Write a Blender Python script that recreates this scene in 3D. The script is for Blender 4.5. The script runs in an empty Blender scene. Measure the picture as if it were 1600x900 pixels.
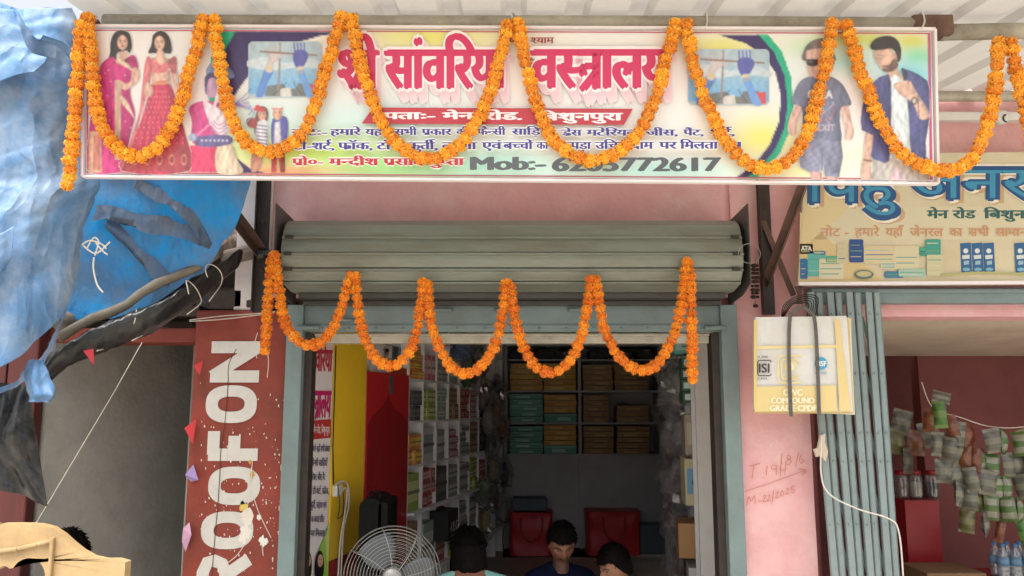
import bpy, bmesh, math, random
import numpy as np
from mathutils import Vector, Matrix, noise, geometry
random.seed(7)
SC = bpy.context.scene
COL = SC.collection
R = math.radians
F, PITCH, EYE = 1270.0, R(8.25), 1.6

# ------------------------------------------------------------------ camera, sky, sun, exposure
cam = bpy.data.cameras.new('camera')
cam.sensor_width = 36.0
cam.lens = 36.0 * F / 1600.0
cam.clip_end = 500
camo = bpy.data.objects.new('camera', cam)
COL.objects.link(camo)
camo.location = (0, 0, EYE)
camo.rotation_euler = (R(90) + PITCH, 0, 0)
SC.camera = camo

SUN_EL, SUN_AZ = R(66), R(200)          # azimuth clockwise from +Y: high, behind the camera and a little to its left, veiled by cloud
w = bpy.data.worlds.new('World')
SC.world = w
w.use_nodes = True
nt = w.node_tree
nt.nodes.clear()
sky = nt.nodes.new('ShaderNodeTexSky')
sky.sky_type = 'NISHITA'
sky.sun_disc = False
sky.sun_elevation = SUN_EL
sky.sun_rotation = SUN_AZ
sky.air_density = 1.0
sky.dust_density = 6.0
sky.ozone_density = 1.0
bgn = nt.nodes.new('ShaderNodeBackground')
bgn.inputs['Strength'].default_value = 0.15
hsv = nt.nodes.new('ShaderNodeHueSaturation')
hsv.inputs['Saturation'].default_value = 0.2
won = nt.nodes.new('ShaderNodeOutputWorld')
nt.links.new(sky.outputs[0], hsv.inputs['Color'])
nt.links.new(hsv.outputs[0], bgn.inputs[0])
nt.links.new(bgn.outputs[0], won.inputs[0])
sun = bpy.data.lights.new('sun', 'SUN')
sun.energy = 1.5
sun.angle = R(25)
sun.color = (1, .96, .9)
suno = bpy.data.objects.new('sun', sun)
COL.objects.link(suno)
sdir = Vector((math.sin(SUN_AZ) * math.cos(SUN_EL), math.cos(SUN_AZ) * math.cos(SUN_EL), math.sin(SUN_EL)))
suno.rotation_euler = (-sdir).to_track_quat('-Z', 'Y').to_euler()
suno.location = (-4, -8, 12)
SC.view_settings.view_transform = 'Standard'
SC.view_settings.look = 'None'
SC.view_settings.exposure = 1.13
SC.view_settings.gamma = 1.0
SC.render.engine = 'CYCLES'
SC.cycles.use_denoising = True
SC.cycles.max_bounces = 12
SC.cycles.diffuse_bounces = 9
SC.cycles.transparent_max_bounces = 12

# ------------------------------------------------------------------ measuring: a photo pixel (1600x900) met with a real plane
SP, CP = math.sin(PITCH), math.cos(PITCH)
def ray(px, py):
    x, v = (px - 800) / F, (450 - py) / F
    return Vector((x, CP - v * SP, SP + v * CP))
def at(px, py, Y):
    d = ray(px, py)
    return Vector((0, 0, EYE)) + d * (Y / d.y)
def xat(px, Y, py=634):
    return at(px, py, Y).x
def zat(py, Y):
    return at(800, py, Y).z
def on_line(px, py, A, k):
    """ray met with the vertical plane x = A.x + k*(y-A.y)"""
    d = ray(px, py)
    t = (A[0] - k * A[1]) / (d.x - k * d.y)
    return Vector((0, 0, EYE)) + d * t

# ------------------------------------------------------------------ colours and materials
def lin(c):
    c /= 255.0
    return c / 12.92 if c <= .04045 else ((c + .055) / 1.055) ** 2.4
def S(r, g, b):
    return (lin(r), lin(g), lin(b))
def mix3(a, b, t):
    return tuple(a[i] * (1 - t) + b[i] * t for i in range(3))
MATS = {}
def mat(name, col, rough=.7, var=.25, scale=6.0, bump=0.0, bscale=60.0, metal=0.0, dirt=None, dirt_amt=.5, dscale=2.5,
        trans=0.0, alpha=1.0, stretch=(1, 1, 1), spec=.5, rand=0.0, sheen=0):
    m = bpy.data.materials.new(name)
    m.use_nodes = True
    t = m.node_tree
    N, L = t.nodes, t.links
    b = N['Principled BSDF']
    b.inputs['Roughness'].default_value = rough
    b.inputs['Metallic'].default_value = metal
    b.inputs['Specular IOR Level'].default_value = spec
    if trans:
        b.inputs['Transmission Weight'].default_value = trans
    tc = N.new('ShaderNodeTexCoord')
    mp = N.new('ShaderNodeMapping')
    mp.inputs['Scale'].default_value = stretch
    L.new(tc.outputs['Object'], mp.inputs[0])
    n1 = N.new('ShaderNodeTexNoise')
    n1.inputs['Scale'].default_value = scale
    n1.inputs['Detail'].default_value = 6
    n1.inputs['Roughness'].default_value = .65
    L.new(mp.outputs[0], n1.inputs['Vector'])
    rp = N.new('ShaderNodeValToRGB')
    rp.color_ramp.elements[0].position = .3
    rp.color_ramp.elements[1].position = .72
    rp.color_ramp.elements[0].color = tuple(c * (1 - var) for c in col) + (1,)
    rp.color_ramp.elements[1].color = tuple(min(1, c * (1 + var * .6)) for c in col) + (1,)
    L.new(n1.outputs['Fac'], rp.inputs[0])
    out = rp.outputs[0]
    if dirt:
        n2 = N.new('ShaderNodeTexNoise')
        n2.inputs['Scale'].default_value = dscale
        n2.inputs['Detail'].default_value = 8
        n2.inputs['Roughness'].default_value = .7
        L.new(mp.outputs[0], n2.inputs['Vector'])
        r2 = N.new('ShaderNodeValToRGB')
        r2.color_ramp.elements[0].position = .46
        r2.color_ramp.elements[1].position = .68
        r2.color_ramp.elements[0].color = (0, 0, 0, 1)
        r2.color_ramp.elements[1].color = (dirt_amt, dirt_amt, dirt_amt, 1)
        L.new(n2.outputs['Fac'], r2.inputs[0])
        mx = N.new('ShaderNodeMixRGB')
        L.new(r2.outputs[0], mx.inputs[0])
        L.new(out, mx.inputs[1])
        mx.inputs[2].default_value = tuple(dirt) + (1,)
        out = mx.outputs[0]
    if rand:
        oi = N.new('ShaderNodeObjectInfo')
        hs = N.new('ShaderNodeHueSaturation')
        mr = N.new('ShaderNodeMapRange')
        mr.inputs['To Min'].default_value = 1 - rand
        mr.inputs['To Max'].default_value = 1 + rand * .6
        L.new(oi.outputs['Random'], mr.inputs[0])
        L.new(mr.outputs[0], hs.inputs['Value'])
        L.new(out, hs.inputs['Color'])
        out = hs.outputs[0]
    L.new(out, b.inputs['Base Color'])
    if bump:
        n3 = N.new('ShaderNodeTexNoise')
        n3.inputs['Scale'].default_value = bscale
        n3.inputs['Detail'].default_value = 5
        L.new(mp.outputs[0], n3.inputs['Vector'])
        bp = N.new('ShaderNodeBump')
        bp.inputs['Strength'].default_value = bump
        bp.inputs['Distance'].default_value = .01
        L.new(n3.outputs['Fac'], bp.inputs['Height'])
        L.new(bp.outputs[0], b.inputs['Normal'])
    if alpha < 1:
        b.inputs['Alpha'].default_value = alpha
    MATS[name] = m
    return m
def mat_attr(name, rough=.5, var=.06, scale=30, bump=0.0, bscale=80, rand=0.0, coat=0.0, sss=0):
    """colour comes from the mesh's own 'Col' attribute (printed ink, petals, skin), with a light mottling"""
    m = bpy.data.materials.new(name)
    m.use_nodes = True
    t = m.node_tree
    N, L = t.nodes, t.links
    b = N['Principled BSDF']
    b.inputs['Roughness'].default_value = rough
    at_ = N.new('ShaderNodeAttribute')
    at_.attribute_name = 'Col'
    tc = N.new('ShaderNodeTexCoord')
    n1 = N.new('ShaderNodeTexNoise')
    n1.inputs['Scale'].default_value = scale
    n1.inputs['Detail'].default_value = 4
    L.new(tc.outputs['Object'], n1.inputs['Vector'])
    mr = N.new('ShaderNodeMapRange')
    mr.inputs['To Min'].default_value = 1 - var
    mr.inputs['To Max'].default_value = 1 + var
    L.new(n1.outputs['Fac'], mr.inputs[0])
    hs = N.new('ShaderNodeHueSaturation')
    L.new(at_.outputs['Color'], hs.inputs['Color'])
    if rand:
        oi = N.new('ShaderNodeObjectInfo')
        m2 = N.new('ShaderNodeMapRange')
        m2.inputs['To Min'].default_value = .5 - rand * .1
        m2.inputs['To Max'].default_value = .5 + rand * .1
        L.new(oi.outputs['Random'], m2.inputs[0])
        L.new(m2.outputs[0], hs.inputs['Hue'])
        mm = N.new('ShaderNodeMath'); mm.operation = 'MULTIPLY'
        m3 = N.new('ShaderNodeMapRange')
        m3.inputs['To Min'].default_value = 1 - rand
        m3.inputs['To Max'].default_value = 1 + rand * .3
        L.new(oi.outputs['Random'], m3.inputs[0])
        L.new(m3.outputs[0], mm.inputs[0]); L.new(mr.outputs[0], mm.inputs[1])
        L.new(mm.outputs[0], hs.inputs['Value'])
    else:
        L.new(mr.outputs[0], hs.inputs['Value'])
    L.new(hs.outputs[0], b.inputs['Base Color'])
    if coat:
        b.inputs['Coat Weight'].default_value = coat
    if bump:
        n3 = N.new('ShaderNodeTexNoise')
        n3.inputs['Scale'].default_value = bscale
        L.new(tc.outputs['Object'], n3.inputs['Vector'])
        bp = N.new('ShaderNodeBump')
        bp.inputs['Strength'].default_value = bump
        bp.inputs['Distance'].default_value = .01
        L.new(n3.outputs['Fac'], bp.inputs['Height'])
        L.new(bp.outputs[0], b.inputs['Normal'])
    MATS[name] = m
    return m

PINK = S(228, 172, 173)
mat('pink_plaster', PINK, .85, .10, 3.5, .35, 40, dirt=S(236, 204, 198), dirt_amt=.6, dscale=2.6)
mat('old_white_plaster', S(234, 224, 218), .9, .08, 5, .4, 30, dirt=S(190, 170, 158), dirt_amt=.5, dscale=4)
mat('red_oxide_paint', S(142, 58, 42), .65, .22, 5, .35, 30, dirt=S(108, 54, 40), dirt_amt=.7, dscale=3.5)
mat('white_lettering', S(205, 200, 190), .7, .12, 9, .1, 60, dirt=S(165, 150, 140), dirt_amt=.5, dscale=12)
mat('grey_plaster', S(160, 158, 150), .9, .14, 2.2, .3, 35, dirt=S(112, 108, 100), dirt_amt=.5, dscale=2)
mat('maroon_wood', S(92, 38, 34), .6, .25, 5, .15, 30, stretch=(6, 6, 1), dirt=S(60, 30, 28), dirt_amt=.6)
mat('teal_paint', S(122, 140, 140), .5, .12, 6, .1, 50, dirt=S(110, 112, 104), dirt_amt=.5, dscale=3.5, spec=.4)
mat('gate_paint', S(134, 150, 150), .55, .14, 8, .12, 50, dirt=S(140, 150, 148), dirt_amt=.5, dscale=5)
mat('shutter_steel', S(138, 145, 134), .5, .16, 3, .10, 60, metal=.2, dirt=S(112, 100, 80), dirt_amt=.5, dscale=2.6, stretch=(.6, 3, 3))
mat('dark_steel', S(62, 55, 52), .6, .3, 10, .2, 60, metal=.3, dirt=S(84, 62, 50), dirt_amt=.7, dscale=8)
mat('plate_steel', S(88, 88, 84), .5, .25, 5, .1, 60, metal=.4, dirt=S(70, 60, 54), dirt_amt=.6, dscale=5)
mat('galvanised_sheet', S(198, 196, 188), .5, .10, 4, .05, 50, metal=.1, dirt=S(170, 160, 148), dirt_amt=.5, dscale=2, stretch=(3, .5, 1))
def let_light_through(m, share, tint):
    t = m.node_tree; N, L = t.nodes, t.links
    tr = N.new('ShaderNodeBsdfTranslucent'); tr.inputs[0].default_value = tint + (1,)
    mx = N.new('ShaderNodeMixShader'); mx.inputs[0].default_value = share
    L.new(N['Principled BSDF'].outputs[0], mx.inputs[1]); L.new(tr.outputs[0], mx.inputs[2])
    L.new(mx.outputs[0], N['Material Output'].inputs['Surface'])
let_light_through(MATS['galvanised_sheet'], .17, S(200, 196, 188))       # milky fibre sheet
mat('pipe_grey', S(182, 176, 160), .55, .2, 6, .1, 60, metal=.2, dirt=S(112, 98, 84), dirt_amt=.6, dscale=5)
mat('rust', S(112, 86, 72), .8, .3, 14, .3, 60, dirt=S(80, 56, 44), dirt_amt=.8, dscale=9)
mat('brown_angle', S(104, 78, 66), .7, .25, 12, .2, 60, metal=.1, dirt=S(74, 52, 44), dirt_amt=.7, dscale=9)
mat('dark_wood', S(78, 66, 60), .8, .3, 8, .3, 40, stretch=(3, 3, 3))
mat('white_paint', S(216, 214, 208), .55, .05, 5, .05, 60, dirt=S(180, 174, 165), dirt_amt=.4, dscale=3)
mat('shelf_white', S(222, 220, 220), .5, .06, 4)
mat('shelf_grey', S(166, 166, 170), .55, .12, 3, dirt=S(140, 140, 144), dirt_amt=.5, dscale=2)
mat('yellow_laminate', S(238, 196, 44), .35, .06, 2, spec=.5)
mat('red_laminate', S(190, 38, 44), .3, .08, 2)
mat('red_dark', S(150, 26, 34), .35, .08, 2)
mat('interior_wall', S(222, 216, 212), .85, .1, 3)
mat('shop_floor', S(150, 134, 122), .5, .2, 5, dirt=S(120, 108, 98), dirt_amt=.5)
mat('concrete', S(196, 188, 174), .9, .12, 3, .3, 40, dirt=S(110, 104, 96), dirt_amt=.6)
mat('asphalt', S(176, 168, 156), .9, .2, 8, .4, 90, dirt=S(160, 152, 140), dirt_amt=.5)
mat('cream_board', S(208, 198, 168), .6, .08, 3, dirt=S(188, 172, 134), dirt_amt=.5, dscale=2)
mat('black_plastic', S(34, 34, 34), .32, .35, 9, .3, 30, dirt=S(92, 90, 86), dirt_amt=.5, dscale=9)
mat('bamboo', S(120, 112, 98), .7, .2, 8, .1, 50, stretch=(3, 3, 3))
mat('roof_tile', S(150, 134, 120), .85, .3, 9, .3, 50, dirt=S(70, 64, 60), dirt_amt=.7, dscale=6, rand=.3)
mat('string', S(204, 196, 180), .8, .1, 30)
mat('white_cord', S(222, 216, 206), .6, .08, 30)
mat('grey_strap', S(98, 94, 90), .7, .2, 40)
mat('carved_cream', S(178, 150, 108), .45, .10, 6, .06, 30, dirt=S(122, 96, 66), dirt_amt=.6, dscale=5)
mat('black_case', S(15, 15, 16), .6, .2, 20, .12, 120, spec=.15)
mat('chrome', S(206, 206, 204), .25, .06, 20, metal=.9)
mat('fan_wire', S(150, 148, 142), .35, .05, 20, metal=.5)
mat('fan_blade', S(84, 88, 92), .4, .05, 10)
mat('hair', S(20, 16, 15), .75, .4, 30, .3, 120, spec=.04)
mat('navy_cloth', S(13, 19, 40), .95, .2, 14, .2, 60, spec=.08)
mat('white_cloth', S(206, 204, 200), .9, .08, 14, .2, 60)
mat('mint_cloth', S(128, 190, 182), .9, .1, 14, .2, 60)
mat('grey_trousers', S(64, 62, 66), .9, .2, 14, .2, 60)
mat('red_bag', S(176, 24, 38), .45, .2, 6, .35, 18)
mat('blue_box', S(74, 88, 100), .6, .15, 5)
mat('dried_bead', S(52, 34, 30), .7, .4, 60, .4, 120)
mat('thread', S(120, 92, 40), .8, .1, 30)
mat('green_plastic', S(30, 110, 60), .5, .1, 30)
mat('red_paper', S(196, 52, 58), .8, .1, 8)
mat('violet_paper', S(158, 136, 188), .8, .1, 8)
mat('pink_paper', S(206, 160, 186), .8, .1, 8)
mat('sack_paper', S(222, 221, 217), .75, .05, 8, .12, 30, dirt=S(208, 204, 192), dirt_amt=.5, dscale=5)
mat('sack_yellow', S(214, 192, 136), .75, .08, 8, .12, 30)
mat('wire_dark', S(30, 28, 28), .5, .1, 20)
mat('frame_white', S(232, 224, 224), .4, .04, 10)
mat('pink_trim', S(200, 96, 140), .5, .06, 10)
mat('maroon_interior', S(126, 72, 70), .85, .12, 3, .1, 40, dirt=S(108, 60, 58), dirt_amt=.5)
mat('soffit_cream', S(206, 192, 172), .9, .1, 4, .3, 30, dirt=S(170, 150, 128), dirt_amt=.5, dscale=3)
mat('card_brown', S(122, 94, 66), .8, .12, 6)
INK = mat_attr('printed_vinyl', .32, .03, 6)
PAPER = mat_attr('printed_card', .55, .06, 14, rand=.12)
PETAL = mat_attr('marigold_petals', .8, .08, 40, rand=.12)
SKIN = mat_attr('skin', .55, .05, 30)
# blue tarpaulin lit from above: thin woven plastic that lets light through
def tarp_lit():
    m = bpy.data.materials.new('tarp_translucent')
    m.use_nodes = True
    t = m.node_tree; N, L = t.nodes, t.links
    N.clear()
    o = N.new('ShaderNodeOutputMaterial')
    tc = N.new('ShaderNodeTexCoord')
    n = N.new('ShaderNodeTexNoise'); n.inputs['Scale'].default_value = 2.2; n.inputs['Detail'].default_value = 8; n.inputs['Roughness'].default_value = .65
    L.new(tc.outputs['Object'], n.inputs['Vector'])
    r = N.new('ShaderNodeValToRGB')
    e = r.color_ramp.elements
    e[0].position = .38; e[0].color = S(110, 146, 184) + (1,)
    e[1].position = .60; e[1].color = S(44, 172, 250) + (1,)
    L.new(n.outputs['Fac'], r.inputs[0])
    d = N.new('ShaderNodeBsdfDiffuse'); tr = N.new('ShaderNodeBsdfTranslucent'); mx = N.new('ShaderNodeMixShader')
    mx.inputs[0].default_value = .55
    hh = None
    for sc, rz_, st in ((3.0, 30, (2.2, 1, .4)), (8.0, -30, (1.6, 1, .6)), (30, 0, (1, 1, 1))):
        mp = N.new('ShaderNodeMapping'); mp.inputs['Rotation'].default_value = (0, R(rz_), 0); mp.inputs['Scale'].default_value = st
        v = N.new('ShaderNodeTexNoise'); v.inputs['Scale'].default_value = sc; v.inputs['Detail'].default_value = 2
        L.new(tc.outputs['Object'], mp.inputs[0]); L.new(mp.outputs[0], v.inputs['Vector'])
        s1 = N.new('ShaderNodeMath'); s1.operation = 'SUBTRACT'; s1.inputs[1].default_value = .5; L.new(v.outputs['Fac'], s1.inputs[0])
        a1 = N.new('ShaderNodeMath'); a1.operation = 'ABSOLUTE'; L.new(s1.outputs[0], a1.inputs[0])
        m1 = N.new('ShaderNodeMath'); m1.operation = 'MULTIPLY'; m1.inputs[1].default_value = -6 / sc; L.new(a1.outputs[0], m1.inputs[0])
        if hh is None: hh = m1
        else:
            q1 = N.new('ShaderNodeMath'); q1.operation = 'ADD'; L.new(hh.outputs[0], q1.inputs[0]); L.new(m1.outputs[0], q1.inputs[1]); hh = q1
    bp = N.new('ShaderNodeBump'); bp.inputs['Strength'].default_value = .9; bp.inputs['Distance'].default_value = .04
    L.new(hh.outputs[0], bp.inputs['Height']); L.new(bp.outputs[0], d.inputs['Normal']); L.new(bp.outputs[0], tr.inputs['Normal'])
    L.new(r.outputs[0], d.inputs[0]); L.new(r.outputs[0], tr.inputs[0])
    L.new(d.outputs[0], mx.inputs[1]); L.new(tr.outputs[0], mx.inputs[2]); L.new(mx.outputs[0], o.inputs[0])
    MATS['tarp_translucent'] = m
tarp_lit()
def tarp_dusty(name, blue, dust, lo, hi):
    m = mat(name, blue, .55, .2, 4)
    N, L = m.node_tree.nodes, m.node_tree.links
    b = N['Principled BSDF']
    tc = N.new('ShaderNodeTexCoord')
    n0 = N.new('ShaderNodeTexNoise'); n0.inputs['Scale'].default_value = 2.0; n0.inputs['Detail'].default_value = 4
    L.new(tc.outputs['Object'], n0.inputs['Vector'])
    add = N.new('ShaderNodeMixRGB'); add.blend_type = 'ADD'; add.inputs[0].default_value = .25
    L.new(tc.outputs['Object'], add.inputs[1]); L.new(n0.outputs['Color'], add.inputs[2])
    h = None
    for sc, wt, rz_, st in ((3.0, 1.0, 28, (2.2, 1, .5)), (7.0, .55, 40, (1.8, 1, .6)), (5.0, .5, -35, (1.8, 1, .5))):
        mp = N.new('ShaderNodeMapping'); mp.inputs['Rotation'].default_value = (0, R(rz_), 0); mp.inputs['Scale'].default_value = st
        v = N.new('ShaderNodeTexNoise'); v.inputs['Scale'].default_value = sc; v.inputs['Detail'].default_value = 1.0
        L.new(add.outputs[0], mp.inputs[0]); L.new(mp.outputs[0], v.inputs['Vector'])
        sb_ = N.new('ShaderNodeMath'); sb_.operation = 'SUBTRACT'; sb_.inputs[1].default_value = .5; L.new(v.outputs['Fac'], sb_.inputs[0])
        ab = N.new('ShaderNodeMath'); ab.operation = 'ABSOLUTE'; L.new(sb_.outputs[0], ab.inputs[0])
        mu = N.new('ShaderNodeMath'); mu.operation = 'MULTIPLY'; mu.inputs[1].default_value = -wt * 2
        L.new(ab.outputs[0], mu.inputs[0])
        if h is None: h = mu
        else:
            ad = N.new('ShaderNodeMath'); ad.operation = 'ADD'; L.new(h.outputs[0], ad.inputs[0]); L.new(mu.outputs[0], ad.inputs[1]); h = ad
    n4 = N.new('ShaderNodeTexNoise'); n4.inputs['Scale'].default_value = 45; n4.inputs['Detail'].default_value = 5
    L.new(tc.outputs['Object'], n4.inputs['Vector'])
    mu = N.new('ShaderNodeMath'); mu.operation = 'MULTIPLY'; mu.inputs[1].default_value = .06; L.new(n4.outputs['Fac'], mu.inputs[0])
    ad = N.new('ShaderNodeMath'); ad.operation = 'ADD'; L.new(h.outputs[0], ad.inputs[0]); L.new(mu.outputs[0], ad.inputs[1])
    bp = N.new('ShaderNodeBump'); bp.inputs['Strength'].default_value = .8; bp.inputs['Distance'].default_value = .035
    L.new(ad.outputs[0], bp.inputs['Height']); L.new(bp.outputs[0], b.inputs['Normal'])
    n2 = N.new('ShaderNodeTexNoise'); n2.inputs['Scale'].default_value = 3.2; n2.inputs['Detail'].default_value = 9; n2.inputs['Roughness'].default_value = .72
    L.new(add.outputs[0], n2.inputs['Vector'])
    r2 = N.new('ShaderNodeValToRGB'); r2.color_ramp.elements[0].position = lo; r2.color_ramp.elements[1].position = hi
    L.new(n2.outputs['Fac'], r2.inputs[0])
    src = b.inputs['Base Color'].links[0].from_socket
    mx = N.new('ShaderNodeMixRGB'); L.new(r2.outputs[0], mx.inputs[0]); L.new(src, mx.inputs[1]); mx.inputs[2].default_value = dust + (1,)
    L.new(mx.outputs[0], b.inputs['Base Color'])
tarp_dusty('tarp_front', S(86, 128, 172), S(146, 162, 180), .42, .66)
tarp_dusty('tarp_band', S(62, 92, 128), S(98, 104, 114), .36, .6)
def clear_plastic(name, tint, rough, a):
    m = bpy.data.materials.new(name)
    m.use_nodes = True
    t = m.node_tree; N, L = t.nodes, t.links
    N.clear()
    o = N.new('ShaderNodeOutputMaterial')
    g = N.new('ShaderNodeBsdfGlossy'); g.inputs['Roughness'].default_value = rough; g.inputs[0].default_value = (.8, .8, .8, 1)
    tr = N.new('ShaderNodeBsdfTransparent'); tr.inputs[0].default_value = tint + (1,)
    df = N.new('ShaderNodeBsdfDiffuse'); df.inputs[0].default_value = (.6, .6, .6, 1)
    m1 = N.new('ShaderNodeMixShader'); m1.inputs[0].default_value = .5
    L.new(g.outputs[0], m1.inputs[1]); L.new(df.outputs[0], m1.inputs[2])
    m2 = N.new('ShaderNodeMixShader'); m2.inputs[0].default_value = a
    L.new(tr.outputs[0], m2.inputs[1]); L.new(m1.outputs[0], m2.inputs[2]); L.new(m2.outputs[0], o.inputs[0])
    MATS[name] = m
clear_plastic('clear_bag', (.86, .86, .88), .15, .28)
clear_plastic('bottle_plastic', (.80, .88, .94), .08, .30)

# ------------------------------------------------------------------ mesh building
ORG = {}
class MB:
    def __init__(self):
        self.v, self.f, self.c, self.cur = [], [], [], None
    def add(self, vs, fs, col=None):
        n = len(self.v)
        self.v += [Vector(p) for p in vs]
        self.f += [tuple(i + n for i in q) for q in fs]
        c = col if col is not None else self.cur
        self.c += [c] * len(fs)
        return self
    def box(self, x0, x1, y0, y1, z0, z1, col=None):
        return self.hexa([(x0, y0, z0), (x1, y0, z0), (x1, y1, z0), (x0, y1, z0), (x0, y0, z1), (x1, y0, z1), (x1, y1, z1), (x0, y1, z1)], col)
    def hexa(self, p, col=None):
        return self.add(p, [(0, 3, 2, 1), (4, 5, 6, 7), (0, 1, 5, 4), (1, 2, 6, 5), (2, 3, 7, 6), (3, 0, 4, 7)], col)
    def obox(self, c, sx, sy, sz, M=None, col=None):
        M = M or Matrix.Identity(3)
        c = Vector(c)
        p = [c + M @ Vector((a * sx / 2, b * sy / 2, d * sz / 2)) for a, b, d in
             ((-1, -1, -1), (1, -1, -1), (1, 1, -1), (-1, 1, -1), (-1, -1, 1), (1, -1, 1), (1, 1, 1), (-1, 1, 1))]
        return self.hexa(p, col)
    def bar(self, a, b, wd, th, up=(0, -1, 0), col=None):
        a, b = Vector(a), Vector(b)
        d = (b - a); L = d.length; d.normalize()
        u = Vector(up); s = d.cross(u).normalized(); u = s.cross(d).normalized()
        M = Matrix((s, d, u)).transposed()
        return self.obox((a + b) / 2, wd, L, th, M, col)
    def tube(self, pts, r, n=8, col=None, cap=True):
        pts = [Vector(p) for p in pts]
        rs = r if isinstance(r, (list, tuple)) else [r] * len(pts)
        vs, fs = [], []
        ref = None
        for i, p in enumerate(pts):
            t = (pts[min(i + 1, len(pts) - 1)] - pts[max(i - 1, 0)])
            if t.length < 1e-9: t = Vector((0, 0, 1))
            t.normalize()
            if ref is None:
                ref = t.orthogonal().normalized()
            else:
                ref = (ref - t * ref.dot(t))
                ref = ref.normalized() if ref.length > 1e-6 else t.orthogonal().normalized()
            b = t.cross(ref)
            for k in range(n):
                a = 2 * math.pi * k / n
                vs.append(p + (ref * math.cos(a) + b * math.sin(a)) * rs[i])
        for i in range(len(pts) - 1):
            for k in range(n):
                k2 = (k + 1) % n
                fs.append((i * n + k, i * n + k2, (i + 1) * n + k2, (i + 1) * n + k))
        if cap:
            fs.append(tuple(range(n - 1, -1, -1)))
            fs.append(tuple((len(pts) - 1) * n + k for k in range(n)))
        return self.add(vs, fs, col)
    def lathe(self, prof, n=20, M=None, col=None):
        M = M or Matrix.Identity(4)
        vs, fs = [], []
        for r, z in prof:
            for k in range(n):
                a = 2 * math.pi * k / n
                vs.append(M @ Vector((r * math.cos(a), r * math.sin(a), z)))
        for i in range(len(prof) - 1):
            for k in range(n):
                k2 = (k + 1) % n
                fs.append((i * n + k, i * n + k2, (i + 1) * n + k2, (i + 1) * n + k))
        fs.append(tuple(range(n - 1, -1, -1)))
        fs.append(tuple((len(prof) - 1) * n + k for k in range(n)))
        return self.add(vs, fs, col)
    def prism(self, poly, vec, col=None):
        """planar outline (3D points) pushed along vec"""
        poly = [Vector(p) for p in poly]
        vec = Vector(vec)
        n = len(poly)
        tr = geometry.tessellate_polygon([poly])
        fs = [tuple(t) for t in tr] + [tuple(i + n for i in reversed(t)) for t in tr]
        fs += [(i, (i + 1) % n, (i + 1) % n + n, i + n) for i in range(n)]
        return self.add(poly + [p + vec for p in poly], fs, col)
    def sphere(self, c, rx, ry, rz, nu=12, nv=8, col=None):
        c = Vector(c); vs, fs = [], []
        for j in range(nv + 1):
            t = math.pi * j / nv
            for i in range(nu):
                a = 2 * math.pi * i / nu
                vs.append(c + Vector((rx * math.sin(t) * math.cos(a), ry * math.sin(t) * math.sin(a), rz * math.cos(t))))
        for j in range(nv):
            for i in range(nu):
                i2 = (i + 1) % nu
                fs.append((j * nu + i, (j + 1) * nu + i, (j + 1) * nu + i2, j * nu + i2))
        return self.add(vs, fs, col)
    def grid(self, P, col=None):
        """P[j][i] -> points"""
        nj, ni = len(P), len(P[0])
        vs = [p for row in P for p in row]
        fs = [(j * ni + i, j * ni + i + 1, (j + 1) * ni + i + 1, (j + 1) * ni + i) for j in range(nj - 1) for i in range(ni - 1)]
        return self.add(vs, fs, col)
    def mesh(self, name, origin=(0, 0, 0), smooth=False, fix=True):
        me = bpy.data.meshes.new(name)
        o = Vector(origin)
        me.from_pydata([tuple(p - o) for p in self.v], [], self.f)
        if any(c is not None for c in self.c):
            a = me.color_attributes.new('Col', 'FLOAT_COLOR', 'CORNER')
            for p in me.polygons:
                c = self.c[p.index] or (.5, .5, .5)
                for li, vi in zip(p.loop_indices, p.vertices):
                    a.data[li].color = (c(vi) if callable(c) else tuple(c)) + (1,)
        if fix:
            bm = bmesh.new(); bm.from_mesh(me)
            bmesh.ops.recalc_face_normals(bm, faces=bm.faces)
            bm.to_mesh(me); bm.free()
        if smooth:
            me.polygons.foreach_set('use_smooth', [True] * len(me.polygons))
        me.update()
        return me
    def build(self, name, m, parent=None, smooth=False, bevel=0.0, origin=None, fix=True, label=None, thick=0.0, seg=2):
        base = Vector(origin) if origin is not None else (ORG[parent.name] if parent else Vector((0, 0, 0)))
        o = bpy.data.objects.new(name, self.mesh(name, base, smooth, fix))
        COL.objects.link(o)
        o.data.materials.append(MATS[m] if isinstance(m, str) else m)
        if parent:
            o.parent = parent
            if origin is not None:
                o.location = base - ORG[parent.name]
        else:
            o.location = base
        ORG[o.name] = base
        if thick:
            md = o.modifiers.new('thickness', 'SOLIDIFY'); md.thickness = thick; md.offset = 0
        if bevel:
            md = o.modifiers.new('bevel', 'BEVEL'); md.width = bevel; md.segments = seg; md.limit_method = 'ANGLE'
        if label: o['label'] = label
        return o
def tag(o, label, cat, group=None, kind=None):
    if label: o['label'] = label
    if cat: o['category'] = cat
    if group: o['group'] = group
    if kind: o['kind'] = kind
    return o
def thing(name, label, cat, loc=(0, 0, 0), group=None):
    o = bpy.data.objects.new(name, None)
    COL.objects.link(o)
    o.empty_display_size = .1
    o.location = loc
    ORG[o.name] = Vector(loc)
    return tag(o, label, cat, group)
def clone(o, loc=None, parent=None):
    c = o.copy(); COL.objects.link(c)
    ORG[c.name] = ORG.get(o.name, Vector((0, 0, 0)))
    if parent: c.parent = parent
    if loc is not None: c.location = loc
    for ch in list(o.children):
        clone(ch, None, c)
    return c
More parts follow.
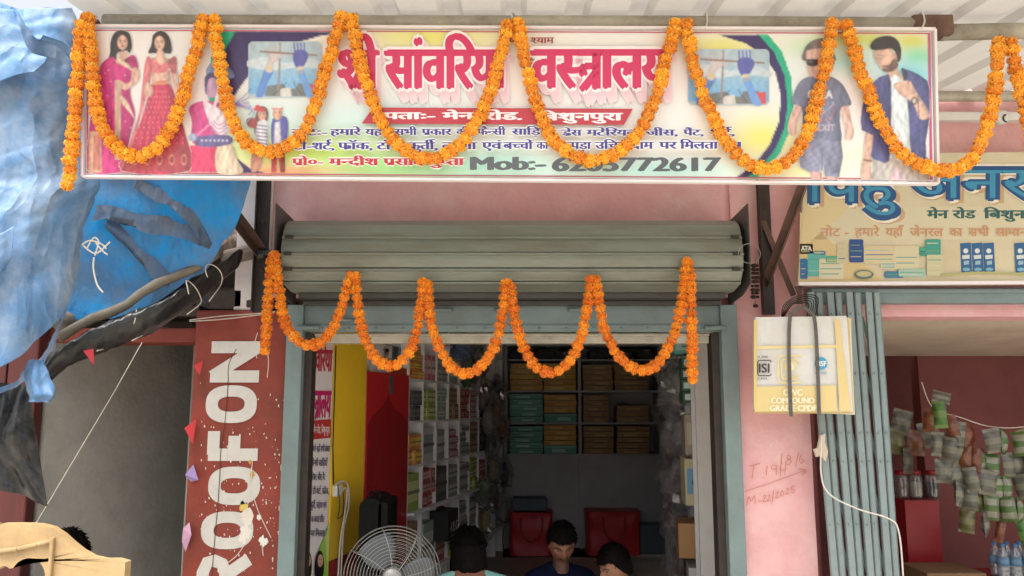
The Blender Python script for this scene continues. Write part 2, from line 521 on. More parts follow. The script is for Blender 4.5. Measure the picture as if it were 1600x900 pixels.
def cr(pts, n=8, closed=False):
    """Catmull-Rom through points of any dimension"""
    P = [Vector(p) for p in pts]
    m = len(P)
    out = []
    rng = m if closed else m - 1
    for i in range(rng):
        if closed:
            a, b, c, d = P[(i - 1) % m], P[i], P[(i + 1) % m], P[(i + 2) % m]
        else:
            a, b, c, d = P[max(i - 1, 0)], P[i], P[i + 1], P[min(i + 2, m - 1)]
        for k in range(n):
            t = k / n
            out.append(.5 * ((2 * b) + (c - a) * t + (2 * a - 5 * b + 4 * c - d) * t * t + (3 * b - a - 3 * c + d) * t ** 3))
    if not closed: out.append(P[-1].copy())
    return out

# ------------------------------------------------------------------ lettering: the built-in font, one glyph at a time
GL = {}
def _maxx(s):
    c = bpy.data.curves.new('glyph', 'FONT'); c.body = s
    o = bpy.data.objects.new('glyph', c)
    COL.objects.link(o); bpy.context.view_layer.update()
    me = o.to_mesh()
    x = max((v.co.x for v in me.vertices), default=0)
    o.to_mesh_clear()
    bpy.data.objects.remove(o); bpy.data.curves.remove(c)
    return x
BASEX = {}
def glyph(ch):
    if ch in GL: return GL[ch]
    c = bpy.data.curves.new('glyph', 'FONT'); c.body = ch; c.resolution_u = 4
    o = bpy.data.objects.new('glyph', c)
    COL.objects.link(o); bpy.context.view_layer.update()
    me = o.to_mesh(); me.calc_loop_triangles()
    vs = [v.co.to_2d() for v in me.vertices]
    ts = [tuple(t.vertices) for t in me.loop_triangles]
    o.to_mesh_clear()
    bpy.data.objects.remove(o); bpy.data.curves.remove(c)
    lead = 'न' if ord(ch) > 0x900 else 'H'
    if lead not in BASEX: BASEX[lead] = _maxx(lead + '|')
    adv = _maxx(lead + ('ा' if ch == 'ि' else ch) + '|') - BASEX[lead]
    GL[ch] = (vs, ts, adv)
    return GL[ch]
def cut(vs, ts, x1):
    out_v, out_t = [], []
    for t in ts:
        poly = [vs[i] for i in t]
        res = []
        for i in range(3):
            a, b = poly[i], poly[(i + 1) % 3]
            if a.x <= x1: res.append(a)
            if (a.x - x1) * (b.x - x1) < 0:
                res.append(a.lerp(b, (x1 - a.x) / (b.x - a.x)))
        for k in range(1, len(res) - 1):
            n = len(out_v); out_v += [res[0], res[k], res[k + 1]]; out_t.append((n, n + 1, n + 2))
    return out_v, out_t
def strokes(path, wd):
    vs, ts = [], []
    for a, b in zip(path[:-1], path[1:]):
        a, b = Vector(a), Vector(b)
        d = (b - a).normalized(); s = Vector((-d.y, d.x)) * wd / 2
        a2, b2 = a - d * wd * .2, b + d * wd * .2
        n = len(vs); vs += [a2 + s, a2 - s, b2 - s, b2 + s]; ts += [(n, n + 1, n + 2), (n, n + 2, n + 3)]
    return vs, ts
def layout(s):
    """visual-order string; '{' = next consonant in half form, '}' = rakar under the last one, '^' = reph over it, 'T' in Devanagari = the ligature tra"""
    V, Tn = [], []
    x = 0.0
    half = False
    deva = any(ord(c) > 0x900 for c in s)
    def put(vs, ts, dx):
        n = len(V)
        V.extend([Vector((p.x + dx, p.y)) for p in vs]); Tn.extend([tuple(i + n for i in t) for t in ts])
    for ch in s:
        if ch == '{': half = True; continue
        if ch == '}':
            put(*strokes([(-.13, .27), (-.34, .02)], .075), x); continue
        if ch == '^':
            put(*strokes([(-.10, .64), (-.20, .74), (-.18, .86), (-.08, .90), (0, .86)], .07), x); continue
        if ch == 'T' and deva:
            put(*strokes([(.0, .585), (.50, .585)], .075), x)
            put(*strokes([(.38, 0), (.38, .58)], .08), x)
            put(*strokes([(.38, .36), (.12, .36), (.05, .30), (.09, .22)], .075), x)
            put(*strokes([(.36, .24), (.08, -.02)], .08), x)
            x += .49; continue
        if ch == ' ':
            x += .30; continue
        vs, ts, adv = glyph(ch)
        if half:
            xc = adv - .165
            v2, t2 = cut(vs, ts, xc)
            put(v2, t2, x); x += xc; half = False
        else:
            put(vs, ts, x); x += adv
    return V, Tn

class Print:
    """flat coloured shapes lying on a surface; fn(px, py, off) gives the point on it"""
    def __init__(self, fn, step=.00025):
        self.fn, self.step, self.layer, self.mb = fn, step, 1, MB()
    def up(self, n=1):
        self.layer += n
    def tris(self, pts, ts, col, lift=0):
        off = (self.layer + lift) * self.step
        self.mb.add([self.fn(p[0], p[1], off) for p in pts], ts, col)
    def poly(self, pts, col, smooth=0, up=True):
        if smooth:
            pts = [tuple(p) for p in cr([Vector((a, b)) for a, b in pts], smooth, True)]
        ts = geometry.tessellate_polygon([[Vector((p[0], p[1], 0)) for p in pts]])
        self.tris(pts, [tuple(t) for t in ts], col)
        if up: self.up()
    def ell(self, cx, cy, rx, ry, col, n=20, rot=0, up=True):
        c, s = math.cos(rot), math.sin(rot)
        self.poly([(cx + rx * math.cos(a) * c - ry * math.sin(a) * s, cy + rx * math.cos(a) * s + ry * math.sin(a) * c)
                   for a in [2 * math.pi * k / n for k in range(n)]], col, up=up)
    def line(self, pts, wd, col, up=True, n=6):
        P = cr([Vector(p) for p in pts], n) if len(pts) > 2 else [Vector(p) for p in pts]
        L, Rr = [], []
        for i, p in enumerate(P):
            d = (P[min(i + 1, len(P) - 1)] - P[max(i - 1, 0)]).normalized()
            s = Vector((-d.y, d.x)) * wd / 2
            L.append(p + s); Rr.append(p - s)
        m = len(P)
        self.tris(L + Rr, [(i, i + 1, m + i + 1, m + i) for i in range(m - 1)], col)
        if up: self.up()
    def text(self, s, x0, x1, ytop, ybase, col, bold=(.03, .0), halo=None, hw=.05, em=None, cols=None, rot=False):
        """s between x0..x1 (pixels); the letter body (0..0.62 em) spans ytop..ybase"""
        V, T = layout(s)
        lo, hi = min(p.x for p in V), max(p.x for p in V)
        sx = (x1 - x0) / (hi - lo); sy = (ybase - ytop) / (em or .62)
        def go(offs, c):
            for k, (dx, dy) in enumerate(offs):
                pts = [(x0 + (p.x - lo + dx) * sx, ybase - (p.y + dy) * sy) for p in V]
                if rot: pts = rot_pts(pts, rot)
                self.tris(pts, T, c, k * .3)
            self.up(len(offs) * .3 + .3)
        if halo:
            go([(math.cos(a) * hw * sy / sx, math.sin(a) * hw) for a in [k * math.pi / 4 for k in range(8)]], halo)
        bx, by = bold
        offs = [(0, 0)]
        if bx: offs += [(bx, 0), (-bx, 0), (bx / 2, by), (-bx / 2, -by)]
        go(offs, col)
    def build(self, name, parent, m=INK, label=None):
        return self.mb.build(name, m, parent, fix=False, label=label)
class Art(Print):
    """a printed photograph: soft coloured shapes with the folds and roundness of the pictured cloth, as a fine grid of ink dots"""
    def __init__(self, fn, x0, x1, y0, y1, bgf, seed=1, layer=14):
        self.fn, self.step, self.layer = fn, .0002, layer
        self.x0, self.y0 = x0, y0
        self.ss = 2
        self.W, self.H = int((x1 - x0) * self.ss), int((y1 - y0) * self.ss)
        self.rgb = np.zeros((self.H, self.W, 3)); self.a = np.zeros((self.H, self.W))
        self.rng = np.random.RandomState(seed); self.bgf = bgf; self.soft = 1
        self.fold = .16; self.form = .30
    def tris(self, pts, ts, col, lift=0):
        for t in ts: self.fill([pts[i] for i in t], col, 0, 0)
    fade = .05  # share of pale tint mixed into the ink colours, standing in for lens haze
    def poly(self, pts, col, smooth=0, up=True):
        if smooth: pts = [tuple(p) for p in cr([Vector((a, b)) for a, b in pts], smooth, True)]
        self.fill(pts, col, self.fold, self.form)
    def fill(self, pts, col, fold, form):
        q = np.array([(p[0], p[1]) for p in pts], float); q[:, 0] -= self.x0; q[:, 1] -= self.y0; q *= self.ss
        ax, bx = int(max(0, math.floor(q[:, 0].min()))), int(min(self.W, math.ceil(q[:, 0].max()) + 1))
        ay, by = int(max(0, math.floor(q[:, 1].min()))), int(min(self.H, math.ceil(q[:, 1].max()) + 1))
        if bx <= ax or by <= ay: return
        X, Y = np.meshgrid(np.arange(ax, bx) + .5, np.arange(ay, by) + .5)
        ins = np.zeros(X.shape, bool)
        for (x1, y1), (x2, y2) in zip(q, np.roll(q, -1, 0)):
            if y1 == y2: continue
            ins ^= ((y1 > Y) != (y2 > Y)) & (X < (x2 - x1) * (Y - y1) / (y2 - y1) + x1)
        if not ins.any(): return
        m = np.ones(X.shape)
        big = (bx - ax) * (by - ay) > 250
        if form and big:
            wd = ins.sum(1).clip(1); lo = np.where(ins.any(1), ins.argmax(1), 0)
            u = (np.arange(bx - ax)[None, :] - lo[:, None]) / wd[:, None]
            m *= 1 - form * np.abs(2 * u.clip(0, 1) - .85) ** 2.2
        if fold and big:
            f = np.zeros(X.shape)
            for k in range(6):
                th = self.rng.normal(0, .45); fr = self.rng.uniform(.12, .55) / (1 + .15 * k)
                f += np.sin((X * math.cos(th) + Y * math.sin(th)) * fr + 1.7 * np.sin(Y * self.rng.uniform(.02, .08) + self.rng.uniform(0, 6)) + self.rng.uniform(0, 6))
            m *= 1 + fold * f / 2.4
        sl = (slice(ay, by), slice(ax, bx))
        c = np.array(col)[None, None, :] * m[..., None]
        self.rgb[sl] = np.where(ins[..., None], c, self.rgb[sl]); self.a[sl] = np.where(ins, 1, self.a[sl])
    def line(self, pts, wd, col, up=True, n=6):
        P = cr([Vector(p) for p in pts], n) if len(pts) > 2 else [Vector(p) for p in pts]
        L, Rr = [], []
        for i, p in enumerate(P):
            d = (P[min(i + 1, len(P) - 1)] - P[max(i - 1, 0)]).normalized()
            s_ = Vector((-d.y, d.x)) * wd / 2
            L.append(p + s_); Rr.append(p - s_)
        self.fill(L + Rr[::-1], col, 0, 0)
    def build(self, name, parent, m=None, label=None):
        ss = self.ss
        h, w_ = self.H // ss, self.W // ss
        pre = self.rgb * self.a[..., None]
        d = lambda z: z[:h * ss, :w_ * ss].reshape((h, ss, w_, ss) + z.shape[2:]).mean((1, 3))
        pre, al = d(pre), d(self.a)
        for _ in range(self.soft):
            for ax in (0, 1):
                pre = .2 * np.roll(pre, 1, ax) + .6 * pre + .2 * np.roll(pre, -1, ax)
                al = .2 * np.roll(al, 1, ax) + .6 * al + .2 * np.roll(al, -1, ax)
        off = self.layer * self.step
        keep = al > .22
        idx = -np.ones((h + 1, w_ + 1), int)
        vs, fs, cs = [], [], []
        ys, xs = np.nonzero(keep)
        for y, x in zip(ys, xs):
            q = []
            for dy, dx in ((0, 0), (0, 1), (1, 1), (1, 0)):
                if idx[y + dy, x + dx] < 0:
                    idx[y + dy, x + dx] = len(vs)
                    vs.append(self.fn(self.x0 + x + dx, self.y0 + y + dy, off))
                    y0, y1, x0, x1 = max(0, y + dy - 1), min(h, y + dy + 1), max(0, x + dx - 1), min(w_, x + dx + 1)
                    a_ = al[y0:y1, x0:x1].mean(); c_ = pre[y0:y1, x0:x1].mean((0, 1))
                    b_ = np.array(self.bgf(self.x0 + x + dx, self.y0 + y + dy))
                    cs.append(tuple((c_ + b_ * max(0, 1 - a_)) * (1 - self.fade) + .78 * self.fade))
                q.append(idx[y + dy, x + dx])
            fs.append(tuple(q))
        self.mb = MB(); self.mb.add(vs, fs, lambda vi: cs[vi])
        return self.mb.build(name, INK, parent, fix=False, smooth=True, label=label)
def rot_pts(pts, rot):
    f = rot
    return [f(p) for p in pts]
def plane_y(Y):
    def fn(px, py, off):
        return at(px, py, Y - off)
    return fn

# ================================================================== THE SETTING
g = MB(); g.add([(-60, -60, -.12), (60, -60, -.12), (60, 60, -.12), (-60, 60, -.12)], [(0, 1, 2, 3)])
tag(g.build('ground', 'concrete'), None, None, kind='structure')
g = MB(); g.add([(-60, -12, -.112), (60, -12, -.112), (60, -1.0, -.112), (-60, -1.0, -.112)], [(0, 1, 2, 3)])
tag(g.build('road', 'asphalt'), None, None, kind='structure')
g = MB(); g.box(-4.6, 4.6, 2.4, 4.46, -.12, -.03)
tag(g.build('pavement', 'concrete', bevel=.01), None, None, kind='structure')
g = MB(); g.box(-1.2, 1.2, 4.46, 9.9, -.13, 0)
tag(g.build('shop_floor', 'shop_floor'), None, None, kind='structure')

# ------------------------------------------------------------------ the garment shop
KL, XL0 = .22, -1.16
def XL(Y): return XL0 + KL * (Y - 4.6)
def YL(p): return (-XL0 + KL * 4.6) / (KL + (800 - p) / F)
KR = .13
def XR(Y): return 1.18 + KR * (Y - 5.4)
def YR(p): return (1.18 - KR * 5.4) / ((p - 800) / F - KR)
YB = 9.5                                            # front of the back shelf

bld = thing('shop_building', 'pink plastered shop building with a wide open front under the rolled up shutter', 'building', (0, 4.55, 0))
b = MB(); b.box(-1.36, 1.60, 4.52, 4.75, 2.2, 3.5)
b.build('front_wall', 'pink_plaster', bld)
b = MB(); b.box(-1.56, -1.362, 4.515, 4.8, 2.13, 3.5)
b.build('white_pier', 'old_white_plaster', bld, bevel=.008)
# pink pillar with an uneven plaster face
P = []
for j in range(41):
    row = []
    z = -.05 + 2.9 * j / 40
    for i in range(13):
        x = 1.238 + .392 * i / 12
        row.append((x, 4.5 + .006 * noise.noise(Vector((x * 5, z * 4, 3))), z))
    P.append(row)
b = MB(); b.grid(P); b.box(1.24, 1.628, 4.51, 4.85, -.05, 3.5)
pil = b.build('pillar', 'pink_plaster', bld, smooth=False)
pp = Print(plane_y(4.4925), .00003)
INKS = S(206, 136, 118)
for ln in ([(1171, 728), (1188, 724)], [(1178, 727), (1175, 748)], [(1192, 745), (1193, 747)], [(1199, 728), (1197, 744)],
           [(1214, 728), (1207, 727), (1206, 733), (1213, 732)], [(1214, 727), (1213, 743)], [(1222, 722), (1219, 735), (1229, 732)], [(1228, 724), (1226, 742)],
           [(1219, 745), (1222, 708)],
           [(1236, 714), (1231, 711), (1230, 716), (1236, 720), (1233, 726), (1228, 723), (1236, 714)], [(1243, 728), (1248, 707)],
           [(1253, 709), (1249, 718), (1252, 724), (1256, 719), (1251, 717)],
           [(1164, 768), (1200, 756), (1258, 735)], [(1247, 733), (1259, 735), (1253, 743)],
           [(1167, 790), (1170, 776), (1174, 783), (1179, 774), (1180, 787)], [(1185, 783), (1189, 783)],
           [(1192, 776), (1196, 774), (1194, 780), (1192, 784), (1198, 783)], [(1199, 775), (1203, 773), (1201, 779), (1199, 783), (1205, 781)],
           [(1206, 788), (1209, 766)],
           [(1212, 770), (1216, 768), (1214, 774), (1212, 778), (1218, 776)], [(1222, 767), (1219, 772), (1222, 775), (1225, 770), (1222, 767)],
           [(1228, 764), (1232, 763), (1230, 769), (1228, 772), (1233, 771)], [(1242, 759), (1237, 761), (1237, 765), (1241, 765), (1240, 770), (1236, 769)]):
    pp.line(ln, 1.15, INKS)
pp.build('handwriting', bld)
b = MB()
b.hexa([(XL(4.78) - .42, 4.78, -.03), (XL(4.78) - .37, 4.78, -.03), (XL(9.9) - .37, 9.92, -.03), (XL(9.9) - .42, 9.92, -.03),
        (XL(4.78) - .42, 4.78, 2.75), (XL(4.78) - .37, 4.78, 2.75), (XL(9.9) - .37, 9.92, 2.75), (XL(9.9) - .42, 9.92, 2.75)])
b.hexa([(1.62, 4.86, -.03), (1.68, 4.86, -.03), (2.34, 9.92, -.03), (2.28, 9.92, -.03), (1.62, 4.86, 2.75), (1.68, 4.86, 2.75), (2.34, 9.92, 2.75), (2.28, 9.92, 2.75)])
b.build('side_wall', 'interior_wall', bld)
b = MB(); b.box(-1.0, 2.4, 9.93, 10.1, -.03, 2.85); b.build('back_wall', 'interior_wall', bld)
b = MB(); b.box(-1.75, 2.4, 4.76, 10.1, 2.76, 2.9); b.build('ceiling', 'interior_wall', bld)
b = MB(); b.box(-1.75, 2.4, 4.6, 10.1, 3.5, 3.6); b.build('roof_slab', 'concrete', bld)

# teal steel frame of the opening
fr = thing('shutter_frame', 'pale teal steel door frame with riveted lintel panel and side rails around the shop opening', 'door frame', (0, 4.5, 0))
for s in (-1, 1):
    b = MB(); x0, x1 = sorted((s * 1.147, s * 1.236))
    b.box(x0, x1, 4.44, 4.62, -.03, zat(478, 4.5)); b.build('jamb', 'teal_paint', fr, bevel=.004)
    b = MB(); x0, x1 = sorted((s * 1.105, s * 1.145))
    b.box(x0, x1, 4.50, 4.60, -.03, 2.0); b.build('guide_rail', 'dark_steel', fr)
    b = MB(); xa = s * 1.15
    b.tube([(xa + s * .02, 4.41, zat(512, 4.42)), (xa - s * .10, 4.41, zat(512, 4.42))], .013, 8)
    b.build('latch', 'teal_paint', fr, smooth=True)
zt, zb = zat(460, 4.5), zat(519, 4.5)
b = MB(); b.box(-1.145, 1.145, 4.47, 4.51, zb, zt)
b.box(-1.145, 1.145, 4.462, 4.469, zb, zb + .035)
for i in range(15):
    x = -1.05 + 2.1 * i / 14
    for z in (zt - .03, zb + .016):
        b.sphere((x, 4.466 if z > zb + .1 else 4.459, z), .009, .005, .009, 8, 5)
b.build('lintel_panel', 'teal_paint', fr)
for px, py in ((535, 500), (690, 484), (790, 484), (905, 484)):
    b = MB(); c = at(px, py, 4.45)
    b.tube([c + Vector((-.055, .02, 0)), c + Vector((-.05, -.01, 0)), c + Vector((.05, -.01, 0)), c + Vector((.055, .02, 0))], .009, 8)
    b.build('handle', 'teal_paint', fr, smooth=True)
b = MB(); b.box(-1.1, 1.1, 4.53, 4.60, 1.945, 2.0); b.box(-1.1, 1.1, 4.512, 4.529, 1.985, 2.0)
b.build('bottom_rail', 'pipe_grey', fr, bevel=.004)

# rolled shutter
sh = thing('rolling_shutter', 'grey olive ribbed steel shutter rolled up in its box above the shop opening', 'shutter', (0, 4.3, 2.2))
prof = [(4.30, 2.585), (4.20, 2.568), (4.135, 2.53)]
bands = [(2.53, 4.135), (2.452, 4.095), (2.362, 4.075), (2.285, 4.095), (2.226, 4.15)]
for (z0, y0), (z1, y1) in zip(bands[:-1], bands[1:]):
    for t in (.06, .3, .55, .8):
        z = z0 + (z1 - z0) * t
        prof.append((y0 + (y1 - y0) * t - .006 * math.sin(math.pi * t), z))
    prof += [(y1 + .004, z1 + .010), (y1 - .013, z1 + .006), (y1 - .013, z1 - .003), (y1 + .006, z1 - .006)]
prof += [(4.30, 2.20), (4.48, 2.21), (4.48, 2.585)]
b = MB(); xs = [-1.175 + 2.35 * i / 40 for i in range(41)]
Pg = [[(x, y + .004 * noise.noise(Vector((x * 2.2, z * 3, 1))), z) for x in xs] for (y, z) in prof]
b.grid(Pg)
for x in (-1.175, 1.175):
    b.prism([(x, y, z) for y, z in prof], (math.copysign(.004, x), 0, 0))
b.build('drum_cover', 'shutter_steel', sh)
for s in (-1, 1):
    x = s * 1.205
    b = MB()
    b.prism([(x, 4.06, zat(318, 4.06)), (x, 4.06, zat(442, 4.06)), (x, 4.22, zat(462, 4.22)), (x, 4.5, zat(478, 4.5)), (x, 4.5, zat(352, 4.5))], (s * .006, 0, 0))
    b.build('side_plate', 'plate_steel', sh)
for i, z in enumerate((2.452, 2.362, 2.285)):
    for s in (-1, 1):
        b = MB(); b.obox((s * 1.14, 4.068 + .01 * abs(i - 1), z + .004), .04, .016, .016); b.build('end_lock', 'dark_steel', sh)
b = MB(); b.box(-1.14, 1.14, 4.30, 4.46, 2.17, 2.196); b.box(-1.14, 1.14, 4.40, 4.46, 2.145, 2.166)
b.build('bottom_lip', 'plate_steel', sh)

# ------------------------------------------------------------------ awning over the front
aw = thing('awning', 'pale corrugated sheet awning on a grey pipe and rusty wall brackets', 'awning', (0, 4.5, 3.3))
def zs(Y): return 3.222 + .128 * (Y - 3.2)
xsec = []
x = -1.78
while x < 4.6:
    xsec += [(x, 0), (x + .155, 0), (x + .178, .034), (x + .24, .034)]
    x += .263
b = MB()
b.grid([[(px_, Y, zs(Y) + h) for px_, h in xsec] for Y in (2.62, 3.2, 3.9, 4.51)])
b.build('roof_sheet', 'galvanised_sheet', aw)
pc = at(800, 37, 3.2)
b = MB(); b.tube([(-1.70, 3.2, 3.186), (-.6, 3.2, 3.181), (.6, 3.2, 3.180), (1.78, 3.2, 3.172)], .032, 14)
b.build('front_pipe', 'pipe_grey', aw, smooth=True)
b = MB(); b.tube([(1.80, 3.22, 3.150), (2.6, 3.22, 3.165), (4.4, 3.22, 3.17)], .034, 14)
b.build('front_pipe', 'pipe_grey', aw, smooth=True)
b = MB(); b.bar((1.66, 3.21, 3.165), (1.83, 3.21, 3.165), .085, .085)
b.build('pipe_coupling', 'rust', aw, bevel=.01)
b = MB(); b.tube([(1.3, 4.40, 3.335), (4.4, 4.40, 3.335)], .03, 12)
b.tube([(-1.7, 4.45, 3.345), (1.25, 4.45, 3.345)], .03, 12)
b.build('purlin', 'pipe_grey', aw, smooth=True)
def angle_bar(mb, a, c, wd, up):
    a, c = Vector(a), Vector(c)
    mb.bar(a, c, wd, .006, up)
    d = (c - a).normalized(); s = d.cross(Vector(up)).normalized(); n = s.cross(d)
    mb.bar(a + s * (wd / 2 + .004) + n * wd / 2, c + s * (wd / 2 + .004) + n * wd / 2, .006, wd, up)
for s, pa, pb, wd in ((-1, (408, 402), (133, 40), .05), (1, (1196, 440), (1345, 46), .042)):
    b = MB(); angle_bar(b, at(*pa, 4.47), at(*pb, 3.25), wd, (0, -1, .6))
    b.build('bracket', 'brown_angle', aw)
for pa, pb in (((417, 240), (411, 488)), ((1188, 240), (1189, 492))):
    b = MB(); a, c = at(*pa, 4.49), at(*pb, 4.49); c.x = a.x
    b.box(a.x - .034, a.x + .034, 4.462, 4.488, c.z, 3.35)
    b.box(a.x - .034, a.x - .028, 4.43, 4.46, c.z, 3.35)
    for zz in (2.35, 2.62, 2.95): b.sphere((a.x + .01, 4.458, zz), .012, .008, .012, 8, 5)
    b.build('wall_post', 'dark_steel', aw)
b = MB(); b.bar(at(1192, 345, 4.455), at(1240, 462, 4.42), .03, .008)
b.build('cross_brace', 'brown_angle', aw)
b = MB(); c = at(408, 398, 4.44); b.sphere(c, .022, .018, .022, 8, 6); b.bar(c + Vector((-.03, 0, .01)), c + Vector((.05, 0, .01)), .025, .02)
b.build('bolt', 'plate_steel', aw)

# ------------------------------------------------------------------ red painted pillar with white letters
rp = thing('painted_pillar', 'red oxide pillar with tall white capital letters painted sideways up its face', 'pillar', (-1.48, 4.6, 0))
b = MB(); b.box(-1.76, -1.24, 4.5, 4.84, -.05, 2.13); b.build('shaft', 'red_oxide_paint', rp, bevel=.012)
b = MB(); b.box(-1.70, -1.50, 4.515, 4.84, 2.131, 2.26); b.box(-1.50, -1.24, 4.512, 4.8, 2.131, 2.20); b.build('cap', 'dark_wood', rp, bevel=.02)
LET = {
 'N': [[(0, 0), (0, 1)], [(0, .96), (1, .04)], [(1, 0), (1, 1)]],
 'F': [[(0, 0), (0, 1)], [(0, .9), (1, .9)], [(0, .48), (.8, .48)]],
 'R': [[(0, 0), (0, 1)], [(0, .9), (.55, .9), (.9, .82), (.95, .68), (.85, .53), (.5, .45), (0, .45)], [(.45, .45), (1, 0)]],
}
yp = 4.4985
def RP(u, v, off):           # u up the pillar in px of the photo, v across (0 = right edge of a letter's foot, 1 = its head at the left)
    return None
pl = Print(lambda X, Z, off: Vector((X, yp - off, Z)), .0003)
xF, xH = xat(405, 4.5, 640), xat(328, 4.5, 640)     # foot of the letters to the right, head to the left
WHT = S(206, 202, 194)
def stroke_poly(pr, pts, wd, col):
    P = [Vector(p) for p in pts]
    L_, R_ = [], []
    for i, p in enumerate(P):
        d = (P[min(i + 1, len(P) - 1)] - P[max(i - 1, 0)]).normalized(); s = Vector((-d.y, d.x)) * wd / 2
        L_.append(p + s); R_.append(p - s)
    m = len(P)
    pr.tris(L_ + R_, [(i, i + 1, m + i + 1, m + i) for i in range(m - 1)], col); pr.up()
for ch, ylo, yhi in (('R', 926, 868), ('O', 858, 799), ('O', 789, 729), ('F', 715, 669), ('O', 661, 602), ('N', 594, 537)):
    z0, z1 = zat(ylo, 4.5), zat(yhi, 4.5)
    sk = .012
    def m2(a, c):
        return (xF + (xH - xF) * c + .02 * math.sin(z0 * 7), z0 + (z1 - z0) * a)
    if ch == 'O':
        n = 36; out, inn = [], []
        for k in range(n):
            t = 2 * math.pi * k / n
            ca, sa = math.cos(t), math.sin(t)
            ca, sa = math.copysign(abs(ca) ** .8, ca), math.copysign(abs(sa) ** .8, sa)
            out.append(Vector(m2(.5 + .5 * ca, .5 + .52 * sa))); inn.append(Vector(m2(.5 + .2 * ca, .5 + .27 * sa)))
        pl.tris(out + inn, [(k, (k + 1) % n, n + (k + 1) % n, n + k) for k in range(n)], WHT); pl.up()
    else:
        for st in LET[ch]:
            stroke_poly(pl, [m2(.1 + .8 * a, c) for a, c in st], .066, WHT)
lt = pl.build('lettering', rp, mat_attr('lettering_paint', .75, .12, 18, .15, 60))
pl = Print(lambda X, Z, off: Vector((X, yp - .0012 - off, Z)), .0003)
def px2(px, py):
    p = at(px, py, 4.5); return (p.x, p.z)
rr = random.Random(3)
for cx, cy, r, c in ((382, 792, 7, S(214, 190, 84)), (386, 806, 9, S(222, 214, 200)), (384, 830, 8, S(226, 220, 208)), (378, 842, 6, S(226, 220, 208)), (411, 846, 7, S(226, 222, 212)), (405, 808, 4, S(224, 218, 206)),
                     (437, 832, 3, S(220, 214, 200)), (442, 768, 4, S(222, 206, 180)), (394, 742, 4, S(200, 150, 70)), (391, 722, 3, S(200, 150, 70)), (443, 730, 5, S(226, 210, 190)), (440, 790, 4, S(226, 220, 208))):
    n = 13; pl.poly([px2(cx + r * rr.uniform(.5, 1.3) * math.cos(6.283 * k / n), cy + r * rr.uniform(.7, 1.9) * math.sin(6.283 * k / n)) for k in range(n)], c)
for k in range(240):
    cx, cy, r = rr.uniform(312, 452), rr.gauss(790, 90), rr.uniform(.4, 1.5)
    if cy > 930 or cy < 490: continue
    pl.poly([px2(cx + r * rr.uniform(.6, 1.2) * math.cos(6.283 * k2 / 6), cy + r * rr.uniform(.7, 2.2) * math.sin(6.283 * k2 / 6)) for k2 in range(6)], S(216, 208, 196), up=False)
pl.up()
for pts in ([(402, 560), (398, 540), (403, 520)], [(418, 590), (420, 570), (419, 548)], [(395, 770), (405, 800), (424, 840)], [(388, 842), (372, 866), (355, 880)], [(410, 850), (412, 868)], [(395, 720), (392, 760), (386, 800)]):
    pl.line([px2(*p) for p in pts], .004, S(214, 204, 192))
pl.build('paint_splatter', rp)
pl = Print(lambda X, Z, off: Vector((X, yp - .004 - off, Z)), .0003)
pl.line([px2(p, q) for p, q in ((370, 545), (358, 570), (357, 600), (354, 640), (351, 668), (346, 700), (344, 740), (341, 790), (337, 830), (333, 880), (330, 930))], .004, S(70, 40, 36))
pl.build('crack', rp)

# ------------------------------------------------------------------ the old house on the left
oh = thing('neighbouring_house', 'old tile roofed house with dark grey passage and maroon door left of red pillar', 'house', (-2.6, 4.6, 0))
b = MB(); b.hexa([(-2.575, 4.56, -.05), (-1.92, 5.80, -.05), (-1.98, 5.86, -.05), (-2.66, 4.56, -.05), (-2.575, 4.56, 2.3), (-1.92, 5.80, 2.3), (-1.98, 5.86, 2.3), (-2.66, 4.56, 2.3)]); b.build('passage_wall', 'grey_plaster', oh)
b = MB(); b.box(-2.57, -1.765, 6.6, 6.7, -.05, 2.3); b.build('passage_back', 'grey_plaster', oh)
b = MB(); b.box(-1.90, -1.762, 4.85, 6.6, -.05, 2.3); b.build('pillar_side_wall', 'grey_plaster', oh)
b = MB(); b.box(-2.6, -1.765, 4.55, 4.8, zat(535, 4.55), zat(512, 4.55)); b.build('lintel', 'red_oxide_paint', oh, bevel=.01)
b = MB(); b.box(-2.58, -1.765, 4.55, 6.7, 2.10, 2.16); b.build('passage_ceiling', 'dark_wood', oh)
dr = MB()
for i in range(7):
    x0 = -3.62 + i * .14
    dr.box(x0, x0 + .132, 4.5, 4.54, -.03, 2.15)
d = dr.build('door', 'maroon_wood', oh, bevel=.006)
b = MB(); b.box(-2.65, -2.595, 4.46, 4.55, -.03, 2.2); b.build('door_post', 'maroon_wood', oh, bevel=.01)
b = MB(); b.box(-4.6, -3.63, 4.5, 4.7, -.05, 2.2); b.build('front_wall', 'red_oxide_paint', oh)
b = MB(); b.box(-4.6, -1.57, 5.0, 5.08, 2.17, 2.62); b.box(-1.92, -1.57, 4.86, 4.98, 2.08, 2.60); b.build('gable_wall', 'dark_wood', oh)
tl = MB()
for i in range(18):
    x = -4.4 + i * .16
    for j in range(8):
        y0 = 4.25 + j * .28; z0 = 2.36 + j * .13 + .05 * noise.noise(Vector((x * 3, j, 2)))
        pts = []
        for Yq, rr_ in ((y0, .085), (y0 + .33, .07)):
            pts.append([(x + rr_ * math.cos(a), Yq, z0 + (Yq - y0) * .46 + rr_ * math.sin(a)) for a in [math.pi * k / 6 for k in range(7)]])
        tl.grid(pts)
tl.build('tile_roof', 'roof_tile', oh, thick=.012)
b = MB()
for q, (a, c) in enumerate((((345, 405, 4.45), (398, 392, 4.5)), ((340, 385, 4.6), (390, 372, 4.65)), ((338, 365, 4.8), (385, 355, 4.85)))):
    b.tube([at(*a), at(*c)], .045, 10)
b.build('ridge_tile', 'roof_tile', oh)

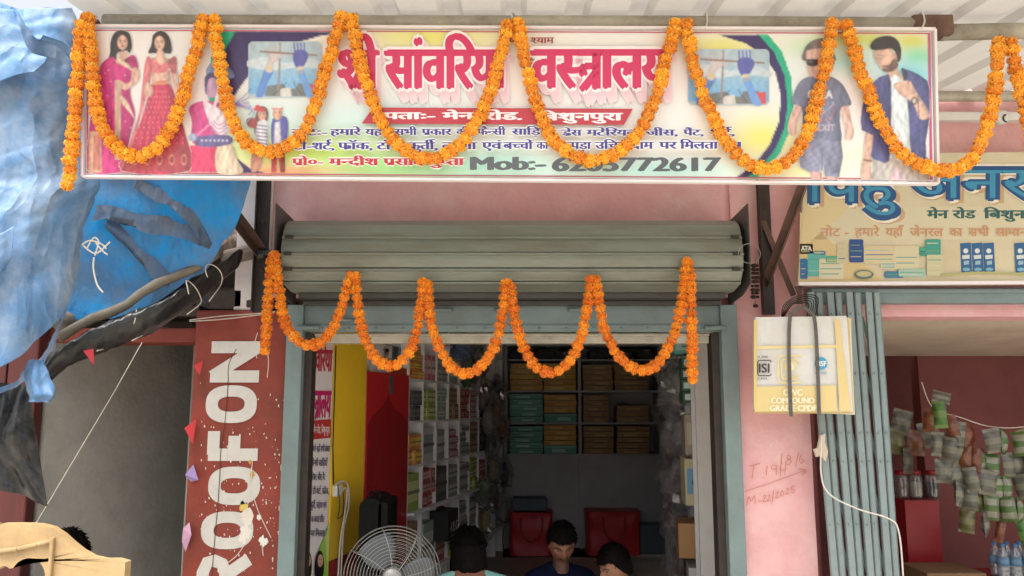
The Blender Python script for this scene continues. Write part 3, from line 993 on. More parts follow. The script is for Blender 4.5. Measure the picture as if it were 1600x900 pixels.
# ------------------------------------------------------------------ the general store on the right
gs = thing('neighbouring_shop', 'small pink walled general store open to the street beyond the folding gate', 'shop', (2.6, 4.55, 0))
b = MB(); b.box(1.632, 4.6, 4.53, 4.75, zat(478, 4.53) - .06, 3.5); b.build('front_wall', 'pink_plaster', gs)
b = MB(); b.box(1.64, 4.6, 4.42, 4.50, zat(474, 4.44), zat(450, 4.44)); b.box(1.64, 4.6, 4.404, 4.419, zat(458, 4.42), zat(452, 4.42)); b.build('steel_channel', 'teal_paint', gs, bevel=.004)
# sloping cream soffit
za = zat(487, 4.56)
b = MB(); b.hexa([(1.64, 4.76, za - .005), (4.6, 4.76, za - .005), (4.6, 6.02, zat(556, 6.0)), (1.9, 6.02, zat(556, 6.0)),
                  (1.64, 4.76, za + .06), (4.6, 4.76, za + .06), (4.6, 6.02, za + .06), (1.9, 6.02, za + .06)])
b.build('soffit', 'soffit_cream', gs)
xw = xat(1442, 6.0)
b = MB(); b.box(xw, 4.6, 6.03, 6.15, -.05, 2.4); b.build('rear_wall', 'maroon_interior', gs)
b = MB(); b.box(1.95, 4.6, 7.3, 7.4, -.05, 2.42); b.build('inner_wall', 'maroon_interior', gs)
b = MB(); b.hexa([(1.70, 4.8, -.05), (1.76, 4.8, -.05), (2.1, 7.3, -.05), (2.04, 7.3, -.05), (1.70, 4.8, 2.4), (1.76, 4.8, 2.4), (2.1, 7.3, 2.4), (2.04, 7.3, 2.4)]); b.build('side_wall', 'maroon_interior', gs)
b = MB(); b.box(4.5, 4.6, 4.76, 6.02, -.05, 2.4); b.build('side_wall', 'maroon_interior', gs)
b = MB(); b.box(1.9, 4.6, 6.03, 7.4, 2.42, 2.5); b.build('ceiling', 'soffit_cream', gs)
x0, x1 = xat(1395, 5.7), xat(1442, 5.7)
b = MB(); b.box(x0, x1 + .02, 5.62, 6.02, -.05, zat(782, 5.62)); b.build('counter', 'red_dark', gs)
g = MB(); g.box(1.64, 4.6, 4.47, 7.4, -.13, -.06)
tag(g.build('store_floor', 'concrete'), None, None, kind='structure')

# ================================================================== THE BIG SIGNBOARD
BZ0, BZ1, BY0, BY1 = 2.50, 3.125, 3.172, 3.104       # bottom and top of its slightly forward leaning plane
def banner(px, py, off):
    d = ray(px, py)
    k = (BY1 - BY0) / (BZ1 - BZ0)
    t = (BY0 + k * (EYE - BZ0)) / (d.y - k * d.z)
    p = Vector((0, 0, EYE)) + d * t
    return p + Vector((0, -off, 0))
sb = thing('signboard', 'wide printed vinyl shop signboard with big pink lettering hung from the awning pipe', 'signboard', tuple(banner(798, 280, 0)))
def bg(px, py):
    c = S(236, 232, 228)
    for (cx, cy, rx, ry, a, col) in (
            (680, 58, 120, 26, .9, S(226, 220, 96)), (830, 95, 120, 40, .35, S(240, 238, 220)), (400, 200, 60, 40, .5, S(170, 226, 206)),
            (560, 190, 160, 45, .6, S(186, 232, 232)), (470, 240, 170, 30, .85, S(206, 228, 92)), (640, 262, 160, 22, .85, S(150, 220, 110)),
            (430, 268, 90, 12, .9, S(232, 160, 110)), (760, 255, 120, 28, .7, S(188, 240, 232)), (1020, 265, 170, 16, .7, S(176, 242, 232)),
            (1130, 72, 70, 18, .8, S(224, 220, 90)), (1190, 215, 60, 36, .95, S(228, 226, 110)), (1000, 180, 150, 40, .3, S(226, 246, 240)),
            (1345, 62, 60, 16, .95, S(206, 214, 96)), (1425, 65, 30, 14, .9, S(216, 210, 80)), (1435, 88, 30, 16, .8, S(120, 214, 150)), (1420, 118, 50, 26, .9, S(116, 208, 222)), (1330, 95, 40, 22, .7, S(150, 222, 214)),
            (1270, 75, 40, 18, .6, S(176, 224, 150)), (1250, 268, 60, 12, .7, S(228, 226, 140)), (1340, 245, 60, 24, .5, S(240, 236, 190)), (1240, 120, 25, 60, .4, S(206, 232, 230)),
            (300, 80, 50, 50, .5, S(222, 232, 228)), (215, 160, 110, 110, .25, S(222, 206, 212))):
        wgt = a * math.exp(-(((px - cx) / rx) ** 2 + ((py - cy) / ry) ** 2))
        c = mix3(c, col, min(1, wgt))
    return c
PUR, GRN = S(70, 60, 104), S(52, 178, 138)
sw = Art(banner, 130, 1470, 40, 292, bg, 2)
sw.fold = .05; sw.form = 0
sw.poly([(352, 48), (545, 49), (500, 56), (460, 68), (425, 85), (398, 106), (380, 130), (366, 150), (352, 140), (345, 110), (346, 75)], PUR)
sw.poly([(345, 48), (368, 48), (352, 76), (340, 110), (336, 150), (340, 190), (352, 225), (368, 250), (385, 271), (372, 271), (350, 245), (336, 215), (328, 180), (325, 140), (330, 90)], GRN)
sw.poly([(352, 220), (366, 244), (392, 264), (418, 271), (380, 271), (362, 250)], PUR)
sw.poly([(1122, 54), (1185, 54), (1210, 80), (1228, 120), (1232, 165), (1226, 205), (1212, 235), (1192, 258), (1168, 279), (1148, 279), (1180, 255), (1203, 225), (1217, 190), (1220, 150), (1212, 115), (1195, 88), (1165, 68)], PUR)
sw.poly([(1185, 54), (1200, 54), (1222, 80), (1236, 120), (1240, 165), (1234, 205), (1220, 238), (1198, 265), (1182, 280), (1164, 280), (1192, 258), (1212, 232), (1226, 200), (1231, 160), (1226, 118), (1210, 82)], GRN)
def panel_colour(px, py):
    i, j = int((px - 130) * 2), int((py - 40) * 2)
    c = bg(px, py)
    if 1 < i < sw.W - 2 and 1 < j < sw.H - 2:
        al = sw.a[j - 1:j + 2, i - 1:i + 2].mean()
        if al > 0: c = tuple(np.array(c) * (1 - al) + (sw.rgb * sw.a[..., None])[j - 1:j + 2, i - 1:i + 2].mean((0, 1))) if False else mix3(c, tuple(sw.rgb[j - 1:j + 2, i - 1:i + 2].sum((0, 1)) / max(1, sw.a[j - 1:j + 2, i - 1:i + 2].sum())), al)
    return c
b = MB()
NI, NJ = 520, 92
vs, cols = [], []
for j in range(NJ + 1):
    for i in range(NI + 1):
        u, v = i / NI, j / NJ
        px = 135 + (1455 - 135) * u + (0 + 5 * u) * v
        py = (45 + 5 * u) * (1 - v) + (272 + 11 * u) * v
        vs.append(banner(px, py, .0008 * math.sin(px * .05) * math.sin(py * .03)))
        cols.append(panel_colour(px, py))
fs = [(j * (NI + 1) + i, j * (NI + 1) + i + 1, (j + 1) * (NI + 1) + i + 1, (j + 1) * (NI + 1) + i) for j in range(NJ) for i in range(NI)]
b.add(vs, fs, lambda vi: cols[vi])
b.build('panel', INK, sb, smooth=True, fix=False)
# frame: white edge with a thin pink line
b = MB()
cs = [(131, 41), (1460, 46), (1465, 287), (130, 276)]
for (a, c) in ((0, 1), (1, 2), (2, 3), (3, 0)):
    b.bar(banner(*cs[a], -.004), banner(*cs[c], -.004), .011, .03, (0, -1, 0))
b.build('frame', 'frame_white', sb, bevel=.002)
pr = Print(banner, .0002); pr.layer = 10
PKL = S(196, 96, 136)
for pts in ([(136, 47.5), (1453, 52.5)], [(136, 270), (1457, 280)]): pr.line(pts, 2, S(188, 104, 124), up=False)
pr.line([(1451.5, 52), (1455, 281)], 4, PKL, up=False); pr.line([(137, 47), (137, 270)], 2.5, PKL)
pr.build('edge_line', sb)

def figure(x0, x1, y0=46, y1=283, fold=.18, form=.36, seed=1):
    p = Art(banner, x0, x1, y0, y1, panel_colour, seed); p.fold = fold; p.form = form; return p
SK, SKD = S(220, 178, 158), S(176, 126, 106)
HR = S(46, 36, 40)
def face(p, cx, cy, rx, ry, col=SK, lip=S(176, 70, 76), rot=0):
    p.ell(cx, cy, rx, ry, col, rot=rot)
    for s in (-1, 1):
        p.ell(cx + s * rx * .42, cy - ry * .12, rx * .2, ry * .07, HR, 8, up=False)
        p.line([(cx + s * rx * .18, cy - ry * .3), (cx + s * rx * .66, cy - ry * .32)], ry * .07, HR, up=False)
    p.up()
    p.line([(cx, cy - ry * .1), (cx - rx * .1, cy + ry * .22), (cx + rx * .08, cy + ry * .24)], ry * .05, SKD)
    p.ell(cx, cy + ry * .5, rx * .32, ry * .1, lip, 10)
# woman in a magenta sari
p = figure(136, 222); SAR, SARD, GOLD = S(206, 48, 130), S(166, 30, 104), S(222, 196, 170)
p.poly([(190, 47), (203, 53), (207, 72), (203, 84), (198, 80), (184, 84), (182, 98), (172, 104), (168, 96), (172, 84), (173, 66), (179, 52)], HR, 5)
p.poly([(188, 82), (198, 82), (200, 92), (208, 96), (200, 106), (178, 104), (178, 95), (186, 92)], SK, 4)
p.poly([(168, 92), (178, 90), (186, 100), (206, 86), (214, 92), (217, 108), (210, 118), (206, 130), (205, 150), (212, 180), (204, 215), (200, 250), (198, 268), (138, 268), (139, 210), (146, 160), (154, 120), (158, 102)], SAR, 6)
p.poly([(140, 206), (158, 206), (160, 270), (139, 270)], S(214, 178, 140))
p.poly([(147, 212), (156, 210), (157, 266), (146, 266)], S(196, 120, 110))
p.poly([(180, 126), (190, 126), (189, 250), (180, 250)], GOLD)
p.line([(185, 128), (184.5, 248)], 4, S(198, 164, 142))
p.poly([(190, 150), (200, 160), (208, 178), (211, 186), (203, 176), (191, 162)], GOLD, 4)
p.poly([(188, 92), (205, 104), (208, 112), (198, 106), (184, 98)], GOLD, 3)
p.poly([(208, 108), (217, 108), (219, 122), (212, 132), (200, 140), (192, 138), (192, 132), (204, 128)], SK, 4)
p.poly([(190, 128), (200, 134), (198, 141), (190, 138)], SK, 3)
for x_, y_ in ((165, 115), (174, 128), (168, 150), (160, 170), (172, 188), (163, 205), (196, 190), (202, 172), (198, 210), (193, 228), (170, 110), (196, 118), (205, 200), (160, 140)):
    p.ell(x_, y_, 1.3, 1.1, S(240, 170, 190), 6, up=False)
p.up()
for q in ([(160, 120), (156, 170), (162, 240)], [(172, 130), (175, 190), (172, 250)], [(200, 180), (196, 230), (194, 260)]):
    p.line(q, 1.6, SARD)
face(p, 192, 67, 8.2, 11.5, SK)
p.ell(197, 95, 2.5, 3, S(90, 40, 44), 8)
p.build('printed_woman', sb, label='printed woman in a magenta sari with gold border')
# woman in a red lehenga
p = figure(186, 300); LEH, LED, PNK = S(206, 62, 96), S(170, 46, 74), S(214, 120, 126)
p.poly([(252, 48), (264, 56), (269, 72), (268, 84), (258, 84), (240, 84), (232, 83), (237, 70), (240, 55)], HR, 5)
p.poly([(246, 80), (256, 80), (258, 90), (270, 94), (262, 104), (238, 104), (236, 92), (245, 89)], SK, 4)
p.poly([(272, 90), (277, 112), (280, 136), (284, 156), (280, 166), (275, 158), (272, 136), (268, 112)], SK, 4)
p.poly([(236, 110), (268, 110), (266, 130), (238, 132)], SK)
p.poly([(234, 91), (244, 96), (252, 102), (262, 96), (272, 88), (277, 94), (276, 114), (270, 116), (266, 108), (258, 114), (240, 114), (230, 112), (228, 96)], PNK, 4)
p.poly([(238, 131), (266, 130), (280, 175), (292, 215), (297, 268), (190, 268), (206, 226), (222, 185), (232, 150)], LEH, 3)
p.poly([(228, 94), (236, 92), (236, 125), (230, 150), (216, 200), (206, 240), (198, 262), (190, 262), (206, 214), (218, 176), (222, 140)], PNK, 4)
p.poly([(202, 236), (240, 228), (292, 226), (297, 268), (190, 268)], S(184, 74, 84))
for k in range(7):
    p.line([(240 + 4 * k, 134), (228 + 11 * k - 10, 268)], 1.4, LED, up=False)
p.up()
for j in range(11):
    for i in range(9):
        x_, y_ = 232 + (i - 1) * (4 + j * .55) - j * 1.2 + (j % 2) * 2, 144 + j * 8
        p.ell(x_, y_, .9, .9, S(240, 190, 180), 5, up=False)
p.up()
for i in range(5):
    p.ell(212 + i * 19, 250, 5, 9, S(214, 140, 130), 12, up=False)
p.up()
for i in range(5): p.ell(212 + i * 19, 250, 3, 6, S(170, 54, 72), 10, up=False)
p.up()
p.poly([(226, 132), (234, 130), (240, 140), (238, 150), (230, 152), (226, 144)], SK, 4)
face(p, 250, 68, 8, 11.5, S(226, 186, 166))
p.line([(238, 131), (266, 130)], 4, S(206, 150, 110))
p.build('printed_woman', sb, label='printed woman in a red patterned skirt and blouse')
# garlanded dancer in pink and cream
p = figure(288, 400); BLU = S(130, 150, 200)
p.poly([(336, 96), (352, 100), (364, 112), (366, 122), (350, 124), (330, 126), (322, 110)], BLU, 4)
p.ell(331, 138, 10, 16, S(196, 158, 190)); p.poly([(322, 118), (338, 114), (346, 130), (336, 122), (326, 126), (322, 150), (318, 140)], S(66, 66, 110), 3)
p.poly([(296, 168), (318, 158), (345, 162), (356, 178), (354, 205), (360, 226), (318, 232), (300, 220), (300, 190)], S(206, 70, 140), 4)
p.poly([(318, 158), (332, 164), (352, 176), (358, 200), (352, 214), (336, 206), (325, 186)], S(236, 226, 234), 4)
for k in range(5): p.line([(330, 184 + k * 6), (342, 196 + k * 6), (356, 188 + k * 6)], 1.6, S(180, 120, 170), up=False)
p.up()
p.line([(318, 120), (320, 150), (334, 190)], 4, S(232, 214, 224)); p.line([(344, 124), (340, 150), (330, 186)], 4, S(232, 214, 224))
p.poly([(292, 228), (342, 226), (342, 270), (292, 270)], S(228, 64, 108))
p.poly([(340, 228), (362, 226), (372, 250), (380, 270), (340, 270)], S(226, 204, 176), 3)
p.poly([(310, 214), (358, 212), (360, 226), (312, 230)], S(104, 96, 150), 3)
for k in range(7): p.ell(316 + 6.5 * k, 220, 1.8, 1.8, S(220, 214, 230), 6, up=False)
p.up()
p.ell(302, 215, 8, 6, S(170, 178, 214)); p.line([(308, 212), (345, 180), (368, 160)], 1.2, S(206, 190, 200))
for k in range(6): p.line([(366, 164), (382 + k * 3, 150 + k * 5), (392 - k, 140 + k * 10)], 1.6, S(140, 120, 190), up=False)
p.up()
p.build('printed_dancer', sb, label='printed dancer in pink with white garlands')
# two children
p = figure(382, 456)
p.poly([(398, 188), (405, 168), (416, 168), (420, 180), (415, 200), (404, 214), (398, 210)], S(120, 76, 66), 4)
p.poly([(404, 190), (418, 190), (420, 222), (414, 232), (398, 230), (400, 205)], S(232, 232, 238), 3)
for k in range(6): p.line([(401, 196 + k * 5.5), (419, 198 + k * 5.5)], 1.8, S(70, 74, 140), up=False)
p.up()
p.poly([(386, 186), (402, 186), (400, 200), (388, 198)], S(160, 70, 70), 3)
p.poly([(396, 232), (412, 232), (408, 262), (396, 270), (392, 262)], S(196, 140, 120), 3)
face(p, 410, 180, 6.5, 8.5, S(226, 176, 156)); p.ell(409, 172, 7, 3.5, S(190, 70, 76)); p.ell(403, 167, 4, 3, S(206, 60, 70), up=False); p.ell(400, 171, 4, 2.5, S(206, 60, 70))
p.poly([(426, 186), (446, 182), (451, 196), (448, 224), (440, 222), (430, 226), (424, 222)], S(96, 96, 178), 3)
p.poly([(430, 192), (438, 190), (440, 224), (428, 226)], S(232, 232, 236))
p.poly([(424, 228), (446, 226), (446, 270), (438, 270), (434, 240), (432, 270), (424, 270)], S(176, 62, 66))
p.ell(434, 178, 8, 10, S(206, 176, 120)); face(p, 434, 178, 6, 8, S(226, 176, 156)); p.poly([(426, 166), (442, 166), (444, 172), (424, 172)], S(236, 230, 226)); p.line([(426, 170.5), (442, 170.5)], 2, S(196, 70, 70))
p.build('printed_children', sb, label='printed pair of children in blue and white')
# two sky pictures with blue hands on a rod
def rrect(x0, y0, x1, y1, r, n=6):
    out = []
    for cx, cy, a0 in ((x1 - r, y1 - r, 0), (x0 + r, y1 - r, 90), (x0 + r, y0 + r, 180), (x1 - r, y0 + r, 270)):
        out += [(cx + r * math.cos(R(a0 + 90 * k / n)), cy + r * math.sin(R(a0 + 90 * k / n))) for k in range(n + 1)]
    return out
for ox, oy in ((388, 65), (1074, 77)):
    p = figure(ox - 2, ox + 132, oy - 2, oy + 92, .06, .1)
    W_, H_ = 115, 88
    if ox > 1000: W_ = 128
    sx = W_ / 115
    def q(*pts): return [(ox + a * sx, oy + c) for a, c in pts]
    p.poly(rrect(ox, oy, ox + W_, oy + H_, 8), S(176, 196, 206))
    for k in range(8):
        y0 = oy + 30 + 6.5 * k
        p.poly([(ox + 1, y0), (ox + W_ - 1, y0), (ox + W_ - 1, y0 + 6.5), (ox + 1, y0 + 6.5)], mix3(S(160, 196, 216), S(116, 178, 222), k / 7), up=False)
    p.up()
    p.poly(q((0, 30), (30, 24), (60, 34), (90, 26), (115, 34), (115, 44), (80, 40), (40, 46), (0, 40)), S(204, 216, 222), 3)
    p.poly(q((26, 86), (30, 70), (55, 66), (60, 74), (75, 74), (78, 66), (100, 66), (106, 86)), S(116, 122, 120), 0)
    p.poly(q((94, 68), (110, 67), (110, 86), (94, 86)), S(206, 80, 84)); p.poly(q((50, 74), (66, 72), (68, 86), (50, 86)), S(214, 212, 206))
    p.line(q((50, 2), (49, 45), (46, 86)), 3.2, S(150, 136, 132))
    p.line(q((38, 84), (54, 72), (60, 64)), 1.2, S(70, 74, 80)); p.line(q((84, 84), (74, 70), (72, 62)), 1.2, S(70, 74, 80))
    p.poly(q((12, 86), (20, 60), (28, 40), (36, 40), (40, 48), (30, 66), (24, 86)), S(96, 140, 206), 3)
    p.poly(q((27, 46), (31, 28), (34, 18), (46, 18), (56, 20), (48, 28), (40, 36), (38, 48)), S(206, 196, 194), 4)
    for k in range(4): p.line(q((33 + k * 5, 20), (32 + k * 5.5, 10), (35 + k * 5, 8)), 2, S(196, 176, 172), up=False)
    p.up()
    p.line(q((29, 40), (38, 44)), 5, S(214, 196, 150))
    p.line(q((18, 16), (108, 22)), 2.8, S(140, 110, 98))
    p.poly(q((70, 22), (74, 14), (88, 14), (94, 22), (90, 34), (84, 42), (76, 42), (71, 32)), S(88, 92, 168), 4)
    for k in range(4): p.line(q((73 + k * 5, 18), (72 + k * 5.2, 2)), 2.6, S(96, 100, 176), up=False)
    p.up()
    p.poly(q((76, 42), (85, 40), (94, 64), (104, 87), (92, 87), (84, 66)), S(110, 160, 220), 3)
    p.line(q((76, 44), (86, 41)), 5, S(220, 200, 150)); p.line(q((77, 50), (88, 47)), 2, S(190, 170, 120))
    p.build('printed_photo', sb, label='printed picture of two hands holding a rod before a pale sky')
# boy in a grey tee
p = figure(1226, 1338); TEE = S(126, 132, 158)
p.poly([(1256, 78), (1266, 66), (1284, 60), (1298, 68), (1303, 84), (1302, 96), (1256, 96)], S(120, 108, 108), 4)
p.poly([(1259, 84), (1266, 78), (1290, 76), (1301, 86), (1302, 104), (1294, 116), (1290, 124), (1270, 124), (1262, 112)], S(222, 186, 172), 4)
p.line([(1280, 108), (1278, 111)], 2, SKD); p.ell(1281, 116, 5, 1.4, S(176, 100, 96))
p.ell(1269, 98.5, 10, 6, S(40, 36, 40)); p.ell(1294, 98.5, 10, 6, S(40, 36, 40)); p.line([(1258, 94), (1306, 94)], 2.2, S(40, 36, 40)); p.ell(1266, 97, 4, 2, S(96, 90, 96), 10); p.ell(1291, 97, 4, 2, S(96, 90, 96), 10)
p.poly([(1242, 166), (1253, 168), (1246, 188), (1244, 200), (1243, 210), (1236, 212), (1230, 204), (1233, 184)], S(224, 186, 172), 3)
p.poly([(1312, 168), (1324, 164), (1330, 190), (1334, 206), (1330, 218), (1320, 218), (1320, 200)], S(224, 186, 172), 3)
p.poly([(1254, 124), (1268, 120), (1280, 124), (1296, 120), (1312, 128), (1322, 142), (1330, 164), (1314, 168), (1312, 190), (1314, 222), (1290, 226), (1262, 222), (1254, 200), (1252, 168), (1236, 162), (1244, 136)], TEE, 3)
p.poly([(1254, 222), (1314, 222), (1312, 270), (1308, 278), (1288, 276), (1284, 240), (1282, 270), (1250, 262)], S(142, 146, 172), 2)
p.poly([(1266, 268), (1284, 270), (1284, 281), (1268, 281)], S(222, 170, 162)); p.poly([(1292, 276), (1308, 277), (1308, 282), (1292, 282)], S(222, 170, 162))
p.text('GALA', 1262, 1300, 143, 154, S(226, 226, 230), bold=(.05, .03))
rr = random.Random(5)
for k in range(16): p.line([(rr.uniform(1266, 1304), rr.uniform(160, 196)) for _ in range(3)], .9, rr.choice([S(206, 206, 214), S(196, 120, 130), S(110, 150, 190)]), up=False)
p.up(); p.text('EXIT', 1278, 1304, 196, 205, S(206, 190, 200), bold=(.02, 0))
p.line([(1258, 168), (1262, 220)], 1.5, S(104, 108, 134)); p.line([(1310, 168), (1308, 218)], 1.5, S(104, 108, 134)); p.line([(1284, 232), (1284, 268)], 1.6, S(112, 114, 140))
p.build('printed_boy', sb, label='printed boy in sunglasses and grey tee')
# man in an open denim shirt
p = figure(1340, 1455); DEN, DED = S(88, 92, 146), S(64, 66, 112)
p.poly([(1366, 80), (1388, 74), (1396, 84), (1404, 80), (1408, 92), (1402, 98), (1404, 112), (1414, 124), (1402, 136), (1388, 128), (1384, 112), (1374, 106), (1370, 96), (1366, 92)], S(220, 182, 162), 3)
p.poly([(1364, 79), (1359, 72), (1367, 61), (1386, 56), (1401, 62), (1408, 78), (1406, 95), (1402, 97), (1400, 86), (1393, 77), (1380, 78)], S(48, 43, 46), 4)
p.poly([(1376, 103), (1388, 102), (1396, 92), (1402, 98), (1403, 104), (1394, 112), (1382, 113), (1377, 108), (1386, 107)], S(118, 90, 82), 3)
p.line([(1371, 86.5), (1380, 87.5)], 1.1, S(92, 70, 66)); p.line([(1372, 91.5), (1377, 92)], .9, S(92, 70, 66)); p.line([(1370, 90), (1367, 98), (1371, 99)], 1, SKD); p.line([(1378, 105.5), (1386, 105.5)], 1.4, S(170, 100, 96))
p.poly([(1352, 208), (1368, 208), (1363, 240), (1360, 262), (1362, 280), (1346, 280), (1345, 262), (1349, 240)], S(222, 184, 164), 3)
p.poly([(1362, 244), (1450, 246), (1452, 282), (1362, 281)], S(196, 192, 186))
p.poly([(1388, 124), (1408, 122), (1424, 160), (1424, 240), (1390, 248), (1386, 190)], S(228, 238, 240), 2)
p.poly([(1358, 134), (1388, 116), (1392, 150), (1392, 200), (1389, 252), (1374, 252), (1360, 244), (1364, 212), (1346, 204), (1346, 170)], DEN, 2)
p.poly([(1410, 112), (1420, 110), (1448, 126), (1452, 150), (1452, 186), (1446, 222), (1446, 252), (1424, 246), (1420, 190), (1416, 150)], DEN, 2)
p.poly([(1408, 106), (1415, 110), (1418, 118), (1413, 126), (1409, 116)], S(70, 66, 92), 2)
p.poly([(1396, 132), (1408, 128), (1422, 128), (1434, 148), (1448, 170), (1452, 184), (1436, 186), (1426, 162), (1408, 150), (1400, 142)], S(222, 184, 164), 3)
p.line([(1421, 128), (1424, 140)], 4, S(222, 184, 164)); p.ell(1428, 158, 5, 6, S(84, 70, 62)); p.ell(1428, 158, 3, 4, S(206, 196, 186))
p.line([(1348, 250), (1362, 252)], 2.6, S(120, 80, 70))
for pts in ([(1372, 140), (1374, 200), (1370, 244)], [(1384, 140), (1384, 246)], [(1434, 150), (1436, 246)], [(1354, 150), (1352, 200)]): p.line(pts, 1.3, DED, up=False)
p.up()
p.poly([(1401, 262), (1412, 281), (1391, 280)], S(238, 196, 212))
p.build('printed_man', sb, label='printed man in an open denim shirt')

# lettering
p = Print(banner, .0002); p.layer = 18
MG, MGD, HALO = S(206, 50, 96), S(196, 40, 120), S(240, 232, 232)
def title(s, x0, x1):
    for k in range(7):
        t = 1 - k / 7
        p.text(s, x0 + 9 * t, x1 + 9 * t, 81 + 10 * t, 139 + 22 * t, mix3(S(226, 184, 194), S(236, 214, 218), t), bold=(.06, .02))
    p.text(s, x0, x1, 81, 139, MG, bold=(.06, .02), halo=HALO, hw=.07)
title('श}ी', 531, 590)
title('सांवरिया'.replace('रि', 'िर'), 604, 790)
title('व{सTालय', 832, 1044)
p.text('जय श}ी', 785, 822, 61, 70, S(150, 40, 60), bold=(.03, .0)); p.text('{शयाम', 830, 865, 61, 70, S(150, 40, 60), bold=(.03, .0))
p.poly([(584, 170), (988, 172), (974, 197), (566, 195)], S(188, 62, 74))
p.text('पताः- मेन', 600, 740, 178, 188, S(246, 240, 240), bold=(.05, .02)); p.text('रोड.', 757, 814, 178, 189, S(246, 240, 240), bold=(.05, .02))
p.text('बिशुनपुरा'.replace('बि', 'िब'), 838, 971, 179, 190, S(246, 240, 240), bold=(.05, .02))
NV = S(74, 62, 140)
def ln(s, x0, x1, yt, yb, c=NV): p.text(s, x0, x1, yt, yb, c, bold=(.045, .01), halo=S(238, 242, 238), hw=.11)
for s, x0, x1 in (('नोटः-', 458, 512), ('हमारे', 518, 565), ('यहाँ', 572, 606), ('सभी', 618, 652), ('प}कार', 660, 706), ('की', 714, 732), ('फै{नसी', 746, 790), ('साड़ियाँ'.replace('ड़ि', 'िड़'), 800, 866)):
    ln(s, x0, x1, 204, 213.5)
for s, x0, x1 in (('ड}ेस', 878, 908), ('मटेरियल'.replace('रि', 'िर'), 916, 996), ('जींस,', 1008, 1056), ('पैंट,', 1066, 1096), ('शट^,', 1108, 1144)):
    ln(s, x0, x1, 206, 215)
for s, x0, x1 in (('टी-शट^,', 462, 524), ('फ}ॉक,', 531, 583), ('टॉप,', 591, 632), ('कुती^,', 638, 684), ('लहंगा', 692, 745), ('एवं', 754, 784), ('ब{चचों', 787, 832), ('का', 838, 856), ('कपड़ा', 875, 922), ('उचित'.replace('चि', 'िच'), 929, 978), ('दाम', 985, 1018), ('पर', 1028, 1054), ('मिलता'.replace('मि', 'िम'), 1060, 1118), ('है।', 1126, 1152)):
    ln(s, x0, x1, 226.5, 237)
RD = S(186, 50, 66)
for s, x0, x1 in (('प}ो०-', 461, 508), ('म{नदीश', 518, 594), ('प}साद', 602, 664), ('गु{पता', 672, 726)):
    p.text(s, x0, x1, 252.5, 263, RD, bold=(.05, .01), halo=S(240, 236, 226), hw=.11)
p.text('Mob:-', 738, 850, 249.5, 270, S(92, 96, 98), bold=(.06, .02), em=.72)
p.text('6205772617', 864, 1120, 250.5, 272, S(84, 88, 90), bold=(.055, .02), em=.72)
p.build('lettering', sb)

# cords that tie the sign to the pipe
for px, x2 in ((140, 143), (556, 560), (800, 797), (1101, 1101), (1436, 1438)):
    b = MB(); c = at(px, 37, 3.2)
    b.tube(cr([banner(x2, 47, .012), c + Vector((0, -.045, -.01)), c + Vector((0, -.03, .035)), c + Vector((.012, .03, .045)), c + Vector((.01, .03, .06))], 5), .0035, 6)
    o = b.build('tie_cord', 'white_cord', origin=tuple(c), smooth=True)
    tag(o, {140: 'white tie cord on the pipe beside the far left top corner of the signboard', 556: 'white tie cord curling off the pipe above the title\'s first letter', 800: 'white tie cord on the pipe where two garlands meet over the sign middle',
            1101: 'short straight white tie cord on the pipe above the right sky picture', 1436: 'white tie cord looped above the printed man at the sign corner'}[px], 'cord', 'cords tying the signboard to the pipe')

# ================================================================== MARIGOLD GARLANDS
def flower_mesh(seed, c0, c1, core):
    rr = random.Random(seed)
    b = MB()
    b.sphere((0, 0, 0), .0255, .0255, .0150, 12, 8, core)
    N_ = 230
    for k in range(N_):
        zz = 1 - 2 * (k + .5) / N_
        a = k * 2.39996 + rr.uniform(-.2, .2)
        r = math.sqrt(1 - zz * zz)
        d = Vector((r * math.cos(a), r * math.sin(a), zz))
        p0 = Vector((d.x * .024, d.y * .024, d.z * .0140))
        out = Vector((d.x, d.y, d.z * .7 + rr.uniform(-.3, .3))).normalized()
        L_ = rr.uniform(.0035, .0075)
        s = out.cross(Vector((rr.uniform(-.5, .5), rr.uniform(-.5, .5), 1))).normalized() * rr.uniform(.0028, .0045)
        t = p0 + out * L_
        n_ = out.cross(s).normalized() * rr.uniform(-.003, .003)
        c = mix3(c0, c1, rr.random())
        if rr.random() < .03: c = S(170, 84, 14)
        b.add([p0 - s * .5, p0 + s * .5, t + s + n_, t + n_ * 2 + out * .0012, t - s + n_], [(0, 1, 2, 3, 4)], c)
    return b.mesh('marigold', smooth=False, fix=False)
FLOWERS = {}
for kind, cc in (('amber', (S(249, 176, 52), S(255, 210, 96), S(240, 158, 40))), ('orange', (S(245, 150, 42), S(254, 182, 68), S(234, 134, 30)))):
    FLOWERS[kind] = []
    for k in range(4):
        me = flower_mesh(k, *cc); me.materials.append(PETAL); FLOWERS[kind].append(me)
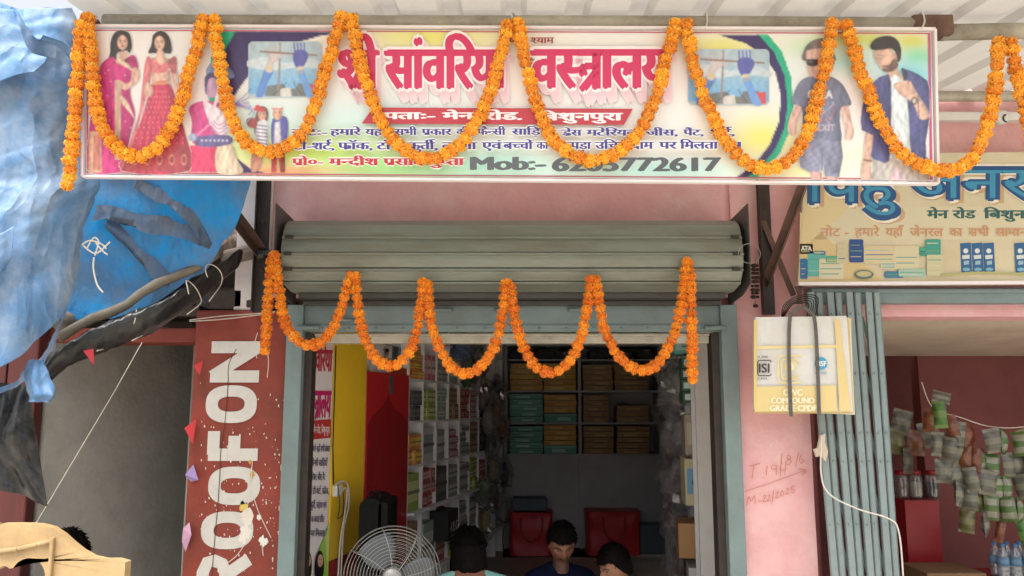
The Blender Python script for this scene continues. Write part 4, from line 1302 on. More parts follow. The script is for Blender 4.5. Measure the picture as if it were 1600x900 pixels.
def garland(label, cat_group, paths, fn, spacing, size, seed):
    FL = FLOWERS['amber' if size < 1 else 'orange']; size *= .98 if size < 1 else .95; spacing *= 1.03 if size < 1 else 1.0
    rr = random.Random(seed)
    p0 = fn(*paths[0][0])
    root = thing('marigold_garland', label, 'garland', tuple(p0), cat_group)
    for path in paths:
        P = cr([fn(a, c) for a, c in path], 24)
        P = [p + Vector((0, .004 * math.sin(i * .3), 0)) for i, p in enumerate(P)]
        b = MB(); b.tube(P[::6], .0025, 5); b.build('thread', 'thread', root)
        d = 0; nxt = spacing * .4
        for i in range(1, len(P)):
            seg = (P[i] - P[i - 1]).length
            while nxt <= d + seg:
                q = P[i - 1].lerp(P[i], (nxt - d) / max(seg, 1e-6))
                t = (P[i] - P[i - 1]).normalized()
                o = bpy.data.objects.new('marigold', rr.choice(FL))
                COL.objects.link(o)
                t = (t + Vector((rr.uniform(-.22, .22), rr.uniform(-.22, .22), rr.uniform(-.22, .22)))).normalized()
                M = t.to_track_quat('Z', 'Y').to_matrix() @ Matrix.Rotation(rr.uniform(0, 6.28), 3, 'Z')
                o.parent = root
                o.location = q - Vector(p0) + Vector((rr.uniform(-.003, .003), rr.uniform(-.004, .004), rr.uniform(-.003, .003)))
                o.rotation_euler = M.to_euler()
                k = size * rr.uniform(.88, 1.12)
                o.scale = (k * 1.02, k * 1.02, size * rr.uniform(1.1, 1.45))
                nxt += spacing * rr.uniform(.86, 1.12)
            d += seg
    return root
def gb(px, py): return banner(px, py, .04)
UG = 'marigold garlands draped over the signboard'
garland('marigold garland over the magenta sari woman with a long loose tail at the left edge', UG,
        [[(146, 30), (134, 60), (130, 120), (124, 200), (119, 250), (114, 296)], [(145, 30), (150, 90), (157, 160), (172, 212), (205, 247), (240, 244), (268, 215), (290, 160), (310, 90), (326, 32)]], gb, .0345, .95, 1)
garland('marigold garland swag framing the left sky picture and the printed children', UG,
        [[(340, 32), (346, 90), (359, 160), (378, 212), (410, 241), (445, 237), (475, 215), (497, 165), (518, 95), (538, 34)]], gb, .0345, .95, 2)
garland('marigold garland swag hanging across the first half of the pink title', UG,
        [[(551, 32), (565, 100), (585, 165), (615, 220), (660, 252), (700, 245), (740, 205), (765, 150), (783, 90), (796, 38)]], gb, .0345, .95, 3)
garland('marigold garland swag hanging across the second half of the pink title', UG,
        [[(808, 36), (821, 105), (838, 170), (865, 225), (905, 253), (945, 252), (985, 225), (1015, 175), (1035, 110), (1054, 40)]], gb, .0345, .95, 4)
garland('marigold garland swag falling in front of the right sky picture', UG,
        [[(1067, 40), (1079, 100), (1098, 160), (1130, 225), (1170, 263), (1215, 262), (1250, 225), (1270, 165), (1285, 105), (1296, 38)]], gb, .0345, .95, 5)
garland('marigold garland running down past the denim shirt and off the signboard corner', UG,
        [[(1315, 40), (1335, 110), (1360, 175), (1390, 230), (1430, 262), (1480, 270), (1515, 245), (1535, 195), (1546, 130), (1554, 60)]], gb, .0345, .97, 6)
garland('marigold garland strand tied beyond the signboard and cut by the photo edge', UG,
        [[(1571, 68), (1576, 110), (1587, 150), (1596, 195), (1612, 240), (1650, 262), (1700, 250)]], gb, .0345, .97, 7)
def gl(px, py): return at(px, py, 4.035)
LG = 'marigold garlands draped over the shutter'
garland('marigold garland with a hanging tail by the left shutter plate', LG,
        [[(427, 396), (421, 440), (417, 500), (413, 556)], [(429, 396), (435, 450), (446, 505), (470, 535), (495, 538), (516, 520), (532, 485), (549, 425)]], gl, .0362, 1.0, 11)
garland('marigold garland swag in front of the yellow board', LG, [[(554, 428), (562, 500), (580, 550), (605, 572), (630, 562), (648, 530), (657, 480), (661, 440)]], gl, .0362, 1.0, 12)
garland('marigold garland swag in front of the white goods shelves', LG, [[(667, 440), (675, 510), (695, 560), (720, 583), (745, 578), (770, 545), (785, 495), (791, 440)]], gl, .0362, 1.0, 13)
garland('marigold garland swag over the left half of the back shelf', LG, [[(797, 443), (810, 520), (830, 565), (860, 583), (885, 570), (905, 535), (918, 480), (924, 432)]], gl, .0362, 1.0, 14)
garland('marigold garland swag over the right half of the back shelf with a straight hanging tail', LG,
        [[(930, 433), (942, 505), (965, 555), (995, 577), (1025, 570), (1050, 530), (1065, 475), (1073, 405)], [(1077, 406), (1080, 480), (1081, 550), (1083, 600)]], gl, .0362, 1.0, 15)

# ================================================================== TARPAULINS, POLES AND CORDS ON THE LEFT
def coons(rows, ni, nj):
    """smooth surface through a net of (px, py, Y) control points"""
    R_ = [cr([at(*p) for p in row], ni) for row in rows]
    cols_ = [cr([r[i] for r in R_], nj) for i in range(len(R_[0]))]
    return [[cols_[i][j] for i in range(len(cols_))] for j in range(len(cols_[0]))]
def wrinkle(P, amp, sc, dirv, seed, sharp=1.0, edge=.15):
    """folds pulled along one direction: ridged noise squeezed across it, crisp creases, then small crumples"""
    nj, ni = len(P), len(P[0]); out = []
    for j in range(nj):
        row = []
        for i in range(ni):
            a, b_ = P[j][min(i + 1, ni - 1)] - P[j][max(i - 1, 0)], P[min(j + 1, nj - 1)][i] - P[max(j - 1, 0)][i]
            n = a.cross(b_); n = n.normalized() if n.length > 1e-9 else Vector((0, -1, 0))
            p = P[j][i]
            wv = Vector((noise.noise(p * 1.3 + Vector((seed, 0, 9))), noise.noise(p * 1.3 + Vector((3, seed, 0))), 0)) * .28
            q = Vector((p.x * dirv[0] + p.z * dirv[1], (p.x * dirv[2] + p.z * dirv[3]) * .24, seed)) + wv
            h = 1 - 2.2 * abs(noise.noise(q * sc)); h2 = 1 - 2.2 * abs(noise.noise(q * sc * 2.1 + Vector((5, 2, 0))))
            h4 = 1 - 2.2 * abs(noise.noise(q * sc * 4.6 + Vector((1, 7, 0))))
            h3 = noise.noise(p * 9 + Vector((seed, 0, 0)))
            row.append(p + n * amp * (h * .8 + .42 * h2 + .2 * h4 + .08 * h3))
        out.append(row)
    return out
# big dusty tarp in front
rows = [[(-420, -70, 3.0), (-160, -30, 3.05), (20, 6, 3.12), (75, 10, 3.16), (112, 14, 3.20), (126, 22, 3.24)],
        [(-420, 60, 3.0), (-160, 70, 3.04), (20, 70, 3.10), (80, 66, 3.20), (118, 64, 3.24), (133, 66, 3.28)],
        [(-420, 160, 2.98), (-160, 165, 3.0), (20, 160, 3.08), (80, 158, 3.18), (118, 155, 3.26), (133, 152, 3.32)],
        [(-420, 260, 2.96), (-160, 265, 2.98), (10, 250, 3.06), (75, 240, 3.12), (116, 232, 3.26), (138, 226, 3.34)],
        [(-420, 360, 2.95), (-160, 350, 2.97), (10, 330, 3.05), (80, 315, 3.12), (135, 302, 3.26), (163, 292, 3.36)],
        [(-420, 480, 2.95), (-160, 450, 2.97), (5, 410, 3.05), (60, 390, 3.14), (110, 372, 3.26), (135, 360, 3.36)],
        [(-420, 580, 2.96), (-160, 540, 2.98), (0, 500, 3.06), (50, 470, 3.14), (96, 440, 3.24), (122, 424, 3.34)],
        [(-420, 700, 2.98), (-160, 640, 3.0), (0, 574, 3.08), (48, 535, 3.16), (84, 500, 3.24), (104, 470, 3.30)]]
b = MB(); b.grid(wrinkle(coons(rows, 26, 22), .030, 2.6, (.88, -.47, .47, .88), 3.3))
tag(b.build('dusty_tarp', 'tarp_front', origin=tuple(at(0, 574, 3.1)), smooth=True, thick=.002), 'dusty faded blue tarp hanging in folds in front of the old house at the left', 'tarp')
dt = bpy.data.objects['dusty_tarp']
for rows in ([[(-40, 8, 3.02), (14, 14, 3.06), (24, 16, 3.08)], [(-50, 60, 2.99), (10, 66, 3.03), (44, 72, 3.06)], [(-60, 110, 2.97), (20, 92, 3.02), (74, 88, 3.08)], [(-60, 150, 2.96), (18, 118, 3.02), (52, 110, 3.05)]],
             [[(24, 14, 3.10), (62, 12, 3.12), (112, 12, 3.16)], [(38, 36, 3.08), (84, 40, 3.12), (124, 40, 3.20)], [(60, 58, 3.08), (100, 72, 3.13), (130, 92, 3.24)], [(86, 66, 3.12), (112, 84, 3.16), (132, 120, 3.27)]],
             [[(-60, 360, 2.96), (-10, 366, 2.98), (22, 352, 3.02)], [(-60, 400, 2.95), (-10, 404, 2.97), (20, 400, 3.01)], [(-60, 440, 2.95), (-10, 432, 2.97), (14, 424, 3.02)]]):
    b = MB(); b.grid(wrinkle(coons(rows, 12, 10), .016, 5, (.88, -.47, .47, .88), 6.6)); b.build('flap', 'tarp_front', dt, smooth=True, thick=.002)
# dark inner fold and gathered knot at its foot
rows = [[(-200, 690, 3.2), (0, 604, 3.24), (30, 580, 3.26), (62, 556, 3.28), (84, 520, 3.32), (104, 474, 3.36)],
        [(-200, 720, 3.2), (0, 612, 3.22), (30, 596, 3.22), (58, 572, 3.2), (72, 560, 3.22), (86, 548, 3.3)]]
kn = thing('gathered_tarp_end', 'twisted bright blue tarp end knotted and dangling under the dusty tarp', 'tarp', tuple(at(60, 570, 3.22)))
b = MB(); b.grid(wrinkle(coons(rows, 10, 8), .012, 9, (1, .3, 0, 1), 5.5)); b.build('folded_edge', 'tarp_front', kn, smooth=True, thick=.002)
b = MB()
kp = [at(56, 562, 3.22), at(58, 580, 3.2), at(60, 600, 3.2), at(66, 618, 3.2), at(62, 628, 3.2)]
n_ = 16; vs = []
for i, p in enumerate(cr(kp, 6)):
    t = i / 24
    rr_ = .018 + .024 * math.sin(min(1, t * 1.1) * math.pi * .75)
    for k in range(n_):
        a = 6.283 * k / n_; f = 1 + .35 * math.sin(a * 4 + i * .12) + .25 * noise.noise(Vector((a, i * .2, 1)))
        vs.append(p + Vector((rr_ * f * math.cos(a), rr_ * f * .8 * math.sin(a), .006 * noise.noise(Vector((a * 2, 0, 3))))))
m_ = len(vs) // n_
b.add(vs, [(i * n_ + k, i * n_ + (k + 1) % n_, (i + 1) * n_ + (k + 1) % n_, (i + 1) * n_ + k) for i in range(m_ - 1) for k in range(n_)])
b.build('knot', 'tarp_front', kn, smooth=True)
# bright blue tarp behind, lit through
rows = [[(60, 120, 3.75), (180, 120, 3.7), (300, 120, 3.66), (440, 120, 3.6)],
        [(70, 280, 3.75), (180, 280, 3.74), (300, 280, 3.70), (393, 280, 3.66)],
        [(80, 380, 3.74), (170, 375, 3.80), (270, 370, 3.78), (372, 345, 3.78)],
        [(80, 450, 3.72), (170, 450, 3.84), (260, 440, 3.86), (345, 388, 3.92)],
        [(80, 492, 3.70), (170, 488, 3.80), (235, 478, 3.86), (318, 432, 3.94)]]
BT = wrinkle(coons(rows, 24, 20), .05, 2.2, (.5, .85, -.85, .5), 8.1)
BTV = [p for r_ in BT for p in r_]
def on_blue(px, py):
    d = ray(px, py); a_, c_ = d.x / d.y, d.z / d.y
    q = min(BTV, key=lambda p: (p.x / p.y - a_) ** 2 + ((p.z - EYE) / p.y - c_) ** 2)
    return at(px, py, q.y - .012)
b = MB(); b.grid(BT)
tag(b.build('blue_tarp', 'tarp_translucent', origin=tuple(at(200, 488, 3.8)), smooth=True), 'bright blue tarp with light through it, stretched below the left end of the signboard', 'tarp')
bt = bpy.data.objects['blue_tarp']
for pts in ([(148, 335), (200, 342), (262, 352), (318, 372)], [(212, 282), (262, 312), (300, 342), (330, 384)], [(166, 352), (205, 385), (238, 418), (268, 436)]):
    P = [on_blue(x_, y_) for x_, y_ in [tuple(p) for p in cr([Vector(p) for p in pts], 10)]]
    rows_ = []
    for off_ in (-.030, -.016, .004, .014, .026):
        rows_.append([p + Vector((off_ * .3, -.003 + .003 * noise.noise(p * 6), off_ * (1 + 1.5 * noise.noise(p * 7 + Vector((off_ * 60, 0, 0)))))) for p in P])
    b = MB(); b.grid(rows_); b.build('folded_seam', 'tarp_band', bt, smooth=True)
# white string tied through the dusty tarp's edge
b = MB()
c0 = at(147, 390, 3.3)
for pts in ([(128, 383), (140, 376), (158, 381), (166, 389)], [(135, 390), (146, 372), (154, 378), (148, 400)], [(130, 384), (150, 396), (172, 378)], [(147, 402), (146, 420), (152, 445), (161, 457)], [(150, 380), (160, 392), (168, 398)]):
    b.tube(cr([at(x_, y_, 3.28) for x_, y_ in pts], 6), .0035, 5)
tag(b.build('tied_string', 'string', origin=tuple(c0), smooth=True), 'white string knotted in a loose bow on the edge of the dusty tarp', 'string')
# black plastic wrapped eave pole
b = MB()
pp_ = cr([at(60, 596, 3.62), at(110, 552, 3.66), at(180, 520, 3.75), at(250, 492, 3.85), at(310, 452, 3.98), at(372, 404, 4.2)], 12)
vs, n_ = [], 18
for i, p in enumerate(pp_):
    t = i / (len(pp_) - 1)
    for k in range(n_):
        a = 6.283 * k / n_
        r = (.052 + .022 * math.sin(t * 3.1)) * (1 + .22 * noise.noise(Vector((i * .35, math.cos(a) * 2, math.sin(a) * 2))) + .10 * noise.noise(Vector((i * 1.1, a * 3, 4))))
        vs.append(p + Vector((.3 * r * math.sin(a), r * math.cos(a), r * math.sin(a))))
m_ = len(pp_)
b.add(vs, [(i * n_ + k, i * n_ + (k + 1) % n_, (i + 1) * n_ + (k + 1) % n_, (i + 1) * n_ + k) for i in range(m_ - 1) for k in range(n_)] + [tuple(range(n_)), tuple((m_ - 1) * n_ + k for k in range(n_))])
ep = thing('wrapped_eave_pole', 'eave pole wrapped in wrinkled black plastic sloping under the blue tarp', 'pole', tuple(pp_[0]))
b.build('plastic_wrap', 'black_plastic', ep, smooth=True)
for k, (x_, y_) in enumerate(((158, 530), (212, 508), (296, 462), (330, 436))):
    c = at(x_, y_, 3.72 + k * .06); b = MB()
    b.tube(cr([c + Vector((.02 * math.sin(a * 1.7 + k), -.075 * math.cos(a) + .02, .075 * math.sin(a))) for a in [.5 * q for q in range(8)]] + [c + Vector((.03, -.09, -.06 - .02 * k))], 4), .0028, 5)
    b.build('binding', 'string', ep, smooth=True)
for lab, a, c, r in (('pale bamboo pole lying along the top of the black wrapped pole', (92, 528, 3.64), (338, 398, 4.0), .022), ('short round log end poking out under the blue tarp', (98, 505, 3.75), (128, 490, 4.1), .042)):
    b = MB(); A, C = at(*a), at(*c)
    pts = [A.lerp(C, i / 10) + Vector((0, .01 * math.sin(i * 2.1), .012 * math.sin(i * 1.3))) for i in range(11)]
    b.tube(pts, [r * (1 + .12 * (i % 3 == 0)) for i in range(11)], 12)
    tag(b.build('bamboo_pole' if r < .03 else 'log', 'bamboo', origin=tuple(A), smooth=True), lab, 'pole' if r < .03 else 'log')
# loose black plastic sheet
rows = [[(-220, 590, 3.5), (-60, 592, 3.5), (10, 596, 3.5), (44, 600, 3.52)], [(-220, 680, 3.5), (-60, 680, 3.46), (20, 676, 3.46), (56, 672, 3.5)],
        [(-220, 740, 3.5), (-60, 738, 3.46), (28, 736, 3.46), (66, 735, 3.5)], [(-220, 758, 3.5), (-60, 758, 3.47), (30, 778, 3.47), (74, 792, 3.5)]]
b = MB(); b.grid(wrinkle(coons(rows, 14, 12), .035, 6, (1, .3, -.2, .8), 2.2))
tag(b.build('black_plastic_sheet', 'black_plastic', origin=tuple(at(0, 750, 3.5)), smooth=True), 'crumpled black plastic sheet hanging below the dusty tarp in front of the maroon door', 'plastic sheet')
# string across the passage and to the pillar
b = MB(); b.tube([at(222, 535, 4.3), at(180, 610, 4.25), at(70, 795, 4.0), at(36, 850, 3.9)], .0022, 5)
tag(b.build('taut_string', 'string', origin=tuple(at(222, 535, 4.3)), smooth=True), 'taut pale string running diagonally across the dark grey passage', 'string')
b = MB()
for dy in (0, 5):
    b.tube(cr([at(296, 500 + dy * .4, 4.45), at(345, 494 + dy, 4.46), at(400, 490 + dy * .5, 4.46), at(430, 487, 4.46)], 6), .0032, 5)
tag(b.build('string_line', 'string', origin=tuple(at(296, 500, 4.45)), smooth=True), 'pale double string running from the eave to the top of the red pillar', 'string')
def pennant(pts, m, lab, Y, grp='paper bunting flags'):
    P3 = [at(x_, y_, Y + .02 * math.sin(k * 2.3)) for k, (x_, y_) in enumerate(pts)]
    b = MB(); b.prism(P3, (0, .0015, 0))
    tag(b.build('bunting_flag', m, origin=tuple(P3[0])), lab, 'flag', grp)
pennant([(130, 548), (146, 545), (147, 571)], 'red_paper', 'red paper flag hanging below the black wrapped eave pole', 3.6)
pennant([(302, 572), (317, 564), (312, 586)], 'red_paper', 'upper red paper flag stuck to the edge of the red pillar', 4.47)
pennant([(288, 669), (307, 654), (301, 694)], 'red_paper', 'larger red paper flag on the red pillar edge level with its letter F', 4.47)
pennant([(289, 742), (302, 726), (310, 750), (298, 753)], 'violet_paper', 'pale violet paper flag on the edge of the red pillar', 4.47)
pennant([(286, 826), (296, 816), (299, 836), (290, 862), (284, 846)], 'pink_paper', 'faded pink paper flag lowest on the red pillar edge', 4.47)

# ================================================================== CARVED BACK OF A CREAM CHAIR, LEFT FOREGROUND
ch = thing('carved_chair', 'cream painted carved wooden chair back with a heart shaped cut-out', 'chair', tuple(at(0, 1100, 2.6)))
CY = 2.6
xc = xat(-10, CY, 880)
def C2(px, py): p = at(px, py, CY); return (p.x - xc, p.z)
right = [C2(px, py) for px, py in ((0, 819), (40, 819), (70, 822), (92, 834), (112, 852), (135, 868), (160, 875), (196, 874), (198, 890))]
prof = cr([Vector(p) for p in right[:-1]], 5)
prof = [(p.x, p.y) for p in prof]
zl = .42
wR = prof[-1][0]
outl = prof + [(wR, zl)]
hole = [C2(px, py) for px, py in ((-10, 893), (6, 884), (18, 889), (30, 877), (48, 872), (63, 880), (70, 896), (68, 915), (56, 935), (30, 960), (-10, 985))]
hp = [(p.x, p.y) for p in cr([Vector(p) for p in hole], 5)]
def ring(mb, y0, y1, o, h):
    # right half and its mirror, as a strip between the outline and the cut-out, closed at the foot
    n = 40
    def res(q, n):
        L = [0]
        for a, c in zip(q[:-1], q[1:]): L.append(L[-1] + math.dist(a, c))
        out = []
        for k in range(n):
            d = L[-1] * k / (n - 1); i = max(i_ for i_ in range(len(q)) if L[i_] <= d + 1e-9); i = min(i, len(q) - 2)
            t = (d - L[i]) / max(1e-9, L[i + 1] - L[i]); out.append((q[i][0] + (q[i + 1][0] - q[i][0]) * t, q[i][1] + (q[i + 1][1] - q[i][1]) * t))
        return out
    A = res(o + [(0, o[-1][1])], n); B_ = res(h, n)
    for s_ in (1, -1):
        vs = []
        for y in (y0, y1):
            vs += [(xc + s_ * x_, y, z_) for x_, z_ in A] + [(xc + s_ * x_, y, z_) for x_, z_ in B_]
        fs = []
        for k in range(n - 1):
            fs += [(k, k + 1, n + k + 1, n + k), (2 * n + k, 3 * n + k, 3 * n + k + 1, 2 * n + k + 1), (k, 2 * n + k, 2 * n + k + 1, k + 1), (n + k, n + k + 1, 3 * n + k + 1, 3 * n + k)]
        mb.add(vs, fs)
b = MB(); ring(b, CY, CY + .04, outl, hp); b.build('backrest', 'carved_cream', ch)
b = MB()
fpts = [C2(px, py) for px, py in ((-10, 862), (30, 857), (60, 850), (84, 844))]
for s_ in (1, -1):
    for a, c in zip(fpts[:-1], fpts[1:]): b.bar((xc + s_ * a[0], CY - .004, a[1]), (xc + s_ * c[0], CY - .004, c[1]), .012, .02)
    b.bar((xc + s_ * (fpts[-1][0]), CY - .004, fpts[-1][1] + .01), (xc + s_ * (fpts[-1][0]), CY - .004, .45), .012, .02)
b.build('moulding', 'carved_cream', ch, bevel=.004)
b = MB(); b.box(xc - wR, xc + wR, CY + .05, CY + .55, .40, .45); b.build('seat', 'carved_cream', ch, bevel=.012)
for sx in (-1, 1):
    for y in (CY + .02, CY + .5):
        b = MB(); b.tube([(xc + sx * (wR - .04), y, -.03), (xc + sx * (wR - .04), y, .2), (xc + sx * (wR - .04), y, .40)], [.02, .026, .022], 10); b.build('leg', 'carved_cream', ch, smooth=True)

# ================================================================== RIGHT SIDE: GATE, SACK BUNDLE, STORE SIGN, STOCK
gt = thing('folding_gate', 'pale blue steel collapsible gate folded against the pink pillar', 'gate', tuple(at(1330, 1200, 4.42)))
NB = 8
for i in range(NB):
    t = i / (NB - 1)
    a, c = at(1266 + 105 * t, 457, 4.36), at(1304 + 98 * t, 900, 4.36)
    d = (c - a); c2 = a + d * ((a.z + .02) / (a.z - c.z))
    b = MB()
    yo = .0 if i % 2 == 0 else .018
    w_ = .030
    for q in ((-1, 0), (1, 0)):
        b.bar(a + Vector((q[0] * w_ / 2, yo, 0)), c2 + Vector((q[0] * w_ / 2, yo, 0)), .004, .022, (0, -1, 0))
    b.bar(a + Vector((0, yo - .009, 0)), c2 + Vector((0, yo - .009, 0)), w_, .004, (0, -1, 0))
    for py in (492, 588, 682, 726, 822, 930):
        f = (py - 457) / (900 - 457); p = a.lerp(c, f)
        b.sphere(p + Vector((0, yo - .013, 0)), .007, .005, .007, 8, 5)
    b.build('bar', 'gate_paint', gt)
for py in (520, 612, 706, 800, 880):
    for i in range(NB - 1):
        t0, t1 = i / (NB - 1), (i + 1) / (NB - 1)
        f = (py - 457) / 443
        def gp(t, f): return at(1266 + 105 * t, 457, 4.40).lerp(at(1304 + 98 * t, 900, 4.40), f)
        b = MB(); b.bar(gp(t0, f - .07), gp(t1, f + .07), .018, .004); b.build('lattice_strip', 'gate_paint', gt)
# bundle of paper sacks
bn = thing('sack_bundle', 'flat bundle of folded cream and yellow paper sacks strapped and hung beside the gate', 'sacks', tuple(at(1255, 648, 4.2)))
SY = 4.18
sk = [((1180, 496), (1322, 494), (1332, 643), (1180, 643)), ((1178, 498), (1326, 496), (1334, 646), (1178, 645)), ((1177, 497), (1328, 498), (1335, 648), (1177, 642)), ((1179, 495), (1330, 497), (1330, 646), (1182, 646))]
for k, quad in enumerate(sk):
    y = SY + .022 * k
    P = []
    for j in range(13):
        v = j / 12; row = []
        for i in range(13):
            u = i / 12
            px = quad[0][0] * (1 - u) * (1 - v) + quad[1][0] * u * (1 - v) + quad[2][0] * u * v + quad[3][0] * (1 - u) * v
            py = quad[0][1] * (1 - u) * (1 - v) + quad[1][1] * u * (1 - v) + quad[2][1] * u * v + quad[3][1] * (1 - u) * v
            p = at(px, py, y); p.y += .006 * noise.noise(Vector((u * 4, v * 4, k))) - .008 * math.sin(math.pi * u) * math.sin(math.pi * v)
            row.append(p)
        P.append(row)
    b = MB(); b.grid(P); b.build('sack', 'sack_paper' if k % 2 == 0 else 'sack_yellow', bn, thick=.012)
pr = Print(plane_y(SY - .020), .0003)
YL_ = S(224, 202, 142)
pr.poly([(1180, 604), (1306, 602), (1308, 643), (1180, 643)], YL_)
pr.poly([(1304, 498), (1312, 498), (1330, 642), (1312, 643)], YL_)
pr.poly([(1184, 541), (1308, 539), (1308, 543), (1184, 545)], S(236, 216, 150))
pr.poly([(1178, 500), (1183, 500), (1182, 640), (1178, 640)], S(220, 196, 120))
BLK = S(70, 70, 74)
o_ = rrect(1180, 562, 1205, 582, 3); 
pr.line([tuple(p) for p in rrect(1184, 563, 1205, 587, 3)] + [(1205, 566)], 1.6, BLK, n=1)
pr.text('ISI', 1186, 1202, 568, 582, BLK, bold=(.03, .02), em=.7)
pr.text('IS 4985', 1184, 1200, 556, 559, S(110, 108, 106), bold=(.02, 0), em=.7); pr.text('CM/L', 1184, 1200, 590, 593, S(110, 108, 106), bold=(.02, 0), em=.7)
pr.ell(1283, 568, 10, 10, S(72, 160, 196), 24); pr.text('NSF', 1275, 1291, 564, 572, S(236, 240, 240), bold=(.04, .02), em=.72); pr.text('CERTIFIED', 1274, 1292, 581, 585, S(110, 160, 190), bold=(.02, 0), em=.7)
FY = S(232, 214, 150)
pr.line(rrect(1216, 556, 1253, 598, 3) + [(1253, 560)], 2, FY, n=1); pr.line(rrect(1221, 561, 1248, 593, 8) + [(1248, 568)], 2, FY, n=1)
pr.ell(1235, 572, 9, 9, FY); pr.ell(1235, 573, 5, 6, S(236, 232, 218)); pr.text('CPVC', 1222, 1248, 585, 592, FY, bold=(.03, 0), em=.72)
WY = S(242, 236, 206)
pr.text('CPVC', 1224, 1254, 608, 618, WY, bold=(.05, .02), em=.72); pr.text('COMPOUND', 1205, 1272, 621, 630, WY, bold=(.05, .02), em=.72); pr.text('GRADE CPDF', 1203, 1276, 633, 642, WY, bold=(.05, .02), em=.72)
pr.build('printing', bn)
for pts in ([(1250, 478), (1240, 488), (1234, 500), (1233, 560), (1236, 650)], [(1252, 478), (1266, 488), (1273, 500), (1277, 560), (1280, 648)]):
    b = MB(); P3 = cr([at(x_, y_, SY - .032) for x_, y_ in pts], 6)
    for a, c in zip(P3[:-1], P3[1:]): b.bar(a, c + (c - a) * .05, .018, .003)
    b.build('strap', 'grey_strap', bn)
b = MB()
for k in range(5):
    c = at(1250, 484, SY); b.tube(cr([c + Vector((.05 + .01 * k, .05, -.04)), c + Vector((.04 + .012 * k, -.02, .03 + .008 * k)), c + Vector((0, 0, .035 + .01 * k)), c + Vector((-.05 - .01 * k, -.02, .02)), c + Vector((-.08, .05, -.05))], 5), .0028, 5)
b.build('wire_tie', 'wire_dark', bn, smooth=True)
b = MB()
for k in range(4): b.tube(cr([at(1244 + 3 * k, 474, SY + .1), at(1248 + k, 462, SY + .15), at(1243 + 4 * k, 448 - k, 4.38)], 4), .006, 6)
b.build('hanging_cord', 'rust', bn, smooth=True)

# store sign over the gate
gsn = thing('store_signboard', 'faded cream printed sign with big blue lettering and pictured groceries above the gate', 'signboard', tuple(at(1248, 442, 4.36)))
def ssgn(px, py, off): return at(px, py, 4.36 - off)
b = MB(); b.prism([ssgn(1259, 241, 0), ssgn(1760, 236, 0), ssgn(1760, 441, 0), ssgn(1247, 442, 0)], (0, .03, 0)); b.build('panel', 'cream_board', gsn)
b = MB(); b.bar(ssgn(1246, 444, .0), ssgn(1760, 441, .0), .018, .04); b.build('frame', 'frame_white', gsn)
pr = Print(ssgn, .0003)
pr.poly([(1250, 330), (1300, 380), (1360, 420), (1380, 440), (1249, 441)], S(206, 184, 132), 0)
pr.poly([(1262, 262), (1300, 262), (1330, 300), (1322, 330), (1262, 380), (1252, 380)], S(212, 194, 148))
BL2, BL3 = S(32, 78, 128), S(58, 140, 176)
for s_, x0, x1, yb in (('िपहु', 1258, 1402, 318), ('जनरल', 1420, 1690, 312)):
    pr.text(s_, x0 + 6, x1 + 6, 266, yb + 5, S(190, 158, 120), bold=(.06, .03))
    pr.text(s_, x0, x1, 262, yb, BL2, bold=(.06, .03), halo=S(232, 224, 206), hw=.07)
    pr.text(s_, x0 + 2, x1 - 3, 266, yb - 3, BL3, bold=(0, 0))
pr.build('title_lettering', gsn)
pr = Print(ssgn, .0003)
pr.poly([(1272, 324), (1700, 322), (1700, 374), (1272, 374)], S(206, 197, 166))
pr.text('मेन रोड', 1449, 1524, 329, 341, S(40, 92, 86), bold=(.05, .02)); pr.text('िबशुनपुरा', 1538, 1640, 329, 341, S(40, 92, 86), bold=(.05, .02))
for s_, x0, x1 in (('नोट -', 1282, 1326), ('हमारे', 1336, 1374), ('यहाँ', 1384, 1412), ('जेनरल', 1422, 1474), ('का', 1484, 1504), ('सभी', 1514, 1546), ('सामान', 1556, 1606), ('िमलता है', 1616, 1680)):
    pr.text(s_, x0, x1, 357, 369, S(200, 146, 104), bold=(.02, .01))
pr.build('lettering', gsn)
pr = Print(ssgn, .0003)
rr = random.Random(11)
TQ = [S(64, 150, 146), S(90, 170, 160), S(44, 100, 150), S(206, 200, 170), S(186, 176, 140), S(120, 150, 110), S(150, 190, 180)]
for x0, y0, x1, y1, c in ((1250, 380, 1270, 398, S(130, 170, 150)), (1250, 404, 1262, 436, TQ[2]), (1262, 396, 1290, 432, TQ[1]), (1270, 392, 1290, 398, TQ[2]), (1280, 404, 1318, 436, TQ[3]), (1290, 400, 1320, 410, S(70, 160, 110)),
                          (1308, 380, 1324, 412, S(196, 186, 150)), (1327, 374, 1349, 410, S(36, 70, 130)), (1350, 384, 1398, 412, S(206, 190, 150)), (1376, 410, 1406, 420, TQ[3]), (1398, 384, 1436, 420, S(206, 196, 160)),
                          (1382, 424, 1412, 434, TQ[2]), (1436, 386, 1456, 400, S(70, 150, 110)), (1446, 374, 1470, 398, S(60, 150, 130)), (1448, 398, 1474, 431, S(196, 190, 150)), (1404, 420, 1446, 432, TQ[6])):
    pr.poly(rrect(x0, y0, x1, y1, 2.5, 3), c)
    for k in range(3):
        yy = y0 + (y1 - y0) * (k + 1) / 4
        pr.line([(x0 + 2, yy), (x1 - 2 - rr.uniform(0, 6), yy)], 1.3, rr.choice(TQ), up=False)
    pr.up()
pr.ell(1350, 429, 15, 7, S(84, 110, 104)); pr.ell(1350, 428, 12, 4.5, S(186, 176, 130)); pr.text('ATA', 1252, 1268, 384, 392, S(226, 226, 206), bold=(.05, .02), em=.72)
pr.build('printed_groceries', gsn)
pr = Print(ssgn, .0003)
